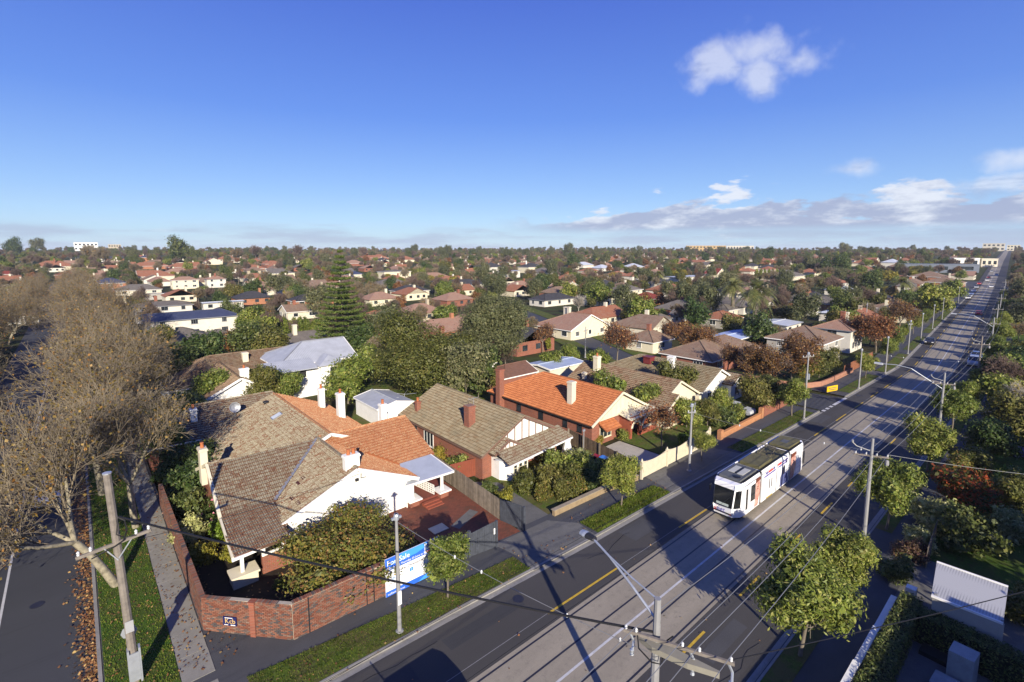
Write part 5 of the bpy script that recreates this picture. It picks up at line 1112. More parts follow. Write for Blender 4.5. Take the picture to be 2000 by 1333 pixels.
def wire(name, label, p, q, sag, r=.014, mat=WIRE, n=12, group='overhead wires'):
    p, q = Vector(p), Vector(q); pts = []
    for i in range(n + 1):
        t = i / n; m = p.lerp(q, t); m.z -= sag * 4 * t * (1 - t); pts.append(m - p)
    o = link(name, MB().tube(pts, r, 4).data(name, mat), None, p); return tag(o, label, 'wire', group)
ORD = ['first', 'second', 'third', 'fourth', 'fifth', 'sixth', 'seventh', 'eighth', 'ninth', 'tenth', 'eleventh', 'twelfth', 'thirteenth', 'fourteenth', 'fifteenth', 'sixteenth']
# the tall timber pole on the corner
tp = thing('timber_pole', 'tall weathered timber power pole with crossarm on the corner grass', 'pole', (.72, 29.9, .13)); lean = Vector((-.028, .0, 0))
lpart('shaft', MB().tube([(0, 0, 0), lean * 5 + Vector((0, 0, 5)), lean * 11.2 + Vector((0, 0, 11.2))], [.20, .185, .165], 10), WOOD, tp); lpart('cap', MB().lathe([(.19, 0), (.19, .06), (.05, .09)], tuple(lean * 11.2 + Vector((0, 0, 11.2))), 9), GALV, tp)
lpart('steel_splint', MB().box((-.28, -.27, 0), (-.19, .1, 1.9)).box((.18, -.27, 0), (.27, .1, 1.9)).box((-.2, -.28, .2), (.2, -.2, 1.7)), GALV, tp); lpart('sign_plate', MB().box((-.24, -.27, 2.9), (.1, -.24, 3.5)), plain('back_of_sign', (.45, .46, .47), .5, .1, 2, metal=.4), tp); lpart('road_sign', MB().lathe([(.02, -.01), (.34, -.01), (.34, .01), (.02, .01)], (0, 0, 0), 8), GALV, tp).matrix_local = Matrix.Translation((-.1, .3, 2.6)) @ Matrix.Rotation(math.pi / 2, 4, 'X')
arm = lpart('crossarm', MB().bar((-1.75, .1, 7.4), (1.15, -.3, 7.9), .12, .14), WOOD, tp)
for k, x_ in enumerate((-1.65, -1.2, .55, 1.05)): lpart('insulator', MB().lathe([(.04, 0), (.07, .06), (.05, .11), (.075, .16), (.03, .24)], (x_, .1 - .138 * (x_ + 1.75), 7.47 + .172 * (x_ + 1.75)), 8), INSUL, arm)
lpart('brace', MB().bar((-.7, -.1, 7.55), (-.22, -.17, 6.8), .04, .05).bar((.35, -.2, 7.7), (-.2, -.19, 6.9), .04, .05), GALV, tp)
lpart('cable_tail', MB().tube([(-.1, -.2, 9.0), (.15, -.35, 8.8), (.2, -.4, 8.3), (.05, -.3, 7.8), (-.3, -.25, 7.6), (-1.2, -.2, 7.3)], .035, 5).tube([(-.1, -.2, 8.9), (-.2, -.35, 8.2), (.1, -.3, 7.9), (.5, -.4, 7.9)], .03, 5), CABLE, tp)
# pole with the curved street lamp in the foreground
lp = steel_pole('lamp_pole', 'grey pole in the foreground carrying a curved street lamp arm and a pale transformer beam', 16.1, 9.7, 8.35, .21); lp['category'] = 'lamp post'
lpart('lamp_arm', MB().tube([(0, 0, 7.4), (.1, 1.2, 8.1), (.35, 2.6, 8.65), (.6, 3.7, 8.85)], .05, 6).tube([(0, 0, 8.3), (.15, 1.3, 8.45), (.35, 2.6, 8.68)], .035, 6), GALV, lp)
lh = lpart('lamp_head', MB().lathe([(.05, -.45), (.16, -.35), (.2, 0), (.19, .25), (.06, .42)], (0, 0, 0), 10), plain('lamp_black', (.02, .02, .022), .5, .1, 1), lp); lh.matrix_local = Matrix.Translation((.65, 4.05, 8.85)) @ Matrix.Rotation(RAD(-90), 4, 'X') @ Matrix.Diagonal((1, .6, 1, 1)); lpart('lamp_lens', MB().lathe([(.05, .02), (.19, .05), (.22, .22), (.18, .42), (.03, .46)], (0, 0, 0), 10), GALV, lh)
lpart('beam', MB().prism([(-.35, .55), (-.45, -.1), (-.12, -1.4), (.36, -2.4), (.46, -2.36), (.22, -1.0), (.1, .2), (-.1, .55)], 6.35, 6.58), plain('pale_beam', (.24, .225, .18), .7, .15, 2), lp); b2 = lpart('crossarm', MB().bar((-.9, .9, 6.95), (.75, -2.75, 6.95), .1, .12), WOOD, lp)
fit = []
for k, t in enumerate((0.02, .12, .55, .70, .97)):
    p = Vector((-.9, .9, 7.0)).lerp(Vector((.75, -2.75, 7.0)), t); lpart('insulator', MB().lathe([(.03, 0), (.06, .05), (.035, .09), (.06, .13), (.025, .19)], tuple(p), 8), INSUL, b2); fit.append(lp.location + p + Vector((0, 0, .26)))
for t in (.06, .62, .95):
    p = Vector((-.9, .9, 6.9)).lerp(Vector((.75, -2.75, 6.9)), t); lpart('bracket', MB().tube([p, p + Vector((.12, -.1, -.35)), p + Vector((-.1, -.2, -.6))], .05, 5).lathe([(.03, -.85), (.09, -.8), (.06, -.7), (.09, -.6), (.03, -.55)], tuple(p + Vector((-.05, -.15, 0))), 7), GALV, b2)
lpart('loose_lead', MB().tube([(-.6, .5, 7.1), (-.9, .2, 6.6), (-.6, -.2, 6.1), (-.2, -.4, 5.9), (.1, -.3, 6.6), (.2, -.6, 7.0)], .03, 5).tube([(.1, 0, 8.2), (.24, 0, 7.2), (.15, .1, 5.5), (.2, -.05, 4.4)], .025, 4), CABLE, lp)
# power poles down the far side of the road
tall = []
for i, (x, y, h) in enumerate([(43.6, 9.0, 7.95), (75.5, 9.3, 7.6), (108.0, 9.3, 8.2), (140, 10.6, 8.2), (175, 12.8, 8.2), (215, 15.3, 8.2), (262, 18.2, 8.2), (320, 22.0, 8.2)]):
    lab = ['grey power pole with cluttered crossarm beside the round green street trees', 'grey power pole carrying the angled street lamp over the tram tracks', 'brownish power pole with white insulators near the parked blue car', 'tall grey power pole with lamp arm beyond the parked cars'][i] if i < 4 else '%s power pole along the shaded kerb counting from the foreground' % ORD[i + 1]
    P = steel_pole('power_pole', lab, x, y, h, .15, 'power poles on the shaded side of the road', POLE if i != 2 else WOOD)
    tall.append((P, crossarm(P, h - 1.35, 2.2, RAD(-62), WOOD)))
    if i < 3:
        lpart('bracket', MB().tube([(0, 0, h - 1.0), (-.35, .9, h - .75), (-.45, 1.15, h - .5)], .04, 5).lathe([(.03, 0), (.10, .05), (.06, .1), (.10, .15), (.03, .2)], (-.45, 1.15, h - .5), 7).lathe([(.12, 0), (.14, .1), (.12, .35), (.05, .4)], (.35, -.9, h - 1.9), 8), POLE, P)
    if i in (1, 3):
        lpart('lamp_arm', MB().tube([(0, 0, h - 2.0), (-.9, 3.0, h + .1), (-1.2, 4.4, h + .35), (-1.4, 5.6, h + .3)], .05, 6), GALV, P); hd = lpart('lamp_head', MB().obox((-1.5, 6.1, h + .28), (.05, .45, 0), (.17, 0, 0), (0, 0, .1)), INSUL, P)
for i in range(len(tall) - 1):
    for k in range(4): wire('power_line', '%s power line from the houses side in the %s span past the tram' % (ORD[k], ORD[i]), tall[i][1][k], tall[i + 1][1][k], .45, .015)
fs = fit[1:5]
for k in range(4): wire('power_line', '%s bright power line from the foreground pole, counted from the tracks' % ORD[k], fs[k], tall[0][1][3 - k if False else k], .35, .015)
for k in range(4): wire('power_line', '%s wire leaving the foreground pole towards the viewer' % ORD[k], fs[k], Vector((fs[k].x - 32, fs[k].y - 1.0, fs[k].z)), .4, .015)
wire('thick_cable', 'thick black cable strung from the timber corner pole across the road', tp.location + Vector((-.05, -.2, 9.0)), lp.location + Vector((0, 0, 6.9)), .25, .05, CABLE, group=None)
wire('service_cable', 'thin cable from the timber pole towards the corner house', tp.location + Vector((.3, -.2, 7.6)), Vector((15.6, 36.0, 4.45)), .3, .012, CABLE, group=None); wire('service_cable', 'thin cable across the road from the foreground pole to the beams', lp.location + Vector((.6, -2.4, 6.9)), Vector((45, -6, 6.5)), .3, .02, CABLE, group=None)
wire('house_cable', 'pale service wire sagging from the street pole over the shaded gardens', tall[0][1][3], Vector((60, -6, 4.5)), .3, .016, group=None)
# tram poles with span wires on the sunny side
sp_pts = []
for i, (x, y, h, lab) in enumerate([(12.45, 24.0, 7.2, 'grey tram pole in front of the sale board'), (44.5, 23.9, 6.9, 'grey tram pole with bracket arm in front of the cream fence'), (70.0, 22.0, 8.8, 'tall tram pole with crossarm in front of the red-leaved trees'), (92.2, 21.5, 6.4, 'slim white pole beside the yellow roadside board'), (107.5, 21.3, 6.6, 'pale pole near the reddish timber fence'), (131, 22.4, 7.2, 'pole with bracket arm beyond the timber fence'), (152, 23.8, 6.8, 'pole by the side turning further up the road'), (178, 25.6, 6.8, None), (205, 27.4, 6.8, None), (236, 29.4, 6.8, None), (270, 31.6, 6.8, None), (310, 34.3, 6.8, None)]):
    P = steel_pole('tram_pole', lab or '%s tram pole along the sunny kerb counting from the sale board' % ORD[i], x, y, h, .125, 'tram poles on the sunny side'); sp_pts.append(P)
    lpart('clamp', MB().lathe([(.15, h - .35), (.16, h - .28), (.16, h - .1), (.12, h)], (0, 0, 0), 8).box((-.3, -.06, h - .3), (.3, .06, h - .18)), GALV, P)
    if i in (0, 1): lpart('notice', MB().box((-.11, -.15, 1.75), (.11, -.12, 2.6)), WLET, P)
    if i in (1, 5): lpart('bracket_arm', MB().tube([(0, 0, h - .4), (1.3, .5, h - .5), (2.6, 1.0, h - .7)], .04, 5).tube([(0, 0, h - 2.4), (2.5, .95, h - .7)], .03, 5), POLE, P); crossarm(P, h - .9, .9, RAD(150), POLE, 2)
    if i == 2: crossarm(P, h - .6, 2.0, RAD(-20), WOOD, 4); lpart('lower_bracket', MB().box((.1, -.2, h - 3.6), (.5, .2, h - 2.9)), GALV, P)
for P, ty, lab in ((sp_pts[0], 9.9, 'thin span wire with white insulators crossing from the tram pole to the foreground pole'), (sp_pts[1], 9.1, 'span wire over the tram from the cream fence side'), (sp_pts[3], 9.3, 'span wire crossing the road beyond the tram'), (sp_pts[5], 9.8, 'distant span wire over the tracks')):
    x = P.location.x; a = P.location + Vector((0, 0, 6.0 if ty < 9.85 else 6.75)); b = Vector((x + (3.4 if ty == 9.9 else 2.0), ty, 6.2)); w_ = wire('span_wire', lab, a, b, .35, .014, WIRE, group=None)
    for t in (.30, .42, .75, .92):
        m = a.lerp(b, t); m.z -= .35 * 4 * t * (1 - t); lpart('strain_insulator', MB().lathe([(.02, -.1), (.055, -.05), (.055, .05), (.02, .1)], tuple(m - a), 7), INSUL, w_)
for y, lab in ((17.64, 'tram contact wire over the track carrying the tram'), (14.14, 'tram contact wire over the empty track')):
    prev = Vector((-40, y, 5.6))
    for x in (12.5, 45, 92, 131): wire('contact_wire', lab + {12.5: ', nearest span', 45: ', span before the tram', 92: ', span beyond the tram', 131: ', farthest span'}[x], prev, Vector((x, y + bend(x), 5.55)), .12, .010, CABLE, group='tram contact wires'); prev = Vector((x, y + bend(x), 5.55))
# poles in the back streets
for u, v, h, lab in ((1143, 700, 6.4, 'pale power pole with braced crossarm in the back street'), (1690, 640, 7, 'slim pole in front of the brown flats'), (232, 1010, 0, '')):
    if not h: continue
    p = at(u, v); P = steel_pole('street_pole', lab, p.x, p.y, h, .14); crossarm(P, h - .8, 2.2, RAD(20), WOOD); lpart('brace', MB().bar((0, 0, h - 2.0), (.8, .3, h - .85), .05, .05), WOOD, P)
for (x, y), lab in (((-1.3, 72.0), 'grey pole among the bare plane trees'), ((2.2, 92.0), 'timber pole with crossarm rising through the bare plane trees')):
    P = steel_pole('street_pole', lab, x, y, 9.5, .14, mat=WOOD if x > 0 else POLE); crossarm(P, 8.8, 2.2, 0, WOOD)
# ------------------------------------------------------------------ vegetation: meshes
def np_mesh(name, V, quads, mats, mi=None, tris=None):
    me = bpy.data.meshes.new(name); nq = len(quads); nt = 0 if tris is None else len(tris)
    me.vertices.add(len(V)); me.vertices.foreach_set('co', np.asarray(V, np.float32).ravel())
    loops = np.concatenate([np.asarray(quads, np.int32).ravel(), np.asarray(tris, np.int32).ravel()]) if nt else np.asarray(quads, np.int32).ravel()
    me.loops.add(len(loops)); me.loops.foreach_set('vertex_index', loops); me.polygons.add(nq + nt)
    starts = np.concatenate([np.arange(nq) * 4, nq * 4 + np.arange(nt) * 3]).astype(np.int32); me.polygons.foreach_set('loop_start', starts)
    for m in mats: me.materials.append(m)
    if mi is not None: me.polygons.foreach_set('material_index', np.asarray(mi, np.int32))
    me.update(calc_edges=True); return me
def unit(a): return a / np.maximum(np.linalg.norm(a, axis=-1, keepdims=True), 1e-9)
def leaf_quads(C, N, size, r, asp=0.45, droop=0.0):
    """kite-shaped leaves at C, facing N"""
    n = len(C); t = unit(np.cross(N, r.normal(size=(n, 3)))); t[:, 2] -= droop; t = unit(t); b = np.cross(N, t); s = size[:, None]
    V = np.stack([C - t * s * .5, C + b * s * asp * .5 + t * s * .05, C + t * s * .5 - N * s * .10, C - b * s * asp * .5 + t * s * .05], 1).reshape(-1, 3)
    return V, np.arange(4 * n).reshape(-1, 4)
def crown_points(lobes, n, r, clump, shell=(0.72, 1.0), k=9):
    """n leaf centres in clumps on the outer shell of the lobes, and their outward directions"""
    vol = np.array([l[3] * l[4] * l[5] for l in lobes]) ** .67; m = max(1, n // k); li = r.choice(len(lobes), m, p=vol / vol.sum()); L = np.array(lobes)[li]
    d = unit(r.normal(size=(m, 3)) + np.array([0, 0, .25])); rad = r.uniform(*shell, size=(m, 1)); c = L[:, :3] + d * L[:, 3:6] * rad
    C = np.repeat(c, k, 0) + r.normal(size=(m * k, 3)) * clump; N = unit(np.repeat(d, k, 0) + r.normal(size=(m * k, 3)) * .55 + np.array([0, 0, .3])); return C, N
def sticks(P, Q, R0, R1, n=3):
    P, Q = np.asarray(P), np.asarray(Q); d = unit(Q - P); a = unit(np.cross(d, np.where(np.abs(d[:, 2:3]) > .9, [[1., 0, 0]], [[0, 0, 1.]]))); b = np.cross(d, a); V = []
    for X, R in ((P, R0), (Q, R1)):
        for j in range(n):
            t = 2 * math.pi * j / n; V.append(X + (a * math.cos(t) + b * math.sin(t)) * np.asarray(R)[:, None])
    V = np.stack(V, 1).reshape(-1, 3); k = np.arange(len(P))[:, None] * 2 * n
    F = np.concatenate([np.stack([k[:, 0] + j, k[:, 0] + (j + 1) % n, k[:, 0] + n + (j + 1) % n, k[:, 0] + n + j], 1) for j in range(n)]); return V, F
def branches(seed, H, levels, trunk=.28, spread=42, r0=.22, kids=(3, 2, 2, 2, 3), shrink=.66, up=.10, nseg=3, lean=(0, 0)):
    r = random.Random(seed); segs = []
    def rnd(s): return Vector((r.gauss(0, s), r.gauss(0, s), r.gauss(0, s)))
    def br(p, d, L, rad, lev):
        k = nseg if lev < 3 else 2
        for i in range(k):
            d = (d + rnd(.06 + .012 * lev) + Vector((0, 0, up if lev else 0))).normalized(); q = p + d * L / k; r2 = rad * (.86 if lev else .93); segs.append((tuple(p), tuple(q), rad, r2, lev)); p, rad = q, r2
            if lev < levels and (lev > 0 or i == k - 1):
                for _ in range(kids[min(lev, len(kids) - 1)] if lev > 0 else kids[0]):
                    ax = d.orthogonal().normalized(); ax.rotate(Matrix.Rotation(r.uniform(0, 6.283), 3, d)); nd = d.copy(); nd.rotate(Matrix.Rotation(RAD(r.uniform(.55, 1.15) * spread), 3, ax)); br(p, nd, L * shrink * r.uniform(.75, 1.15) * (1.35 if lev == 0 else 1), rad * (.66 if lev == 0 else .58), lev + 1)
        if lev < levels and lev > 0: br(p, d, L * .55, rad * .7, lev + 1)
    br(Vector((0, 0, 0)), Vector((lean[0], lean[1], 1)).normalized(), H * trunk, r0, 0); return segs
def branch_mesh(name, segs, levels, mat, n=None, rmin=.011):
    S = [s for s in segs if s[4] in levels]
    if not S: return None, None
    return sticks([s[0] for s in S], [s[1] for s in S], [max(s[2], rmin) for s in S], [max(s[3], rmin * .8) for s in S], n or 3)
def join(parts):
    V, Q, M = [], [], []; k = 0
    for v, q, m in parts:
        if v is None: continue
        V.append(v); Q.append(np.asarray(q) + k); M.append(np.full(len(q), m)); k += len(v)
    return np.concatenate(V), np.concatenate(Q), np.concatenate(M)
BARK = plain('bark_grey', (.16, .135, .105), .95, .35, 4.0, .4); BARKP = plain('plane_bark', (.27, .24, .17), .9, .75, 3.5, .3); TWIG = plain('twig_brown', (.205, .168, .115), .95, .25, 2.0, orand=.25); TWIGR = plain('twig_red', (.15, .105, .085), .95, .25, 2.0, orand=.2); PALEB = plain('pale_bark', (.42, .38, .32), .9, .2, 3.0)
LG = leaf('leaf_street', [(0, (0.091, 0.123, 0.022)), (.45, (0.162, 0.209, 0.034)), (.8, (0.258, 0.288, 0.055)), (1, (0.361, 0.339, 0.106))], hue=.015)
LD = leaf('leaf_dark', [(0, (0.040, 0.063, 0.018)), (.5, (0.077, 0.115, 0.026)), (.85, (0.131, 0.165, 0.045)), (1, (0.205, 0.212, 0.078))], hue=.03)
LO = leaf('leaf_olive', [(0, (0.064, 0.072, 0.015)), (.5, (0.122, 0.130, 0.026)), (.85, (0.180, 0.176, 0.044)), (1, (0.232, 0.191, 0.064))], hue=.02)
LY = leaf('leaf_yellow', [(0, (0.121, 0.135, 0.016)), (.5, (0.243, 0.230, 0.027)), (1, (0.378, 0.324, 0.054))], hue=.03)
LA = leaf('leaf_autumn', [(0, (.10, .040, .018)), (.5, (.20, .085, .030)), (.8, (.31, .155, .05)), (1, (.40, .26, .10))], hue=.010)
LPL = leaf('leaf_plane', [(0, (.12, .085, .025)), (.4, (.20, .15, .04)), (.75, (.32, .20, .05)), (1, (.38, .17, .045))], hue=.01)
LGUM = leaf('leaf_gum', [(0, (0.077, 0.089, 0.037)), (.5, (0.138, 0.152, 0.063)), (1, (0.245, 0.234, 0.113))], hue=.015)
LMIX = leaf('leaf_turning', [(0, (.075, .095, .018)), (.5, (.14, .15, .028)), (.75, (.23, .20, .04)), (.92, (.24, .15, .04)), (1, (.17, .08, .03))], hue=.01)
LPINE = leaf('needle_green', [(0, (.055, .095, .020)), (.6, (.115, .165, .036)), (1, (.18, .22, .06))], .3, .7, .1, .01)
LPALM = leaf('palm_green', [(0, (0.072, 0.094, 0.026)), (.6, (0.153, 0.171, 0.051)), (1, (0.270, 0.252, 0.090))], .2, .5, .4, .01)
LVAR = leaf('leaf_pale', [(0, (0.180, 0.216, 0.063)), (.5, (0.343, 0.360, 0.126)), (1, (0.541, 0.523, 0.252))], hue=.01)
LLIME = leaf('leaf_lime', [(0, (0.095, 0.149, 0.014)), (.6, (0.162, 0.243, 0.022)), (1, (0.230, 0.324, 0.041))], hue=.01)

def lobes_for(kind, r, R, h0, h1):
    z = (h0 + h1) / 2; hz = (h1 - h0) / 2; L = [(0, 0, z, R * .72, R * .72, hz * .85)]
    n = {'round': 7, 'big': 13, 'gum': 14, 'flat': 9}[kind]
    for i in range(n):
        a = 2 * math.pi * (i + r.uniform(-.35, .35)) / n * (2 if n > 9 else 1); e = r.uniform(-.75, .95); s = r.uniform(.30, .52); q = math.sqrt(max(.05, 1 - e * e * .8)) * R * r.uniform(.55, .78)
        L.append((q * math.cos(a), q * math.sin(a), z + e * hz * .72, R * s, R * s, hz * s * 1.05))
    return L
def leafy(seed, kind='round', R=2.3, h0=1.6, h1=5.6, n=5200, size=.26, mat=None, asp=.42, clump=.20, inner=.25, trunk_r=.10, droop=.3, one=False, k=9):
    r = np.random.default_rng(seed); rr = random.Random(seed); L = lobes_for(kind, rr, R, h0, h1); C, N = crown_points(L, n, r, clump, k=k); P = [leaf_quads(C, N, size * r.uniform(.6, 1.3, len(C)), r, asp, droop)]
    Li = [(a, b, c, d * .7, e * .7, f * .7) for a, b, c, d, e, f in L]; C, N = crown_points(Li, int(n * inner), r, clump); P.append(leaf_quads(C, N, size * 1.8 * r.uniform(.7, 1.2, len(C)), r, .7, droop))
    S = branches(seed, h1, 2, trunk=(h0 + .3) / h1, spread=48, r0=trunk_r, kids=(5, 2), shrink=.55, up=.12); tv, tq = sticks([s[0] for s in S], [s[1] for s in S], [s[2] for s in S], [s[3] for s in S], 6)
    V, Q, M = join([(P[0][0], P[0][1], 0), (P[1][0], P[1][1], 0)] + ([(tv, tq, 1)] if one else [])); cm = np_mesh('tree' if one else 'crown', V, Q, [mat, BARK] if one else [mat], M)
    return cm if one else (cm, np_mesh('trunk', tv, tq, [BARK]))
def bare(seed, H=13, levels=5, mat=None, leaves=0, lmat=None, trunk_mat=None, one=False, r0=.24, kids=(4, 2, 2, 2, 2), trunk=.22, spread=40, size=.22, rmin=.013, lean=(0, 0), shrink=.66, up=.10):
    S = branches(seed, H, levels, trunk, spread, r0, kids, shrink, up, lean=lean); r = np.random.default_rng(seed)
    z = max(s[1][2] for s in S); f = H / z; S = [(tuple(x * f for x in a), tuple(x * f for x in b), c, d, l) for a, b, c, d, l in S]
    tv, tq = branch_mesh('t', S, {0, 1}, None, 7); bv, bq = branch_mesh('b', S, set(range(2, 9)), None, 3, rmin); parts_ = [(bv, bq, 0)]
    if leaves:
        T = np.array([s[1] for s in S if s[4] >= levels - 1]); C = T[r.integers(0, len(T), leaves)] + r.normal(size=(leaves, 3)) * .25; lv, lq = leaf_quads(C, unit(r.normal(size=(leaves, 3)) + [0, 0, .4]), size * r.uniform(.6, 1.2, leaves), r, .8); parts_.append((lv, lq, 1))
    if one: parts_.append((tv, tq, 2))
    V, Q, M = join(parts_); cm = np_mesh('tree' if one else 'crown', V, Q, [mat, lmat or mat] + ([trunk_mat or mat] if one else []), M)
    return cm if one else (cm, np_mesh('trunk', tv, tq, [trunk_mat or mat]))
def conifer(seed, H=17, R=4.3, tiers=17, one=False, mat=LPINE, gap=.75):
    r = np.random.default_rng(seed); C, N, sz = [], [], []; tp_, tq_, r0_, r1_ = [], [], [], []
    for i in range(tiers):
        f = (i + .3) / tiers; z = H * (.08 + .90 * f); rad = R * (1 - f) ** .95 + .25; nb = max(5, int(11 * (1 - f) + 5)); ph = r.uniform(0, 6)
        for b in range(nb):
            a = ph + 2 * math.pi * b / nb + r.uniform(-.12, .12); d = np.array([math.cos(a), math.sin(a), 0.0]); l = rad * r.uniform(.85, 1.08); m = int(55 + l * 46); t = r.uniform(.12, 1, m); side = np.array([-d[1], d[0], 0]); rise_ = .10 * l * t * t - .05 * l + .02
            pts = d * (l * t)[:, None] + side * (r.normal(size=m) * (.10 + .32 * np.sin(np.pi * np.minimum(t * .85 + .1, 1))) * min(1, l * .4))[:, None]; pts[:, 2] += z + rise_ + r.normal(size=m) * .11
            C.append(pts); N.append(unit(np.array([0, 0, .6]) + r.normal(size=(m, 3)) * .8)); sz.append(np.full(m, .36) * r.uniform(.7, 1.2, m)); tp_.append((0, 0, z)); e = d * l * .9; tq_.append((e[0], e[1], z + .05 * l)); r0_.append(.05); r1_.append(.015)
    C, N, sz = np.concatenate(C), np.concatenate(N), np.concatenate(sz); lv, lq = leaf_quads(C, N, sz, r, .38); tp_.append((0, 0, 0)); tq_.append((0, 0, H * .98)); r0_.append(.30); r1_.append(.04); tv, tq = sticks(tp_, tq_, r0_, r1_, 5)
    if one: V, Q, M = join([(lv, lq, 0), (tv, tq, 1)]); return np_mesh('tree', V, Q, [mat, BARK], M)
    return np_mesh('crown', lv, lq, [mat]), np_mesh('trunk', tv, tq, [BARK])
def palm(seed, H=6.0, n=64, L=3.6):
    r = np.random.default_rng(seed); V, Q = [], []; k = 0
    for i in range(n):
        a = r.uniform(0, 6.283); el = r.uniform(-.35, 1.25); d = np.array([math.cos(a) * math.cos(el), math.sin(a) * math.cos(el), math.sin(el)]); p = np.array([0, 0, H]); v = d * L / 7 * r.uniform(.85, 1.1); side = np.array([-math.sin(a), math.cos(a), 0])
        for s in range(8):
            q = p + v; v = v + np.array([0, 0, -.085 * L / 3.6]); w = .60 * math.sin(math.pi * min(.95, .2 + s / 8.5))
            for g in (-1, 1):
                for h in range(3):
                    o = p + (q - p) * h / 3; e = o + side * g * w + (q - p) * .9 + np.array([0, 0, -.16 * w]); V += [o, o + (q - p) * .22, e + (q - p) * .08, e]; Q.append((k, k + 1, k + 2, k + 3)); k += 4
            p = q
    tv, tq = sticks([(0, 0, 0), (0, 0, H * .9)], [(0, 0, H * .9), (0, 0, H + .2)], [.42, .36], [.36, .55], 9); return np_mesh('fronds', np.array(V), np.array(Q), [LPALM]), np_mesh('trunk', tv, tq, [BARK])

def plant(name, label, cat, x, y, meshes, s=1.0, sz=None, rz=None, group=None, part_names=('crown', 'trunk'), gz=None, zoff=.1):
    """a tree or shrub with its parts; meshes = (crown, trunk) or one mesh for those too far off to show parts"""
    z = (ground_z(x, y) if gz is None else gz) + zoff; rz = random.uniform(0, 6.28) if rz is None else rz
    if not isinstance(meshes, tuple): o = link(name, meshes, None, (x, y, z), rz); tag(o, label, cat, group)
    else:
        o = thing(name, label, cat, (x, y, z), rz, group)
        for n, m in zip(part_names, meshes): link(n, m, o)
    o.scale = (s, s, sz or s); return o

STREET = [leafy(s, 'round', 2.0, 1.7, 5.3, 8500, .205, LG, .36, .16) for s in (1, 2, 3)]
SHRUB = {n: [leafy(s, 'round', 1.0, -.55, 1.5, 2300, .15, m, .5, .10, trunk_r=.03) for s in (11, 12)] for n, m in (('green', LG), ('dark', LD), ('yellow', LY), ('pale', LVAR), ('lime', LLIME), ('olive', LO), ('mix', LMIX))}
GARDEN = {n: [leafy(s, 'round', 2.2, .7, 4.8, 5600, .26, m, .5, .22) for s in (21, 22)] for n, m in (('olive', LO), ('dark', LD), ('mix', LMIX), ('green', LG))}
# ---- trees and shrubs one can pick out, nearest first
SG = 'round street trees along the footpaths'
for x, y, s, m, lab in [(16.1, 24.5, .78, 0, 'young glossy street tree beside the sale board'), (33.6, 24.1, .84, 1, 'young street tree on the flowering grass strip near the tram'), (27.9, 8.1, 1.18, 2, 'largest dense street tree at the lower edge of the road'), (34.6, 8.0, .84, 0, 'smaller street tree just beyond the largest dense street tree'), (46.4, 8.2, 1.06, 1, 'round street tree standing right of the grey power pole'), (62.0, 8.2, 1.1, 2, 'street tree in front of the pole with the angled street lamp'), (77.0, 8.4, 1.05, 0, 'street tree right of the angled street lamp'), (86.0, 8.4, .95, 1, 'street tree past the angled street lamp on the shaded verge'),
        (76.8 - 7, 25.0 - 1.6, .95, 0, 'round dark street tree on a bare stem in front of the tall tram pole'), (47.6, 24.2, .62, 1, 'light green small street tree behind the tram'), (100.5, 22.6, .85, 2, 'street tree beside the slim white pole beyond the cross street'), (118, 23.2, .9, 0, 'street tree before the reddish timber fence ends')]:
    plant('street_tree', lab, 'tree', x, y, STREET[m], s, group=SG)
for i, x in enumerate(list(range(96, 300, 14))): plant('street_tree', '%s far street tree in the shaded row along the road' % ORD[i], 'tree', x, 8.0 + bend(x), STREET[i % 3], random.uniform(.85, 1.15), group=SG)
for i, x in enumerate(list(range(134, 300, 15))): plant('street_tree', '%s far street tree in the sunny row along the road' % ORD[i], 'tree', x, 24.2 + bend(x), STREET[i % 3], random.uniform(.75, 1.0), group=SG)
# corner garden
big = leafy(31, 'flat', 3.9, .3, 3.9, 15000, .17, LMIX, .55, .2, trunk_r=.12)
plant('turning_tree', 'broad bushy tree in yellow and orange leaf behind the brick wall', 'tree', 12.4, 31.4, big, 1.16, .95)
for x, y, k, s, lab in [(5.0, 42.6, 'pale', 1.25, 'pale variegated bush inside the wall by the side street'), (5.2, 39.0, 'yellow', 1.0, 'bright yellow bush against the inside of the side wall'), (7.3, 41.5, 'lime', 1.3, 'clipped lime green bush beside the porch'), (7.0, 38.2, 'yellow', .95, 'golden bush in a pot at the porch corner'), (6.4, 51.5, 'dark', 1.9, 'big dark shrub behind the tall cream chimney'), (8.2, 54.5, 'dark', 2.1, 'tall dark shrub below the lichened rear roof'), (5.6, 56.0, 'dark', 1.8, 'dark shrub near the end of the side wall'), (8.6, 57.8, 'green', 1.7, 'leafy shrub against the low lichen-tiled house'), (5.6, 47.0, 'dark', 1.5, 'dark bush behind the pale variegated bush'), (7.2, 44.6, 'dark', 1.3, 'camellia with pink flowers beside the roof edge'), (8.4, 32.6, 'green', .38, 'low green clump in the dark flower bed')]:
    o = plant('garden_bush', lab, 'bush', x, y, SHRUB[k][random.randint(0, 1)], s)
    if 'camellia' in lab:
        r_ = np.random.default_rng(5); C = unit(r_.normal(size=(46, 3))) * [1.0, 1.0, 1.0] * 1.05 + [0, 0, .5]; lv, lq = leaf_quads(C, unit(C - [0, 0, .5]), np.full(46, .2), r_, 1.0); link('flowers', np_mesh('flowers', lv, lq, [plain('pink_petals', (.62, .22, .28), .6, .2, 3)]), o)
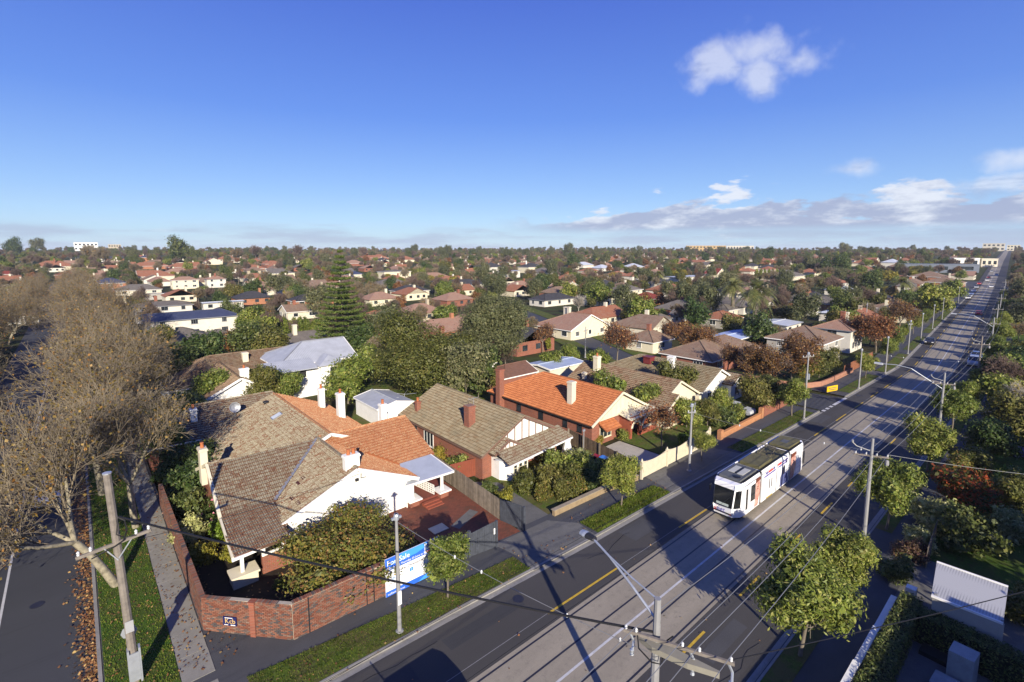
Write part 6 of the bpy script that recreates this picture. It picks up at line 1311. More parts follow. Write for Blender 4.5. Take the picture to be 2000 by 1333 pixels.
# half-timbered house garden and those beyond
for x, y, s, k, m, lab in [(29.6, 29.6, .85, 'SH', 'mix', 'yellowing bush at the garden corner next to the driveway'), (31.5, 30.6, 1.5, 'SH', 'olive', 'olive bush in the middle of the bushy garden'), (33.6, 31.4, 1.7, 'SH', 'green', 'large green bush below the white verandah piers'), (35.6, 29.6, 1.5, 'SH', 'green', 'green bush against the brown fence garden'), (32.6, 28.4, 1.2, 'SH', 'mix', 'golden bush leaning over the stone garden wall'), (34.6, 28.0, 1.1, 'SH', 'dark', 'dark shrub behind the street tree trunk'), (30.8, 32.9, 1.0, 'SH', 'olive', 'low shrub by the white bay window'), (36.9, 32.3, 1.2, 'SH', 'pale', 'grey-green shrub beside the verandah pier'), (26.6, 31.2, .9, 'SH', 'yellow', 'yellow-green shrub along the paling fence'), (26.4, 33.2, .8, 'SH', 'dark', 'small reddish dark shrub by the red side fence'), (26.6, 38.5, 1.3, 'SH', 'green', 'green shrub between the fence and the brick side wall'), (26.5, 42, 1.2, 'SH', 'yellow', 'yellow-green creeper along the brick side wall'), (29.2, 31.6, 1.2, 'SH', 'olive', 'olive shrub beside the garden path'), (34.6, 33.0, 1.5, 'SH', 'olive', 'broad olive shrub under the verandah edge'), (37.4, 28.2, 1.2, 'SH', 'dark', 'dark shrub at the foot of the bins'), (31.0, 28.4, 1.1, 'SH', 'olive', 'olive shrub just inside the stone garden wall'), (33.4, 29.9, 1.5, 'SH', 'olive', 'large olive shrub in the heart of the bushy garden'), (36.4, 31.0, 1.35, 'SH', 'green', 'green shrub between the heart shrub and the bins'), (26.2, 45.5, 1.1, 'SH', 'lime', 'spiky green plant near the rear of the brick side wall'),
        (43.2, 34.3, .7, 'SH', 'yellow', 'yellow shrub at the foot of the arched porch'), (46.6, 33.4, .8, 'SH', 'green', 'low hedge beside the pale driveway'), (54.2, 35.8, 1.0, 'GA', 'green', 'green garden tree right of the arched porch'), (50.2, 27.6, .95, 'SH', 'lime', 'light green bush behind the cream fence'), (55.5, 30.4, .8, 'GA', 'green', 'leafy tree in front of the cream gables'), (58.0, 29.0, .75, 'GA', 'olive', 'grey-green garden tree behind the bracket pole'), (59.5, 27.6, 1.6, 'SH', 'dark', 'clipped dark green bush behind the low orange wall'), (62.8, 27.6, 1.3, 'SH', 'green', 'second clipped bush behind the low orange wall'), (63.5, 30.2, .75, 'GA', 'green', 'round garden tree near the white end house'), (63.0, 36.5, 1.25, 'GA', 'olive', 'tall olive tree between the brown roofs'), (52.9, 40.5, 1.15, 'GA', 'green', 'bright green tree rising between orange and brown roofs'), (68.4, 27.6, 1.05, 'GA', 'olive', 'yellow-green spreading tree behind the brown brick wall'), (72.0, 27.4, .9, 'GA', 'olive', 'yellow-green tree at the end of the brown brick wall'), (67.0, 29.0, .8, 'SH', 'yellow', 'small yellow shrub before the white end wall'), (90.5, 28.5, 1.0, 'GA', 'mix', 'mottled tree behind the curved brick wall'), (95.0, 28.0, .95, 'GA', 'olive', 'olive tree overhanging the curved brick wall'), (101, 28.5, .9, 'GA', 'olive', 'tree behind the slim white pole')]:
    plant('garden_tree' if k == 'GA' else 'garden_bush', lab, 'tree' if k == 'GA' else 'bush', x, y, (GARDEN if k == 'GA' else SHRUB)[m][random.randint(0, 1)], s)
# bare and turning trees of middle size
TURN = [bare(41, 5.2, 4, TWIGR, 1500, LA, BARK, r0=.08, kids=(5, 3, 2, 2), trunk=.3, spread=42, size=.22, rmin=.008), bare(42, 6.5, 5, TWIGR, 2600, LA, BARK, r0=.12, kids=(4, 2, 2, 2), trunk=.28, spread=46, size=.24, rmin=.010)]
plant('turning_tree', 'half-bare tree with orange lower leaves behind the cream fence', 'tree', 47.0, 28.6, TURN[0], 1.05)
RUST = bare(51, 7.4, 5, TWIGR, 7500, LA, BARK, r0=.15, kids=(5, 2, 2, 2, 2), trunk=.2, spread=50, size=.27, rmin=.012)
for u, v, s, m, lab in [(1350, 705, 1.0, 'R', 'rust-leaved tree in front of the long brick house'), (1545, 745, 1.15, 'R', 'rust-leaved tree spreading beside the tall tram pole'), (1470, 760, 1.0, 'R', 'rust and grey tree left of the tall tram pole'), (1300, 680, 1.0, 1, 'half-bare russet tree near the brick flats'), (1205, 715, 1.35, 1, 'bare spreading street tree with pale trunk in the back street'), (1060, 690, 1.0, 1, 'bare russet tree by the back street'), (1420, 740, 1.0, 1, 'grey bare tree between the rust-leaved trees'), (1710, 690, 1.2, 'R', 'brown autumn tree below the white two-storey house'), (1755, 655, 1.5, 1, 'wide brown bare tree beside the thatch-coloured roof')]:
    p = at(u, v); plant('autumn_tree', lab, 'tree', p.x, p.y, RUST if m == 'R' else TURN[m], s)
# the landmark trees
nf = conifer(61, 22.8, 6.6, 19); p = at(672, 700); plant('norfolk_pine', 'tall tiered pine rising above the roofs', 'tree', p.x, p.y, nf, 1.0)
oak = leafy(62, 'big', 6.6, -.6, 10.5, 42000, .24, LO, .55, .30, trunk_r=.3); p = at(800, 770); plant('oak_tree', 'very broad dense dark olive tree behind the grey tiled roof', 'tree', p.x + 2, p.y, oak, 1.24, 1.14)
gum = leafy(63, 'gum', 5.4, 2.0, 13.2, 38000, .23, LGUM, .36, .30, trunk_r=.32); p = at(958, 742); plant('gum_tree', 'tall grey-green gum tree with pale limbs behind the orange roof', 'tree', p.x, p.y, (gum[0], gum[1]), 1.08, 1.14); gum[1].materials[0] = PALEB
for u, v, m, s, lab in [(680, 790, 'green', 1.5, 'leafy green tree at the left foot of the broad olive tree'), (648, 740, 'olive', 1.3, 'grey-green tree beside the steel roofed house'), (515, 800, 'olive', 1.25, 'round olive tree in front of the white gable'), (560, 790, 'green', 1.0, 'green tree left of the white two-storey house'), (465, 800, 'green', .9, 'bush tree by the lichen roof edge'), (405, 745, 'dark', 1.7, 'dark upright tree in front of the long brown roof'), (372, 860, 'dark', 1.25, 'dark tree under the bare branches beside the lichen roof'), (330, 905, 'green', 1.0, 'green shrub tree by the side path'), (395, 850, 'green', .9, 'leafy shrub tree below the white barge board'), (410, 805, 'green', 1.2, 'green tree between the lichen roof and the brown wing'), (340, 770, 'dark', 1.6, 'dark tree at the edge of the bare plane trees'), (310, 700, 'olive', 1.4, 'olive tree at the edge of the white garden wall'), (720, 745, 'green', 1.3, 'bright green tree beside the broad olive tree'), (1078, 735, 'green', .9, 'small green tree by the pergola'), (1115, 710, 'green', .8, 'round green bush tree near the back street')]:
    p = at(u, v); plant('garden_tree', lab, 'tree', p.x, p.y, GARDEN[m][random.randint(0, 1)], s)
PALM = palm(71)
for u, v, s, lab in [(1430, 618, 1.05, 'tall date palm with orange stems'), (1474, 640, 1.15, 'stout date palm nearest the white flat-roofed house'), (1286, 560, .8, 'small palm amid dark roofs'), (1760, 590, .9, 'palm beside the white shed roof'), (1240, 556, .7, 'palm on the far slope')]:
    p = at(u, v); plant('palm_tree', lab, 'palm', p.x, p.y, PALM, s * 1.55, part_names=('fronds', 'trunk'))
# plane trees up the side street: grey-brown, nearly bare, a few orange leaves left
PLANE = [bare(s, 13.5, 5, TWIG, 2600, LPL, BARKP, r0=.26, kids=(4, 2, 2, 2, 2), trunk=.20, spread=46, size=.21, rmin=.0115, lean=l, shrink=.70, up=.09) for s, l in ((81, (-.3, 0)), (84, (.1, .1)), (87, (0, -.1)))]
PG = 'bare plane trees along the side street'
spots = [(2.05, 47.5, .98, 2, 'bare plane tree leaning over the side path beside the corner house'), (.45, 39.8, 1.02, 0, 'bare plane tree with mottled trunk behind the timber pole'), (.3, 56.1, 1.12, 1, 'second bare plane tree up the grass strip')]
for i, y in enumerate((71, 86, 101, 117, 133, 150, 168, 188, 210, 235, 262, 290)): spots.append((1.2 + random.uniform(-.5, .5), y, random.uniform(1.05, 1.25), (i + 2) % 3, 'bare plane tree, %s along the side street row by the houses' % ORD[i + 2]))
for i, y in enumerate((31, 45, 58, 71, 84, 98, 112, 128, 145, 163, 183, 205, 230, 258, 288)): spots.append((-12.6 + random.uniform(-.6, .6), y, random.uniform(.95, 1.2), i % 3, 'bare plane tree, %s in the row across the side street' % ORD[i]))
for i, (x, y) in enumerate([(-22, 66), (-26, 84), (-24, 105), (-34, 120), (-30, 145), (-42, 160), (-55, 190), (-24, 178), (-40, 215), (-70, 235)]): spots.append((x, y, random.uniform(.9, 1.15), i % 3, '%s nearest bare tree crowding the gardens left of the avenue' % ORD[i]))
for x, y, s, m, lab in spots: plant('plane_tree', lab, 'tree', x, y, PLANE[m], s, rz=0.0 if y < 40 else None, group=PG)
# ------------------------------------------------------------------ the suburb beyond
T_OR = tilemat('far_orange_tile', (.34, .145, .08), (.28, .11, .06), (.28, .17, .11), .7); T_BR = tilemat('far_brown_tile', (.20, .13, .09), (.26, .175, .12), (.22, .18, .13), .7); T_GR = tilemat('far_grey_tile', (.13, .115, .10), (.17, .15, .13), (.20, .18, .15), .5); T_DK = tilemat('far_dark_tile', (.045, .045, .05), (.065, .063, .068)); T_NV = sheetmat('navy_sheet', (.045, .055, .10), .3, .5, .1); T_PK = tilemat('far_pink_tile', (.36, .215, .15), (.29, .17, .12), (.30, .22, .16), .6); T_RD = tilemat('far_red_tile', (.24, .05, .035), (.19, .04, .03)); T_MT = sheetmat('pale_sheet', (.50, .53, .57), .3, .4, .3)
W_TAN = plain('tan_wall', (.42, .36, .26), .8, .12, .6)
cat_px = []; foot = []
RM = {'o': T_OR, 'b': T_BR, 'g': T_GR, 'k': T_DK, 'n': T_NV, 'p': T_PK, 'r': T_RD, 'm': T_MT}; WMt = {'w': plain('off_white_wall', (.60, .57, .50), .8, .14, .6), 'c': CREAM, 'k': CREAMW, 'g': GREYW, 'r': BRICK_R, 'o': BRICK_O, 't': W_TAN}
def kx(u): return .751 - .655 * (u - 1000) / FPX
def ky(u): return -.655 - .751 * (u - 1000) / FPX
def far_house(u, v, wpx, st, roof, wall, label, rho=.8, ridge='x', hip=(1, 1), pitch=24, chim=0, o=.4, sold=True):
    """house whose near eave crosses column u at row v"""
    h = 2.7 if st == 1 else 5.0; p = at(u, v, h); dep = depth_of(p + Vector((0, 0, h))); k = abs(kx(u)) + rho * abs(ky(u)); w = wpx * dep / FPX / k; d = w * rho
    dirn = Vector((p.x, p.y, 0)).normalized(); c = p + dirn * (min(w, d) * .45); r = random.Random(int(u * 7 + v)); wins = []
    if dep < 330:
        for f, L in (('f', w), ('l', d)):
            if (f == 'f' and kx(u) < .15) or (f == 'l' and abs(ky(u)) < .15): continue
            n = max(1, min(3, int(L / 4)))
            for s_ in range(st):
                for i in range(n): wins.append((f, -1 + 2 * (i + .5) / n, r.choice((1.1, 1.5, 1.8)) * (.8 if L < 5 else 1), .85 + 2.6 * s_, 1.25, r.choice((1, 2, 3))))
    ch = [((r.uniform(-.3, .3)) * w, (r.uniform(-.25, .25)) * d, h, h + min(w, d) * .25 + r.uniform(.9, 1.6), .8, .8, r.choice((RENDER, BRICK_R, CREAMW)), 0) for _ in range(chim)]
    cat_px.append((u, v, dep, wpx, h)); foot.append((c.x, c.y, max(w, d) * .62))
    return house('suburban_house', label, c.x, c.y, w, d, h, pitch, ridge, hip, RM[roof], WMt[wall], rz=0.0, wins=wins, chims=ch, o=o, trim=WHITE if wall != 'w' else GREYM, small=dep > 200)[0]
used = set(); NEARL = []
def beside(what, u, v, dep):
    """a label that names the thing by the nearest house one can point to"""
    for d2, hu, hv, hd, lab in sorted(((u - h[0]) ** 2 + 4 * (v - h[1]) ** 2, *h) for h in NEARL)[:30]:
        w = lab.split(); k = next((i for i, t in enumerate(w) if i > 2 and t in ('with', 'at', 'in', 'on', 'beyond', 'behind', 'below', 'above', 'before', 'beside', 'under', 'near', 'among', 'amid', 'right', 'left', 'up', 'and', 'by')), len(w)); sh_ = ' '.join(w[:min(k, 8)])
        rel = 'just left of' if u < hu - 25 else 'just right of' if u > hu + 25 else 'in front of' if dep < hd else 'behind'
        for pre in ('', 'taller ', 'farther '):
            t = '%s%s %s the %s' % (pre, what, rel, sh_)
            if t not in used and len(t.split()) <= 16: used.add(t); return t
    return what + ' amid the distant roofs'
CAT = [  # column, eave row, width, storeys, roof, wall, label, then options
 (105, 521, 92, 1, 'o', 'c', 'orange roofed house with cream front beyond the avenue at far left', dict(rho=.7, chim=1)), (14, 536, 50, 1, 'r', 'r', 'dark red roofed house at the left edge of the picture', {}), (130, 537, 46, 1, 'r', 'r', 'maroon roofed house behind the avenue tops', {}),
 (214, 553, 66, 2, 'n', 'o', 'two-storey brick house with navy hipped roof at the edge of the avenue', dict(rho=.8)), (270, 566, 92, 1, 'g', 'k', 'pale house with wide grey hipped roof right of the navy roof', dict(rho=.6)), (300, 574, 78, 1, 'g', 'g', 'low dark flat carport roof below the grey hipped roof', dict(rho=.3, pitch=4, hip=(0, 0))),
 (318, 597, 118, 2, 'g', 'w', 'white two-storey house with parapet and grey roof above the long navy roof', dict(rho=.5, pitch=16, chim=1)), (375, 621, 190, 2, 'n', 'w', 'long white house under a navy ribbed roof with a white chimney block', dict(rho=.32, pitch=24, hip=(0, 1))), (345, 666, 150, 1, 'g', 'w', 'big dark tiled hipped house with coolers on the roof', dict(rho=.8, chim=1)), (425, 655, 60, 1, 'g', 'o', 'orange brick end of the dark tiled house', dict(rho=.9)), (435, 590, 82, 1, 'm', 'w', 'white skillion roof slanting above the navy roof', dict(rho=.25, pitch=3, hip=(0, 0))),
 (292, 520, 78, 1, 'o', 'o', 'long orange roof left of the dark conifer', dict(rho=.5)), (365, 522, 84, 1, 'o', 'r', 'long orange roof in the middle distance', dict(rho=.5)), (305, 540, 80, 1, 'o', 'c', 'orange roof cluster with cream gables near the navy roof', dict(chim=1, hip=(0, 1))), (360, 547, 56, 2, 'p', 'c', 'cream two-storey house with balcony door and brown roof', dict(rho=.6)), (420, 545, 42, 2, 'p', 'w', 'white house with two tall white chimneys', dict(chim=2)),
 (288, 503, 32, 2, 'n', 'o', 'orange brick house with dark blue roof on the skyline at left', {}), (415, 512, 40, 1, 'o', 'c', 'orange gabled house right of the dark conifer', dict(hip=(0, 0), ridge='y')), (448, 505, 46, 1, 'p', 'w', 'white house with terracotta roof amid bare trees', dict(chim=1)), (495, 525, 52, 1, 'o', 'o', 'orange roofed house under the bare tree line', {}), (532, 516, 44, 1, 'o', 'r', 'orange roof with solar panels by the tall conifer', {}), (545, 534, 62, 1, 'g', 'c', 'yellow gabled house with grey roof', dict(hip=(0, 1))), (497, 543, 60, 1, 'o', 'k', 'pinkish roof among bare trees', {}), (503, 557, 58, 1, 'p', 'w', 'white cottage with brown roof before the cypress row', dict(hip=(0, 1), chim=1)), (522, 566, 62, 1, 'p', 'k', 'wide brown hipped roof left of the orange brick block', {}),
 (607, 586, 92, 2, 'k', 'o', 'orange brick two-storey house with dark hipped roof left of the tall pine', dict(rho=.6)), (585, 607, 80, 1, 'b', 'k', 'brown tiled house below the orange brick house', dict(chim=1, hip=(0, 1))), (600, 665, 130, 1, 'g', 'o', 'grey tiled house with orange brick wall behind the cypress hedge', dict(rho=.6, chim=1)), (735, 622, 86, 1, 'o', 'k', 'orange gabled roof right of the tall pine', dict(hip=(0, 1), ridge='y')), (770, 531, 66, 2, 'g', 'c', 'yellow rendered house with flat grey roof', dict(pitch=10, rho=.5)), (762, 556, 84, 1, 'g', 'w', 'white house with grey hipped roof and solar panels', dict(rho=.6)), (800, 568, 78, 1, 'k', 'k', 'cream house with black hipped roof in the centre', dict(rho=.7)), (690, 515, 46, 1, 'p', 'r', 'brownish roof left of the skyline cypress', {}), (730, 504, 60, 1, 'o', 'r', 'long low orange roof on the skyline left of centre', dict(rho=.4)), (790, 508, 50, 1, 'o', 'c', 'orange roof beneath the rounded skyline gum', {}), (850, 542, 62, 1, 'p', 'w', 'pinkish roofed house with white gable', dict(hip=(0, 1))), (900, 556, 92, 1, 'k', 'w', 'white house with black roof and orange chimney left of the gum', dict(chim=1, rho=.5)), (690, 536, 40, 1, 'n', 'k', 'dark solar roof behind the tall pine', {}),
 (955, 522, 60, 2, 'k', 'w', 'white house with black roof on the middle slope', dict(chim=1)), (993, 530, 46, 2, 'm', 'w', 'white flat-roofed house with balconies', dict(pitch=3, hip=(0, 0), rho=.6)), (1036, 522, 52, 2, 'k', 'c', 'cream house with dark roof and white chimney', dict(chim=1)), (992, 512, 48, 1, 'o', 'w', 'terracotta roofed house behind the white flat-roofed house', {}), (1042, 500, 40, 1, 'm', 'w', 'white flats on the slope', dict(pitch=4)), (1060, 534, 70, 1, 'g', 'k', 'low grey roof behind bare trees', {}), (1078, 584, 88, 1, 'k', 'w', 'white house with dark roof beside the big round bush tree', dict(rho=.5)), (1102, 562, 64, 1, 'p', 'c', 'cream double-gabled house with pinkish roof', dict(hip=(0, 0), ridge='y')), (1222, 566, 66, 2, 'g', 'c', 'cream two-storey flats with grey roof', dict(rho=.9)), (1262, 583, 70, 1, 'r', 'o', 'red roofed house in front of the palm', {}), (1180, 555, 50, 1, 'k', 'w', 'dark roofed house left of the cream flats', {}),
 (1115, 640, 150, 1, 'p', 'c', 'wide pinkish-brown tiled house with cream gable in the back street', dict(rho=.9, hip=(0, 1), ridge='y', chim=2)), (1268, 664, 92, 1, 'b', 'c', 'thatch-coloured hipped roof with tall cream chimney', dict(rho=.9, chim=1, pitch=28)), (1140, 518, 40, 1, 'm', 'w', 'pale blue-roofed cottage up the slope', dict(hip=(0, 1))), (1175, 524, 44, 1, 'm', 'w', 'white cottage with shining roof up the slope', {}), (1236, 522, 46, 1, 'm', 'w', 'pale-roofed house right of the cottages', {}), (1150, 530, 44, 1, 'o', 'c', 'orange roofed cottage in the middle of the slope', {}), (1205, 536, 40, 1, 'o', 'w', 'small orange roof near the dark hedge', {}),
 (1396, 535, 42, 1, 'r', 'c', 'cream weatherboard house with pink-red roof', dict(hip=(0, 0), ridge='y', pitch=30)), (1335, 541, 80, 1, 'm', 'w', 'row of low white flat-roofed units', dict(pitch=3, hip=(0, 0), rho=.3)), (1408, 622, 84, 1, 'o', 'g', 'grey walled house with bright orange hipped roof and bay windows', dict(rho=.8)), (1518, 633, 96, 1, 'm', 'w', 'white flat-roofed house right of the stout palm', dict(pitch=4, hip=(0, 0))), (1570, 664, 150, 2, 'b', 'g', 'grey-brown block of flats with stepped hipped roofs', dict(rho=.9, ridge='y')), (1390, 690, 200, 1, 'b', 'r', 'long brick house with wide brown roof behind the rust-leaved trees', dict(rho=.5)), (1638, 641, 98, 2, 'p', 'w', 'white two-storey house with brown roof and white chimneys', dict(rho=.8, chim=2)), (1288, 622, 48, 1, 'g', 'w', 'white house with grey roof left of the dark round tree', {}), (1332, 615, 46, 1, 'g', 'w', 'grey gabled house with white walls', dict(hip=(0, 0), ridge='y')), (1415, 604, 56, 1, 'g', 'k', 'slate roof behind the orange hipped roof', {}), (1290, 553, 56, 1, 'k', 'k', 'dark roofed house near the small palm', {}), (1345, 556, 40, 1, 'o', 'w', 'orange roofed cottage below the pink-red roof', {}), (1500, 527, 40, 1, 'o', 'c', 'orange roofed house right of centre on the slope', {}), (1468, 520, 36, 1, 'k', 'c', 'cream house with dark roof on the right slope', {}), (1530, 540, 90, 1, 'g', 'k', 'wide grey roof behind the row of pencil pines', dict(rho=.5)), (1580, 533, 50, 1, 'o', 'c', 'orange roof beside the wide grey roof', {}), (1590, 580, 60, 1, 'k', 'w', 'dark hipped roof with white walls on the right', {}), (1580, 600, 40, 1, 'k', 'w', 'white cottage with dark roof and tall chimney', dict(chim=1)),
 (1605, 505, 40, 1, 'o', 'r', 'bright orange roof on the right skyline', {}), (1690, 515, 60, 1, 'o', 'c', 'orange gabled roofs left of the blue shop block', dict(hip=(0, 1), ridge='y')), (1742, 513, 44, 2, 'm', 'w', 'white house right of the orange gables', {}), (1635, 552, 46, 1, 'o', 'w', 'orange roof with white walls right of the palms', {}), (1640, 566, 60, 1, 'm', 'w', 'white steel-roofed house on the right slope', {}), (1690, 527, 44, 1, 'o', 'c', 'small orange roof below the gables', {}), (1740, 540, 64, 1, 'o', 'o', 'orange brick flats beside the shops', dict(pitch=6)), (1815, 541, 80, 1, 'b', 'o', 'brown roofed flats with orange brick walls before the shops', dict(rho=1.2)), (1845, 552, 84, 1, 'b', 'o', 'nearer brown roofed flats by the road', dict(rho=1.2, chim=1)), (1740, 602, 90, 1, 'b', 'k', 'wide thatch-coloured roof beside the brown bare tree', dict(rho=1.0, pitch=18)), (1630, 612, 60, 1, 'm', 'w', 'low white roof right of the palms', dict(pitch=3))]
for u, v, w_, st, rf, wl_, lab, kw in CAT: far_house(u, v, w_, st, rf, wl_, lab, **kw); NEARL.append((u, v, cat_px[-1][2], lab))
# big buildings on the skyline and the shops
def block(name, label, u0, u1, vt, vb, mat, rows, cols, depth_m=14):
    a, b = at(u0, vb), at(u1, vb); dep = depth_of(a); h = (vb - vt) * dep / FPX; d = (b - a); L = d.length; root = thing(name, label, 'building', tuple((a + b) / 2), math.atan2(d.y, d.x))
    lpart('wall', MB().box((-L / 2, 0, -1), (L / 2, depth_m, h)), mat, root); lpart('parapet', MB().box((-L / 2 - .2, -.2, h), (L / 2 + .2, depth_m, h + .6)), mat, root)
    for r_ in range(rows):
        for c_ in range(cols):
            x = -L / 2 + L * (c_ + .5) / cols; z = h * (r_ + .35) / rows; w = L / cols * .55
            lpart('window', MB().box((x - w / 2, -.06, z), (x + w / 2, -.01, z + h / rows * .45)), GLASS, root)
    foot.append(((a.x + b.x) / 2, (a.y + b.y) / 2, L * .4)); return root
block('hospital', 'long ochre brick hospital on the far skyline', 1340, 1418, 481, 492, plain('ochre_wall', (.45, .31, .14), .8, .1, .2), 2, 12); block('hospital_wing', 'cream wing joined to the ochre building on the skyline', 1420, 1472, 481, 490, CREAMW, 1, 9)
block('tower_block', 'white and dark office block on the left skyline', 145, 192, 471, 487, WHITE, 2, 6); block('tower_block', 'small pinkish block on the left skyline', 212, 237, 475, 487, W_TAN, 2, 5); block('skyline_mansion', 'cream gabled building on the skyline at the end of the road', 1918, 1962, 476, 490, CREAMW, 2, 5); block('skyline_mansion', 'low cream building on the skyline right of the mansion', 1966, 1992, 479, 490, CREAM, 2, 4)
block('shop_block', 'long blue-grey shop building beside the main road', 1765, 1912, 518, 533, plain('slate_cladding', (.10, .12, .16), .6, .1, .3), 1, 3); block('shop_block', 'white boxy shop building behind the blue-grey shops', 1862, 1912, 506, 522, RENDER, 1, 3); block('shop_block', 'pale shop building next to the road end', 1916, 1948, 507, 522, CREAMW, 1, 3)

# fill: more houses, then trees between them
def busy(x, y, r):
    if y < 5 + bend(x) + 2 or (y < (33 if x < 120 else 27.5) + bend(x) and x > 3): return True
    if -14 < x < 5 and y < 420: return True
    for (a0, b0, y0), (a1, b1, y1) in zip(xs2, xs2[1:]):
        if y0 <= y <= y1 and a0 - 6 < x < b1 + 6: return True
    return any((x - a) ** 2 + (y - b) ** 2 < (r + c) ** 2 for a, b, c in foot)
foot += [(15.4, 44, 11), (14, 55, 9), (33, 44, 10), (47.2, 43, 11), (58, 41, 10), (68.6, 42, 11), (10.5, 64.5, 9), (18.6, 85, 13), (27.5, 80, 9), (29.3, 59, 4)]
rf = random.Random(3); fills = 0; FH = {}
def low_house(rk, wk, i):
    """walls and roof in one mesh, for houses too small in the picture to show more"""
    if (rk, wk, i) in FH: return FH[rk, wk, i]
    w, d = ((13, 10), (11, 12), (16, 10))[i]; R = rect_roof(w, d, 2.8, 25, 'x' if i != 1 else 'y', ((1, 1), (0, 1), (1, 0))[i], .4); mb = MB().box((-w / 2, -d / 2, -.3), (w / 2, d / 2, 2.8), 1)
    for q in R['planes']: roof_face(mb, q, .15, 0)
    for g in R['gables']: mb.face(g, 1); mb.face(g[::-1], 1)
    mb.box((w * .2, -.5, 3), (w * .2 + .8, .4, 6.2), 1)
    for x in (-w * .3, w * .05, w * .33): mb.box((x - .7, -d / 2 - .04, .9), (x + .7, -d / 2 - .01, 2.1), 2)
    FH[rk, wk, i] = mb.data('house', [RM[rk], WMt[wk], GLASS]); return FH[rk, wk, i]
RN = {'o': 'orange tiled', 'b': 'brown tiled', 'g': 'grey tiled', 'k': 'dark tiled', 'p': 'pinkish tiled', 'm': 'pale steel'}; WN = {'w': 'white', 'c': 'cream', 'o': 'orange brick', 'r': 'red brick', 'k': 'stone-coloured', 't': 'tan'}
for _ in range(6000):
    if fills >= 215: break
    a = rf.uniform(RAD(2), RAD(97)); R_ = 95 + 640 * rf.random() ** .8; x, y = R_ * math.cos(a), R_ * math.sin(a); u, v, dp = pix((x, y, ground_z(x, y) + 3))
    if dp < 60 or not (-60 < u < 2060) or busy(x, y, 8.5): continue
    rk = rf.choice('ooobbbgkppp'); wk = rf.choice('wckkort')
    o = link('suburban_house', low_house(rk, wk, rf.randint(0, 2)), None, (x, y, ground_z(x, y)), rf.choice((0, 0, math.pi / 2, .07))); tag(o, beside('%s house with %s roof' % (WN[wk], RN[rk]), u, v, dp), 'house', 'small houses filling the suburb'); cat_px.append((u, v, dp, 11 * FPX / dp, 2.5)) if rf.random() < .3 else None; foot.append((x, y, 8)); fills += 1

FT = {'green round': [leafy(s, 'round', 3.6, .8, 7.5, 2600, .48, LG, .6, .35, one=True, k=7) for s in (101, 102)], 'dark evergreen': [leafy(s, 'big', 4.2, .6, 9.5, 3400, .50, LD, .55, .4, one=True, k=7) for s in (103, 104)], 'olive': [leafy(s, 'round', 3.4, .8, 6.8, 2600, .46, LO, .6, .35, one=True, k=7) for s in (105,)], 'grey-green gum': [leafy(s, 'gum', 4.6, 2.2, 11.5, 3600, .50, LGUM, .45, .4, one=True, k=7) for s in (106,)], 'rust-leaved': [leafy(s, 'round', 3.2, .9, 6.5, 1900, .46, LA, .6, .4, inner=.1, one=True, k=7) for s in (107,)], 'bare grey': [bare(s, 9.0, 5, TWIGR, 0, None, BARK, True, .20, (4, 2, 2, 2), .22, 44, rmin=.028) for s in (108, 109)], 'bare tawny': [bare(110, 8.0, 5, TWIG, 420, LPL, BARK, True, .18, (4, 2, 2, 2), .22, 46, .4, .028)], 'tall conifer': [conifer(111, 13, 3.4, 13, True, LD)], 'yellow-green': [leafy(112, 'round', 3.2, .6, 6.0, 2300, .46, LY, .6, .35, one=True, k=7)]}
kinds = ['green round'] * 3 + ['dark evergreen'] * 2 + ['olive'] * 4 + ['grey-green gum'] * 3 + ['rust-leaved'] * 2 + ['bare grey'] * 6 + ['bare tawny'] * 9 + ['tall conifer'] + ['yellow-green'] * 2
trees, rest, src = 0, [], {}
def hides(u, v_top, half, dep):
    for hu, hv, hd, hw, hh in cat_px:
        if dep < hd + 4 and abs(u - hu) < half + hw * .42 and v_top < hv + hh * FPX / hd * .6: return True
    return False
for o_ in list(COL.objects):
    if o_.parent is None and o_.get('category') in ('tree', 'palm') and o_.location.length > 60 and o_.get('group') is None:
        uu, vv, dd = pix(o_.location); top_ = 9 * o_.scale[0]; cat_px.append((uu, vv - .45 * top_ * FPX / dd, dd, 5 * o_.scale[0] * FPX / dd, 2)); foot.append((o_.location.x, o_.location.y, 3))
cand = []
for _ in range(16000):
    a = rf.uniform(RAD(-6), RAD(99)); R_ = math.sqrt(rf.uniform(62 ** 2, 1500 ** 2)) if rf.random() < .55 else rf.uniform(62, 700); cand.append((R_, a))
for _ in range(900):
    x = rf.uniform(95, 1100); y = bend(x) + 5 - 34 * rf.random() ** 1.5; cand.append((math.hypot(x, y), math.atan2(y, x)))
cand.sort(); placed = {}
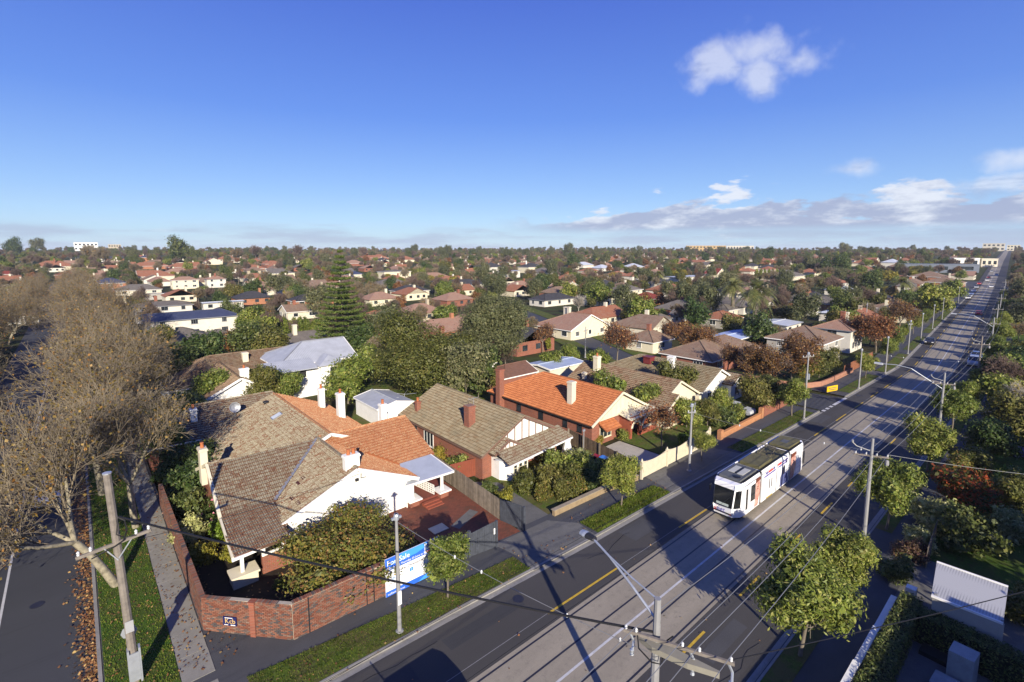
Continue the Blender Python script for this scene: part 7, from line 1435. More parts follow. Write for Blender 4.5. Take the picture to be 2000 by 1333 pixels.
for R_, a in cand:
    x, y = R_ * math.cos(a), R_ * math.sin(a); gz = ground_z(x, y); right = y < 5.6 + bend(x)
    if right:
        if y > 5.2 + bend(x) or x < 95: continue
    elif busy(x, y, 2.0 if R_ > 120 else 3.0): continue
    u, v, dp = pix((x, y, gz))
    if dp < 40 or not (-120 < u < 2100): continue
    gap = 4.2 + R_ * .009; cell = (int(x / gap), int(y / gap))
    if cell in placed: continue
    k = rf.choice(kinds); s = rf.uniform(.6, 1.15) * (.85 if R_ < 200 else 1.0) * (1.1 if R_ > 500 else 1); ht = 8 * s
    _, vt, _ = pix((x, y, gz + ht))
    if not right and R_ < 620 and hides(u, vt, 3.4 * s * FPX / dp, dp) and rf.random() < (.97 if 180 < u < 480 and R_ < 330 else .78): continue
    placed[cell] = 1; m = rf.randrange(len(FT[k]))
    if trees < 150:
        o = plant('suburban_tree', beside(k + ' tree', u, v, dp), 'tree', x, y, FT[k][m], s, rz=rf.uniform(0, 6.28), group='trees among the middle-distance houses', gz=gz); trees += 1; src.setdefault((k, m), o)
    else: rest.append((x, y, gz, k, m, s, rf.uniform(0, 6.28)))
    if len(rest) > 3600: break
def scatter(name, label, cat, items, sources):
    """one object that stands for a wood or litter nobody could count: copies of real plants set out on points"""
    me = bpy.data.meshes.new(name); me.from_pydata([i[:3] for i in items], [], []); at_ = me.attributes.new('pick', 'INT', 'POINT'); at_.data.foreach_set('value', [i[3] for i in items]); at_ = me.attributes.new('size', 'FLOAT', 'POINT'); at_.data.foreach_set('value', [i[4] for i in items]); at_ = me.attributes.new('turn', 'FLOAT_VECTOR', 'POINT'); at_.data.foreach_set('vector', [c for i in items for c in (0, 0, i[5])])
    o = link(name, me); tag(o, label, cat, None, 'stuff'); ng = bpy.data.node_groups.new(name, 'GeometryNodeTree'); ng.interface.new_socket('Geometry', in_out='INPUT', socket_type='NodeSocketGeometry'); ng.interface.new_socket('Geometry', in_out='OUTPUT', socket_type='NodeSocketGeometry')
    N = ng.nodes.new; gi, go, jn = N('NodeGroupInput'), N('NodeGroupOutput'), N('GeometryNodeJoinGeometry'); ng.links.new(jn.outputs[0], go.inputs[0])
    def attr(n, t): a = N('GeometryNodeInputNamedAttribute'); a.data_type = t; a.inputs[0].default_value = n; return a.outputs[0]
    pk, sz, tn = attr('pick', 'INT'), attr('size', 'FLOAT'), attr('turn', 'FLOAT_VECTOR')
    for i, so in enumerate(sources):
        oi = N('GeometryNodeObjectInfo'); oi.inputs[0].default_value = so; oi.inputs['As Instance'].default_value = True; cm = N('FunctionNodeCompare'); cm.data_type = 'INT'; cm.operation = 'EQUAL'; ng.links.new(pk, cm.inputs[2]); cm.inputs[3].default_value = i
        ip = N('GeometryNodeInstanceOnPoints'); ng.links.new(gi.outputs[0], ip.inputs['Points']); ng.links.new(cm.outputs[0], ip.inputs['Selection']); ng.links.new(oi.outputs['Geometry'], ip.inputs['Instance']); ng.links.new(tn, ip.inputs['Rotation']); ng.links.new(sz, ip.inputs['Scale']); ng.links.new(ip.outputs[0], jn.inputs[0])
    md = o.modifiers.new('scatter', 'NODES'); md.node_group = ng; return o
keys = list(src); ix = {k: i for i, k in enumerate(keys)}
scatter('far_wood', 'far trees of the suburb merging into one canopy up to the skyline', 'trees', [(x, y, z, ix[k, m], s, t) for x, y, z, k, m, s, t in rest if (k, m) in ix], [src[k] for k in keys])
# clumps of dark trees that break the skyline, and the pencil-pine row
for u, v, k, s, lab in [(465, 512, 'bare tawny', 1.9, 'tall bare tree left in the skyline clump over the orange roofs'), (500, 510, 'bare grey', 2.1, 'tall grey bare tree in the skyline clump over the orange roofs'), (590, 510, 'bare grey', 2.2, 'grey bare tree behind the domed green tree on the skyline'), (640, 512, 'bare tawny', 2.0, 'tawny bare tree on the skyline left of the tall tiered pine'), (715, 508, 'bare grey', 1.9, 'lone bare crown against the sky near the centre left'), (170, 515, 'bare tawny', 2.3, 'highest bare crown of the avenue below the white office block'), (205, 520, 'bare tawny', 2.2, 'bare crown right of the highest one in the avenue'), (28, 500, 'dark evergreen', 2.60, 'dark rounded tree on the skyline at far left'), (74, 497, 'grey-green gum', 2.21, 'umbrella-shaped gum on the left skyline'), (350, 512, 'dark evergreen', 2.73, 'dense dark conifer mass standing over the orange roofs'), (382, 515, 'dark evergreen', 1.56, 'smaller dark tree right of the dense conifer mass'), (810, 500, 'grey-green gum', 1.66, 'rounded gum breaking the skyline left of centre'), (875, 503, 'grey-green gum', 1.56, 'spreading gum on the skyline near the centre'), (870, 535, 'olive', 1.55, 'tall ragged gum with pale trunk near the centre'), (560, 525, 'tall conifer', 1.3, 'dark pine left of the tall tiered pine'), (600, 530, 'green round', 1.5, 'domed green tree left of the tall tiered pine'), (1118, 528, 'dark evergreen', 1.5, 'dark green tree mass on the slope'), (1110, 502, 'grey-green gum', 1.82, 'gum on the skyline at centre right'), (1500, 512, 'dark evergreen', 1.66, 'dark conifer on the skyline beyond the palms'), (1520, 525, 'tall conifer', 1.4, 'dark pine below the skyline'), (1647, 500, 'grey-green gum', 1.77, 'lone umbrella gum on the right skyline'), (1640, 540, 'dark evergreen', 1.73, 'big dark evergreen on the right slope'), (1610, 535, 'dark evergreen', 1.4, 'dark evergreen left of the big one'), (1357, 645, 'dark evergreen', .9, 'dark round tree left of the orange hipped roof'), (1170, 600, 'green round', 1.3, 'large domed bush tree beside the white birch'), (1250, 640, 'green round', 1.2, 'bright green tree before the grey roof'), (1820, 620, 'green round', 1.5, 'leafy tree by the road bend'), (1855, 590, 'green round', 1.3, 'green tree crowding the sunny kerb'), (1700, 575, 'dark evergreen', 1.3, 'dark garden tree on the right slope'), (1735, 555, 'yellow-green', 1.4, 'bright yellow-green tree on the right slope'), (495, 655, 'green round', 1.0, 'tall hedge tree right of the dark tiled house'), (455, 640, 'dark evergreen', .8, 'dark hedge end by the dark tiled house')]:
    p = at(u, v); plant('landmark_tree', lab, 'tree', p.x, p.y, FT[k][0], s)
cyp = leafy(121, 'round', .75, .1, 5.2, 1500, .28, LG, .5, .16, one=True, trunk_r=.06)
for i, u in enumerate(range(470, 640, 13)): p = at(u, 668 - (u - 470) * .06); plant('hedge_cypress', '%s upright cypress from the left in the row before the tall pine' % ORD[i], 'tree', p.x, p.y, cyp, random.uniform(.9, 1.15), group='upright cypresses left of the tall pine')
for i, u in enumerate(range(1477, 1530, 8)): p = at(u, 548); plant('pencil_pine', '%s thin pencil pine from the left before the wide grey roof' % ORD[i], 'tree', p.x, p.y, cyp, 1.2, 1.6, group='pencil pines on the right slope')
p = at(1071, 690); plant('golden_cypress', 'small bright yellow cypress cone by the back street', 'tree', p.x, p.y, leafy(122, 'round', .6, .1, 3.2, 1200, .2, LY, .5, .1, one=True, trunk_r=.04), 1.0)
birch = bare(123, 7.5, 4, PALEB, 0, None, PALEB, r0=.13, kids=(5, 3, 2), trunk=.3, spread=34, rmin=.02); p = at(1130, 618); plant('white_birch', 'bare white-limbed birch beside the domed bush tree', 'tree', p.x, p.y, birch, 1.0)
# ------------------------------------------------------------------ shaded gardens right of the road
struct('garden_lawn', MB().face([(10, 5.9, .10), (10, -6, .10), (44, -6, .10), (44, 5.9, .10)]), DRIVE)
struct('garden_lawn', MB().face([(44, 5.9, .10), (44, -20, .10), (200, -20, .10), (200, 5.9 + bend(200), .10)]), LAWN2)
gw = thing('rendered_wall', 'pale rendered wall stepping down along the shaded footpath', 'wall', (31, 5.5, .1))
for i, (a, b, h) in enumerate(((22.0, 27.6, 1.75), (27.6, 31.3, 1.62), (31.3, 35.2, 1.5))): part('wall_panel', MB().box((a, 5.38, .05), (b, 5.68, h)), RENDER, gw)
part('pier', MB().box((36.6, 4.75, .05), (37.1, 5.25, 1.55)), RENDER, gw)
def hedge(label, a, b, w, h, mat, seed, n):
    r = np.random.default_rng(seed); a, b = np.array(a), np.array(b); L = np.linalg.norm(b - a); d = (b - a) / L; nn_ = np.array([-d[1], d[0]])
    t = r.uniform(0, L, n); s = r.uniform(-w / 2, w / 2, n); z = r.uniform(.1, h, n); f = r.integers(0, 4, n); s = np.where(f == 0, w / 2, np.where(f == 1, -w / 2, s)); z = np.where(f >= 2, h, z)
    C = np.stack([d[0] * t + nn_[0] * s, d[1] * t + nn_[1] * s, z], 1) + r.normal(size=(n, 3)) * .05; N = np.where((f >= 2)[:, None], [[0, 0, 1.0]], np.stack([nn_[0] * np.sign(s), nn_[1] * np.sign(s), np.zeros(n)], 1)); N = unit(N + r.normal(size=(n, 3)) * .5); v, q = leaf_quads(C, N, .16 * r.uniform(.6, 1.3, n), r, .4)
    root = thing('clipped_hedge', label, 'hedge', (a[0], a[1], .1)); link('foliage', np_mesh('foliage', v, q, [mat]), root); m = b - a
    lpart('stems', MB().obox((m[0] / 2, m[1] / 2, h * .48), (d[0] * L / 2 * .98, d[1] * L / 2 * .98, 0), (nn_[0] * w * .44, nn_[1] * w * .44, 0), (0, 0, h * .46)), plain('hedge_shade', (.012, .016, .008), 1, .3, 3), root)  # near-black box under the leaves, the hedge's inner shade put into its colour
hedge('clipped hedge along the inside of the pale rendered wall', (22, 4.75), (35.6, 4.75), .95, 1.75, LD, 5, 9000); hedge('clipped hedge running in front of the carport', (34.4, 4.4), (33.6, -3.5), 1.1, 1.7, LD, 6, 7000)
cp = thing('carport', 'white carport with ribbed perforated roof catching the sun', 'carport', (37, 2.6, .1)); CPV = [(35.0, .95, 2.6), (38.9, 1.05, 2.75), (38.8, 4.2, 2.75), (34.9, 3.85, 2.6)]
PERF = NT('perforated_sheet'); wp_ = PERF.world_pos(); vo = PERF.n('ShaderNodeTexVoronoi'); vo.inputs['Scale'].default_value = 8.0; vo.inputs['Randomness'].default_value = 0.0; PERF.l(wp_, vo.inputs['Vector']); PERF.fin(PERF.ramp(PERF.map(vo.outputs['Distance'], .22, .30, 0, 1), [(0, (.16, .16, .17)), (1, (.42, .42, .41))]), .5)
rc = MB(); roof_face(rc, CPV, .06); part('roof_sheet', rc, PERF.m, cp)
for x, y in ((35.2, 1.0), (35.2, 3.7), (38.7, 1.2), (38.7, 4.0)): part('post', MB().box((x - .06, y - .06, .05), (x + .06, y + .06, 2.72)), GREYM, cp)
part('side_wall', MB().box((34.95, .9, .05), (35.05, 3.8, 2.6)), GREYW, cp)  # white wall coloured grey to stand in for the shadow on it
part('roof_edge', MB().bar(CPV[1], CPV[2], .1, .12), WHITE, cp); part('roof_edge', MB().bar(CPV[3], CPV[0], .1, .12), WHITE, cp)
STONE = plain('pale_stone', (.30, .31, .30), .85, .25, 2, .3)
for (x, y, w, h), lab in (((32.5, 2.1, .55, 1.7), 'tall pale stone block in the shaded courtyard'), ((31.1, 2.5, .6, .55), 'low pale stone block next to the tall one'), ((33.6, 3.2, .7, .35), 'flat dark water bowl in the courtyard')):
    mb = MB(); mb.prism([(x - w, y - w * .8), (x + w * .9, y - w), (x + w, y + w * .85), (x - w * .9, y + w)], .1, h); solid('stone_block', mb, STONE if 'stone' in lab else DARK, lab, 'stone')
tf = thing('timber_screen', 'short grey timber fence beside the reddish clipped bush', 'fence', (44.8, 5.2, .1)); boards(tf, (42.6, 5.15), (47.4, 5.35), 1.6, 1.7, PALING, 24, .03, .1, 'paling')
TIP = leaf('leaf_red_tip', [(0, (.05, .06, .012)), (.45, (.09, .10, .02)), (.7, (.26, .07, .02)), (1, (.45, .09, .03))])
REDT = leafy(131, 'flat', 2.2, .8, 3.8, 4200, .22, TIP, .45, .2); SHR = leafy(132, 'round', 1.0, -.5, 1.5, 2300, .13, leaf('leaf_plum', [(0, (.06, .035, .025)), (.6, (.14, .075, .05)), (1, (.16, .13, .05))]), .5, .1, trunk_r=.03)
RG = [(42.9, 6.0, SHR, 1.05, 'clipped reddish-brown bush above the carport'), (45.2, 6.0, SHRUB['pale'][0], 1.15, 'pale green round bush behind the reddish clipped bush'), (49.6, 5.9, SHRUB['pale'][1], 1.75, 'tall pale green bush beside the shaded footpath'), (53.5, 4.6, REDT, 1.05, 'red-tipped spreading bush tree'), (39.6, 6.2, SHRUB['dark'][0], 1.1, 'dark low bush on the shaded footpath edge'), (48.0, 3.6, SHRUB['dark'][1], 2.0, 'dark bush in the shaded garden behind the timber screen'), (61.5, 5.0, GARDEN['olive'][0], .8, 'brown-green shrub tree beyond the red-tipped bush'), (57.5, 5.4, GARDEN['mix'][1], .75, 'bronze shrub tree on the shaded verge'), (56.5, 1.9, GARDEN['olive'][1], .75, 'olive tree at the right edge of the picture'), (52.0, 1.6, SHRUB['pale'][0], 1.5, 'pale bush at the right edge below the wire'), (40.8, .6, SHRUB['olive'][0], 1.3, 'mottled bush right of the carport'), (62.5, 1.8, SHRUB['lime'][0], 1.5, 'lime fern in the dark garden at the right edge'), (70.0, 4.3, GARDEN['dark'][0], 1.0, 'dark tree right of the second street tree'), (79.0, 3.2, GARDEN['olive'][1], 1.2, 'yellow-tinged tree at the right margin'), (88.0, 4.6, GARDEN['green'][0], 1.3, 'bright green tree right of the blue parked car'), (98.0, 4.2, GARDEN['green'][1], 1.5, 'large leafy tree at the right margin'), (108, 4.6, GARDEN['dark'][1], 1.4, 'dark leafy tree beyond the large leafy tree'), (120, 5.0, GARDEN['olive'][0], 1.5, 'olive tree along the shaded side of the road')]
for x, y, m, s, lab in RG: plant('garden_bush' if 'bush' in lab or 'fern' in lab else 'garden_tree', lab, 'bush' if 'bush' in lab or 'fern' in lab else 'tree', x, y, m, s)
plant('bare_tree', 'bare pale tree with yellow leaves at the right margin', 'tree', 84.5, 3.2, bare(141, 6.5, 5, PALEB, 900, LY, PALEB, r0=.1, kids=(4, 2, 2, 2), spread=45, rmin=.009), 1.0)
# shaded-side trees whose tops are beyond the right edge, and an unseen block of flats behind the viewer, sized to shade this corner
fl = thing('apartment_block', 'unseen apartment block behind the viewpoint, sized to shade the gardens', 'building', (2, -18, 0)); part('wall', MB().box((-25, -30, 0), (29.8, -8, 7.4)), RENDER, fl); part('parapet', MB().box((-25.2, -30.2, 7.4), (30.0, -7.8, 7.6)), GREYM, fl)
for i in range(9): window(fl, fl, (-22 + 6 * i, -8, 1.0), (1, 0, 0), (0, -1, 0), 2.0, 1.4, GREYM); window(fl, fl, (-22 + 6 * i, -8, 4.4), (1, 0, 0), (0, -1, 0), 2.0, 1.4, GREYM)
for i, (x, y, s) in enumerate(((38, -9, 1.2), (47, -8, 1.15), (56, -9, 1.3), (66, -8, 1.2), (77, -8, 1.3), (90, -8, 1.3))): plant('garden_tree', '%s tall dark tree beyond the right edge shading the gardens' % ORD[i], 'tree', x, y, FT['dark evergreen'][0], s * .8, group='trees shading the right gardens')

# ------------------------------------------------------------------ vehicles
TYRE = plain('tyre_rubber', (.015, .015, .016), .85, .2, 3); RIM = plain('wheel_rim', (.35, .36, .37), .35, .1, 2, metal=.7); LAMPW = plain('headlamp', (.7, .7, .68), .2, .05, 1); LAMPR = plain('tail_lamp', (.35, .02, .02), .3, .05, 1)
def car_mesh(kind):
    """side profile swept across the car, narrower at the glass"""
    suv = kind == 'suv'; hgt = 1.68 if suv else 1.44; body = [(-2.2, .32), (-2.22, .62), (-2.1, .88), (-1.0, .98), (2.05, 1.0 if suv else .95), (2.2, .75), (2.2, .34)]; cab = [(-1.05, .96), (-.35, hgt - .04), (.3, hgt), (1.35 if not suv else 1.75, hgt - .06), (2.0 if suv else 1.95, .98)]
    B = MB(); n = len(body)
    for y, k in ((-.86, 1), (.86, 1)): pass
    V = [(x, s * (.90 if z > .5 else .84), z) for s in (-1, 1) for x, z in body]; B.mesh(V, [tuple(range(n)), tuple(reversed(range(n, 2 * n)))] + [(i, i + n, (i + 1) % n + n, (i + 1) % n) for i in range(n)])
    Cb = MB(); m = len(cab); V = [(x, s * (.84 if z < 1.1 else .66), z) for s in (-1, 1) for x, z in cab]; Cb.mesh(V, [tuple(range(m)), tuple(reversed(range(m, 2 * m)))] + [(i, i + m, (i + 1) % m + m, (i + 1) % m) for i in range(m)])
    Rf = MB().mesh([(x, s * w, z + .012) for s in (-1, 1) for x, z, w in ((cab[1][0] + .03, cab[1][1], .67), (cab[2][0], cab[2][1], .67), (cab[3][0], cab[3][1], .67))], [(0, 3, 4, 1), (1, 4, 5, 2), (0, 1, 2), (5, 4, 3)][:2])
    return B, Cb, Rf
CARM = {}
def car(x, y, rz, paint, kind, label, group='cars on the main road', gz=None):
    if kind not in CARM:
        B, Cb, Rf = car_mesh(kind); CARM[kind] = dict(B=B, glass=Cb.data('cabin_glass', glass('car_glass', (.015, .018, .02))), Rf=Rf, tyre=MB().lathe([(.2, -.1), (.32, -.1), (.34, -.05), (.34, .05), (.32, .1), (.2, .1)], (0, 0, 0), 14).data('tyre', TYRE), rim=MB().lathe([(.02, -.105), (.2, -.105), (.2, .105), (.02, .105)], (0, 0, 0), 10).data('rim', RIM))
    C = CARM[kind]; m = plain('car_paint_%s' % paint[0], paint[1], .3, .05, 1, spec=.6); root = thing('car', label, 'car', (x, y, ground_z(x, y) if gz is None else gz), rz, group)
    link('body', C['B'].data('body', m), root); link('cabin_glass', C['glass'], root); link('roof_panel', C['Rf'].data('roof_panel', m), root)
    for wx in (-1.35, 1.35):
        for s in (-1, 1):
            t = link('wheel', C['tyre'], root, (wx, s * .80, .34)); t.rotation_euler = (math.pi / 2, 0, 0); link('rim', C['rim'], t)
    for s in (-1, 1): lpart('headlight', MB().box((-2.24, s * .62 - .18, .62), (-2.15, s * .62 + .18, .78)), LAMPW, root); lpart('tail_light', MB().box((2.13, s * .66 - .14, .70), (2.225, s * .66 + .14, .9)), LAMPR, root)
    return root
PA = {'w': ('white', (.7, .7, .7)), 's': ('silver', (.40, .42, .45)), 'b': ('blue', (.10, .16, .36)), 'r': ('red', (.50, .03, .025)), 'k': ('black', (.02, .02, .022)), 'p': ('purple', (.10, .07, .22))}
B0 = math.atan(.0654)
for x, y, c, k, d, lab in [(128.5, 11.0 + bend(128.5), 's', 'suv', 0, 'silver-blue car parked on the shaded side of the road'), (136.5, 10.9 + bend(136.5), 'b', 'sedan', 0, 'blue car parked ahead of the silver-blue car'), (230, 13.9 + bend(230), 'r', 'sedan', 0, 'red car on the tram tracks in the distance'), (150, 22.7 + bend(150) - 3.2, 'k', 'sedan', 0, 'black car passing the side turning'), (300, 19.9 + bend(300), 'w', 'suv', 0, 'white car parked at the sunny kerb far off'), (312, 19.9 + bend(312), 's', 'sedan', 0, 'silver car parked at the sunny kerb far off'), (325, 19.9 + bend(325), 'b', 'sedan', 0, 'dark blue car parked at the sunny kerb far off'), (345, 19.9 + bend(345), 'w', 'sedan', 0, 'white sedan parked further along the sunny kerb'), (372, 19.9 + bend(372), 's', 'suv', 0, 'pale car parked further along the sunny kerb'), (400, 19.9 + bend(400), 'r', 'sedan', 0, 'dark red car parked far along the sunny kerb'), (380, 14.2 + bend(380), 'w', 'sedan', 0, 'white car driving on the far tracks'), (430, 17.3 + bend(430), 'w', 'suv', 0, 'white car stopped near the far shops'), (455, 17.3 + bend(455), 'r', 'sedan', 0, 'small red car near the far shops'), (480, 14 + bend(480), 'w', 'suv', 0, 'white van-like car by the road end'), (520, 17.5 + bend(520), 's', 'sedan', 0, 'silver car by the road end')]:
    car(x, y, d + B0, PA[c], k, lab)
car(74.2, 4.0, RAD(95), PA['p'], 'sedan', 'purple-blue car half hidden in the shaded driveway', None); car(-3.2, 58.5, RAD(90), PA['w'], 'sedan', 'white car at the left edge of the side street', None); car(-1.9, 80.5, RAD(90), PA['w'], 'suv', 'white car glimpsed behind the plane tree trunks', None); car(66.0, 29.0, RAD(90), PA['s'], 'sedan', 'silver car in the drive of the white end house', None)
# white tipper at the bottom edge, seen only by its roof, throwing its shadow on the lane
vn = thing('white_van', 'white van at the bottom edge of the picture', 'van', (10.0, 16.6, 0)); vn.scale = (.85, .92, .76); vb = MB(); pr = [(-2.6, .35), (-2.6, 2.3), (-2.2, 2.62), (1.2, 2.66), (1.9, 2.3), (2.6, 1.25), (2.95, .95), (2.95, .35)]; n_ = len(pr); vb.mesh([(x, s * (.98 if z < 1.5 else .86), z) for s in (-1, 1) for x, z in pr], [tuple(range(n_)), tuple(reversed(range(n_, 2 * n_)))] + [(i, i + n_, (i + 1) % n_ + n_, (i + 1) % n_) for i in range(n_)]); lpart('body', vb, TW, vn); lpart('windscreen', MB().mesh([(1.95, -.8, 2.28), (2.62, -.88, 1.3), (2.62, .88, 1.3), (1.95, .8, 2.28)], [(0, 1, 2, 3)]), TG, vn)
lpart('roof_ladder', MB().bar((-2.4, .5, 2.75), (-3.4, .5, 3.7), .06, .06).bar((-2.4, .1, 2.75), (-3.4, .1, 3.7), .06, .06).bar((-2.6, .1, 2.95), (-2.6, .5, 2.95), .05, .05).bar((-3.0, .1, 3.32), (-3.0, .5, 3.32), .05, .05), GALV, vn)
for wx in (-1.6, 1.9):
    for s in (-1, 1): t = link('wheel', CARM['suv']['tyre'], vn, (wx, s * .88, .34)); t.rotation_euler = (math.pi / 2, 0, 0); link('rim', CARM['suv']['rim'], t)

# ------------------------------------------------------------------ small things
def bin_(x, y, lid, label):
    r_ = thing('wheelie_bin', label, 'bin', (x, y, .12)); lpart('body', MB().mesh([(-.24, -.24, 0.05), (.24, -.24, .05), (.24, .24, .05), (-.24, .24, .05), (-.29, -.34, .98), (.29, -.34, .98), (.29, .34, .98), (-.29, .34, .98)], [(0, 3, 2, 1), (4, 5, 6, 7), (0, 1, 5, 4), (1, 2, 6, 5), (2, 3, 7, 6), (3, 0, 4, 7)]), plain('bin_green', (.015, .03, .025), .5, .1, 2), r_); lpart('lid', MB().box((-.31, -.37, .98), (.31, .36, 1.06)), lid, r_); lpart('wheel', MB().box((-.28, .24, 0), (-.22, .4, .18)), TYRE, r_); lpart('wheel', MB().box((.22, .24, 0), (.28, .4, .18)), TYRE, r_); lpart('handle', MB().tube([(-.25, .38, .95), (-.25, .46, .98), (.25, .46, .98), (.25, .38, .95)], .02, 5), TYRE, r_)
bin_(38.2, 31.6, plain('blue_lid', (.06, .22, .62), .4, .1, 2), 'blue-lidded wheelie bin against the brown fence'); bin_(38.5, 30.9, plain('red_lid', (.30, .02, .03), .4, .1, 2), 'dark red wheelie bin next to the blue-lidded bin'); bin_(38.8, 30.1, plain('blue_lid', (.06, .22, .62), .4, .1, 2), 'second blue-lidded bin behind the red bin')
yb_ = thing('yellow_board', 'yellow roadside board on the grass at the cross street corner', 'sign', (86.6, 23.6, .15)); YB = plain('yellow_board_paint', (.75, .45, .01), .5, .08, 1); lpart('panel', MB().obox((0, 0, .55), (1.25, -.35, 0), (.02, .05, 0), (0, 0, .42)), YB, yb_)
for i in range(2): lpart('print_line', MB().obox((-.03 - .0, -.08, .68 - .26 * i), (.95 - .2 * i, -.27 + .05 * i, 0), (.006, .012, 0), (0, 0, .05)), INK, yb_)
for s in (-1, 1): lpart('leg', MB().box((s * 1.0 - .03, -s * .28 - .03, 0), (s * 1.0 + .03, -s * .28 + .03, .3)), GALV, yb_)
for x, y, lab in ((75.0, 27.5, 'thin sign post at the cross street corner'), (39.8, 33.6, 'thin lamp stick by the brown fence'), (30.5, 57.5, 'white flue pipe behind the grey tiled roof')): r_ = thing('sign_post', lab, 'post', (x, y, .12)); lpart('shaft', MB().tube([(0, 0, 0), (0, 0, 2.6)], .05, 6), POLE, r_); lpart('head', MB().box((-.15, -.06, 2.5), (.15, .06, 2.7)), GALV, r_)
hoist = thing('clothes_hoist', 'rotary clothes hoist on the lawn behind the half-timbered house', 'clothes line', (33.2, 60.5, .1)); lpart('post', MB().tube([(0, 0, 0), (0, 0, 2.0)], .04, 6), GALV, hoist)
for k in range(4): a = RAD(45 + 90 * k); lpart('arm', MB().tube([(0, 0, 1.9), (1.7 * math.cos(a), 1.7 * math.sin(a), 2.1)], .025, 5), GALV, hoist)
tr_ = thing('trampoline', 'blue round trampoline on the lawn behind the chimney', 'trampoline', (40.3, 62.0, .1)); lpart('mat', MB().lathe([(.02, .7), (1.6, .7), (1.75, .72), (1.75, .80), (1.6, .80), (.02, .76)], (0, 0, 0), 20), plain('trampoline_blue', (.03, .06, .40), .5, .1, 2), tr_)
for k in range(5): a = 2 * math.pi * k / 5; lpart('leg', MB().tube([(1.6 * math.cos(a), 1.6 * math.sin(a), 0), (1.6 * math.cos(a), 1.6 * math.sin(a), .75)], .04, 5), GALV, tr_)
dish = thing('satellite_dish', 'grey satellite dish on the lichened ridge', 'dish', (12.2, 60.6, 3.6)); lpart('bowl', MB().lathe([(.03, 0), (.35, .05), (.55, .16), (.57, .16), (.36, .03), (.04, -.03)], (0, 0, 0), 16), GREYM, dish).matrix_local = Matrix.Translation((0, 0, 1.0)) @ Matrix.Rotation(RAD(75), 4, 'X'); lpart('mast', MB().tube([(0, 0, 0), (0, 0, 1.0)], .04, 6), GALV, dish)
shd = house('metal_shed', 'low shed with blue-grey steel roof under the gum tree', 50.5, 69.5, 8.5, 5.0, 2.3, 8, 'x', (0, 0), SHEET, RENDER, o=.3)[0]; shd['category'] = 'shed'
pgl = house('pergola', 'striped steel-roofed pergola behind the orange roof', 61.5, 58.5, 8.0, 5.0, 2.6, 6, 'x', (0, 0), sheetmat('striped_sheet', (.34, .40, .52), .5, .4, .3), CREAMW, o=.4)[0]; pgl['category'] = 'pergola'
gar = house('brick_garage', 'rusty roofed outbuilding behind the orange roofed house', 52.0, 60.0, 7.0, 5.5, 2.4, 22, 'x', (1, 0), plain('rust_sheet', (.16, .085, .06), .8, .3, 2), BRICK_R, o=.3)[0]; gar['category'] = 'garage'
bl = house('blue_roof_shelter', 'long flat pale blue roof above the long brick house', *at(1443, 652, 3.0).xy, 15, 6, 3.0, 5, 'x', (0, 0), plain('sky_blue_roof', (.42, .50, .68), .5, .08, .5), DARK, o=.4)[0]; bl['category'] = 'shelter'

# ---- litter of leaves and tufts of grass: nobody could count them
r_ = np.random.default_rng(77)
def litter(name, label, n, px_, py_, z, size, mat, asp=.75):
    C = np.stack([px_, py_, np.full(n, z) + r_.uniform(0, .05, n)], 1); v, q = leaf_quads(C, unit(np.array([0, 0, 1.0]) + r_.normal(size=(n, 3)) * .35), size * r_.uniform(.6, 1.4, n), r_, asp); o = link(name, np_mesh(name, v, q, [mat])); tag(o, label, 'leaves' if 'lea' in name else 'grass', None, 'stuff')
LF = leaf('leaf_litter', [(0, (.12, .05, .022)), (.5, (.24, .115, .045)), (.85, (.34, .19, .075)), (1, (.40, .28, .10))], .1)
n = 4600; yy = 29 + 70 * r_.random(n) ** 1.3; litter('fallen_leaves', 'orange-brown fallen leaves heaped in the side street gutter', n, -.95 + r_.normal(size=n) * .38 - .5 * (yy > 52) * r_.random(n), yy, .04, .17, LF)
n = 2200; litter('scattered_leaves', 'orange leaves scattered over the corner grass and paths', n, r_.uniform(-.5, 5.2, n), 28 + 45 * r_.random(n), .18, .13, LF)
n = 300; litter('scattered_leaves', 'dry leaves strewn along the main kerb and footpath', n, r_.uniform(5, 40, n), 23.0 + np.abs(r_.normal(size=n)) * 1.6, .19, .13, LF)
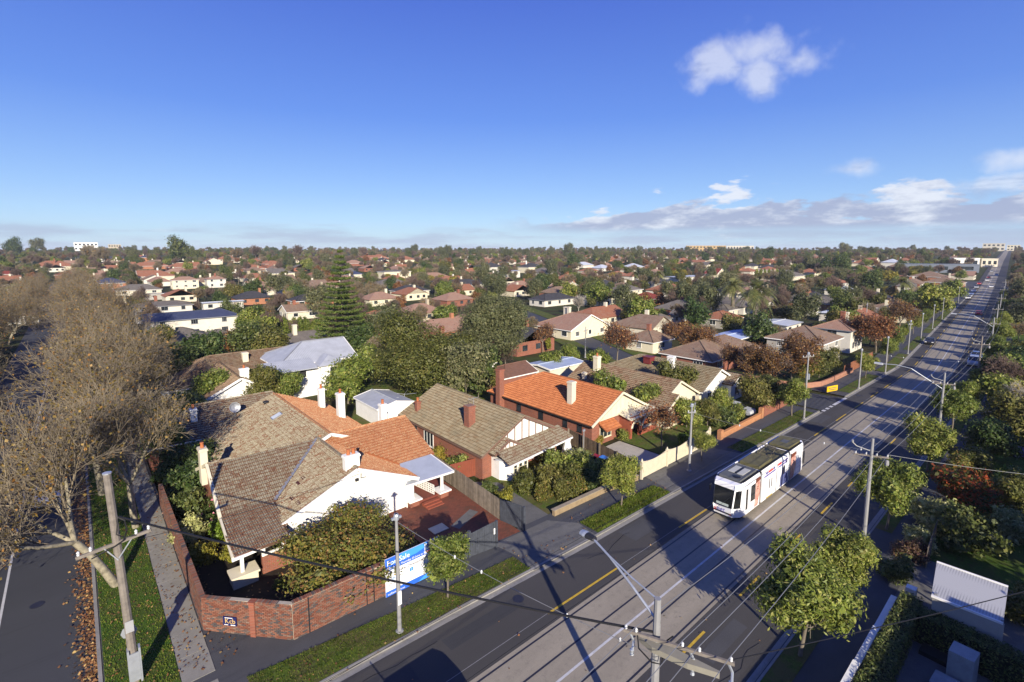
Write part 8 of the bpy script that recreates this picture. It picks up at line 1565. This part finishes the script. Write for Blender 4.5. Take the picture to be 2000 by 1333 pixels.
n = 420; litter('scattered_leaves', 'dry leaves strewn in the dark flower bed', n, r_.uniform(6.5, 17, n), r_.uniform(28.6, 34, n), .16, .13, LF); n = 50; litter('scattered_leaves', 'single leaves blown over the road', n, r_.uniform(6, 50, n), r_.uniform(9.3, 22.8, n), .02, .14, LF)
def blades(name, label, n, fx, fy, z, h, mat):
    x, y = fx(n), fy(n); C = np.stack([x, y if not callable(y) else y, np.full(n, z + h * .4)], 1); N = unit(np.stack([r_.normal(size=n), r_.normal(size=n), np.full(n, .35)], 1)); v, q = leaf_quads(C, N, h * r_.uniform(.6, 1.5, n), r_, .28, -2.0); tag(link(name, np_mesh(name, v, q, [mat])), label, 'grass', None, 'stuff')
GB = leaf('grass_blade', [(0, (.055, .085, .012)), (.5, (.10, .145, .02)), (.85, (.15, .185, .03)), (1, (.20, .17, .06))], .3, .8, .1)
for a, b, k in ((5, 22, 9000), (29, 38.9, 7000), (53, 73, 4000)):
    xx = r_.uniform(a, b, k); lo = np.array([kerb_l(t) + .2 for t in xx]); hi = np.array([grass_b(t) for t in xx]); yy = lo + (hi - lo) * r_.random(k); blades('verge_blades', 'tufted grass of the nature strip along the main road', k, lambda n, q=xx: q, lambda n, q=yy: q, .15, .11 if a != 29 else .2, GB)
blades('corner_blades', 'short bright grass round the timber pole', 12000, lambda n: r_.uniform(-.5, 2.4, n), lambda n: 28.6 + 40 * r_.random(n) ** 1.4, .15, .11, GB)

# ---- thin winter haze over the whole suburb
hz_t = NT('thin_haze'); hz_t.t.nodes.remove(hz_t.b); pv = hz_t.n('ShaderNodeVolumePrincipled'); pv.inputs['Color'].default_value = (.80, .88, 1.0, 1); pv.inputs['Density'].default_value = 0.00011; pv.inputs['Anisotropy'].default_value = 0.0; hz_t.l(pv.outputs[0], hz_t.out.inputs['Volume'])
hb = link('haze', MB().box((-9100, -9100, -1.1), (9100, 9100, 62)).data('haze', hz_t.m)); tag(hb, 'thin bluish haze lying over the distant suburb', 'haze', None, 'stuff')
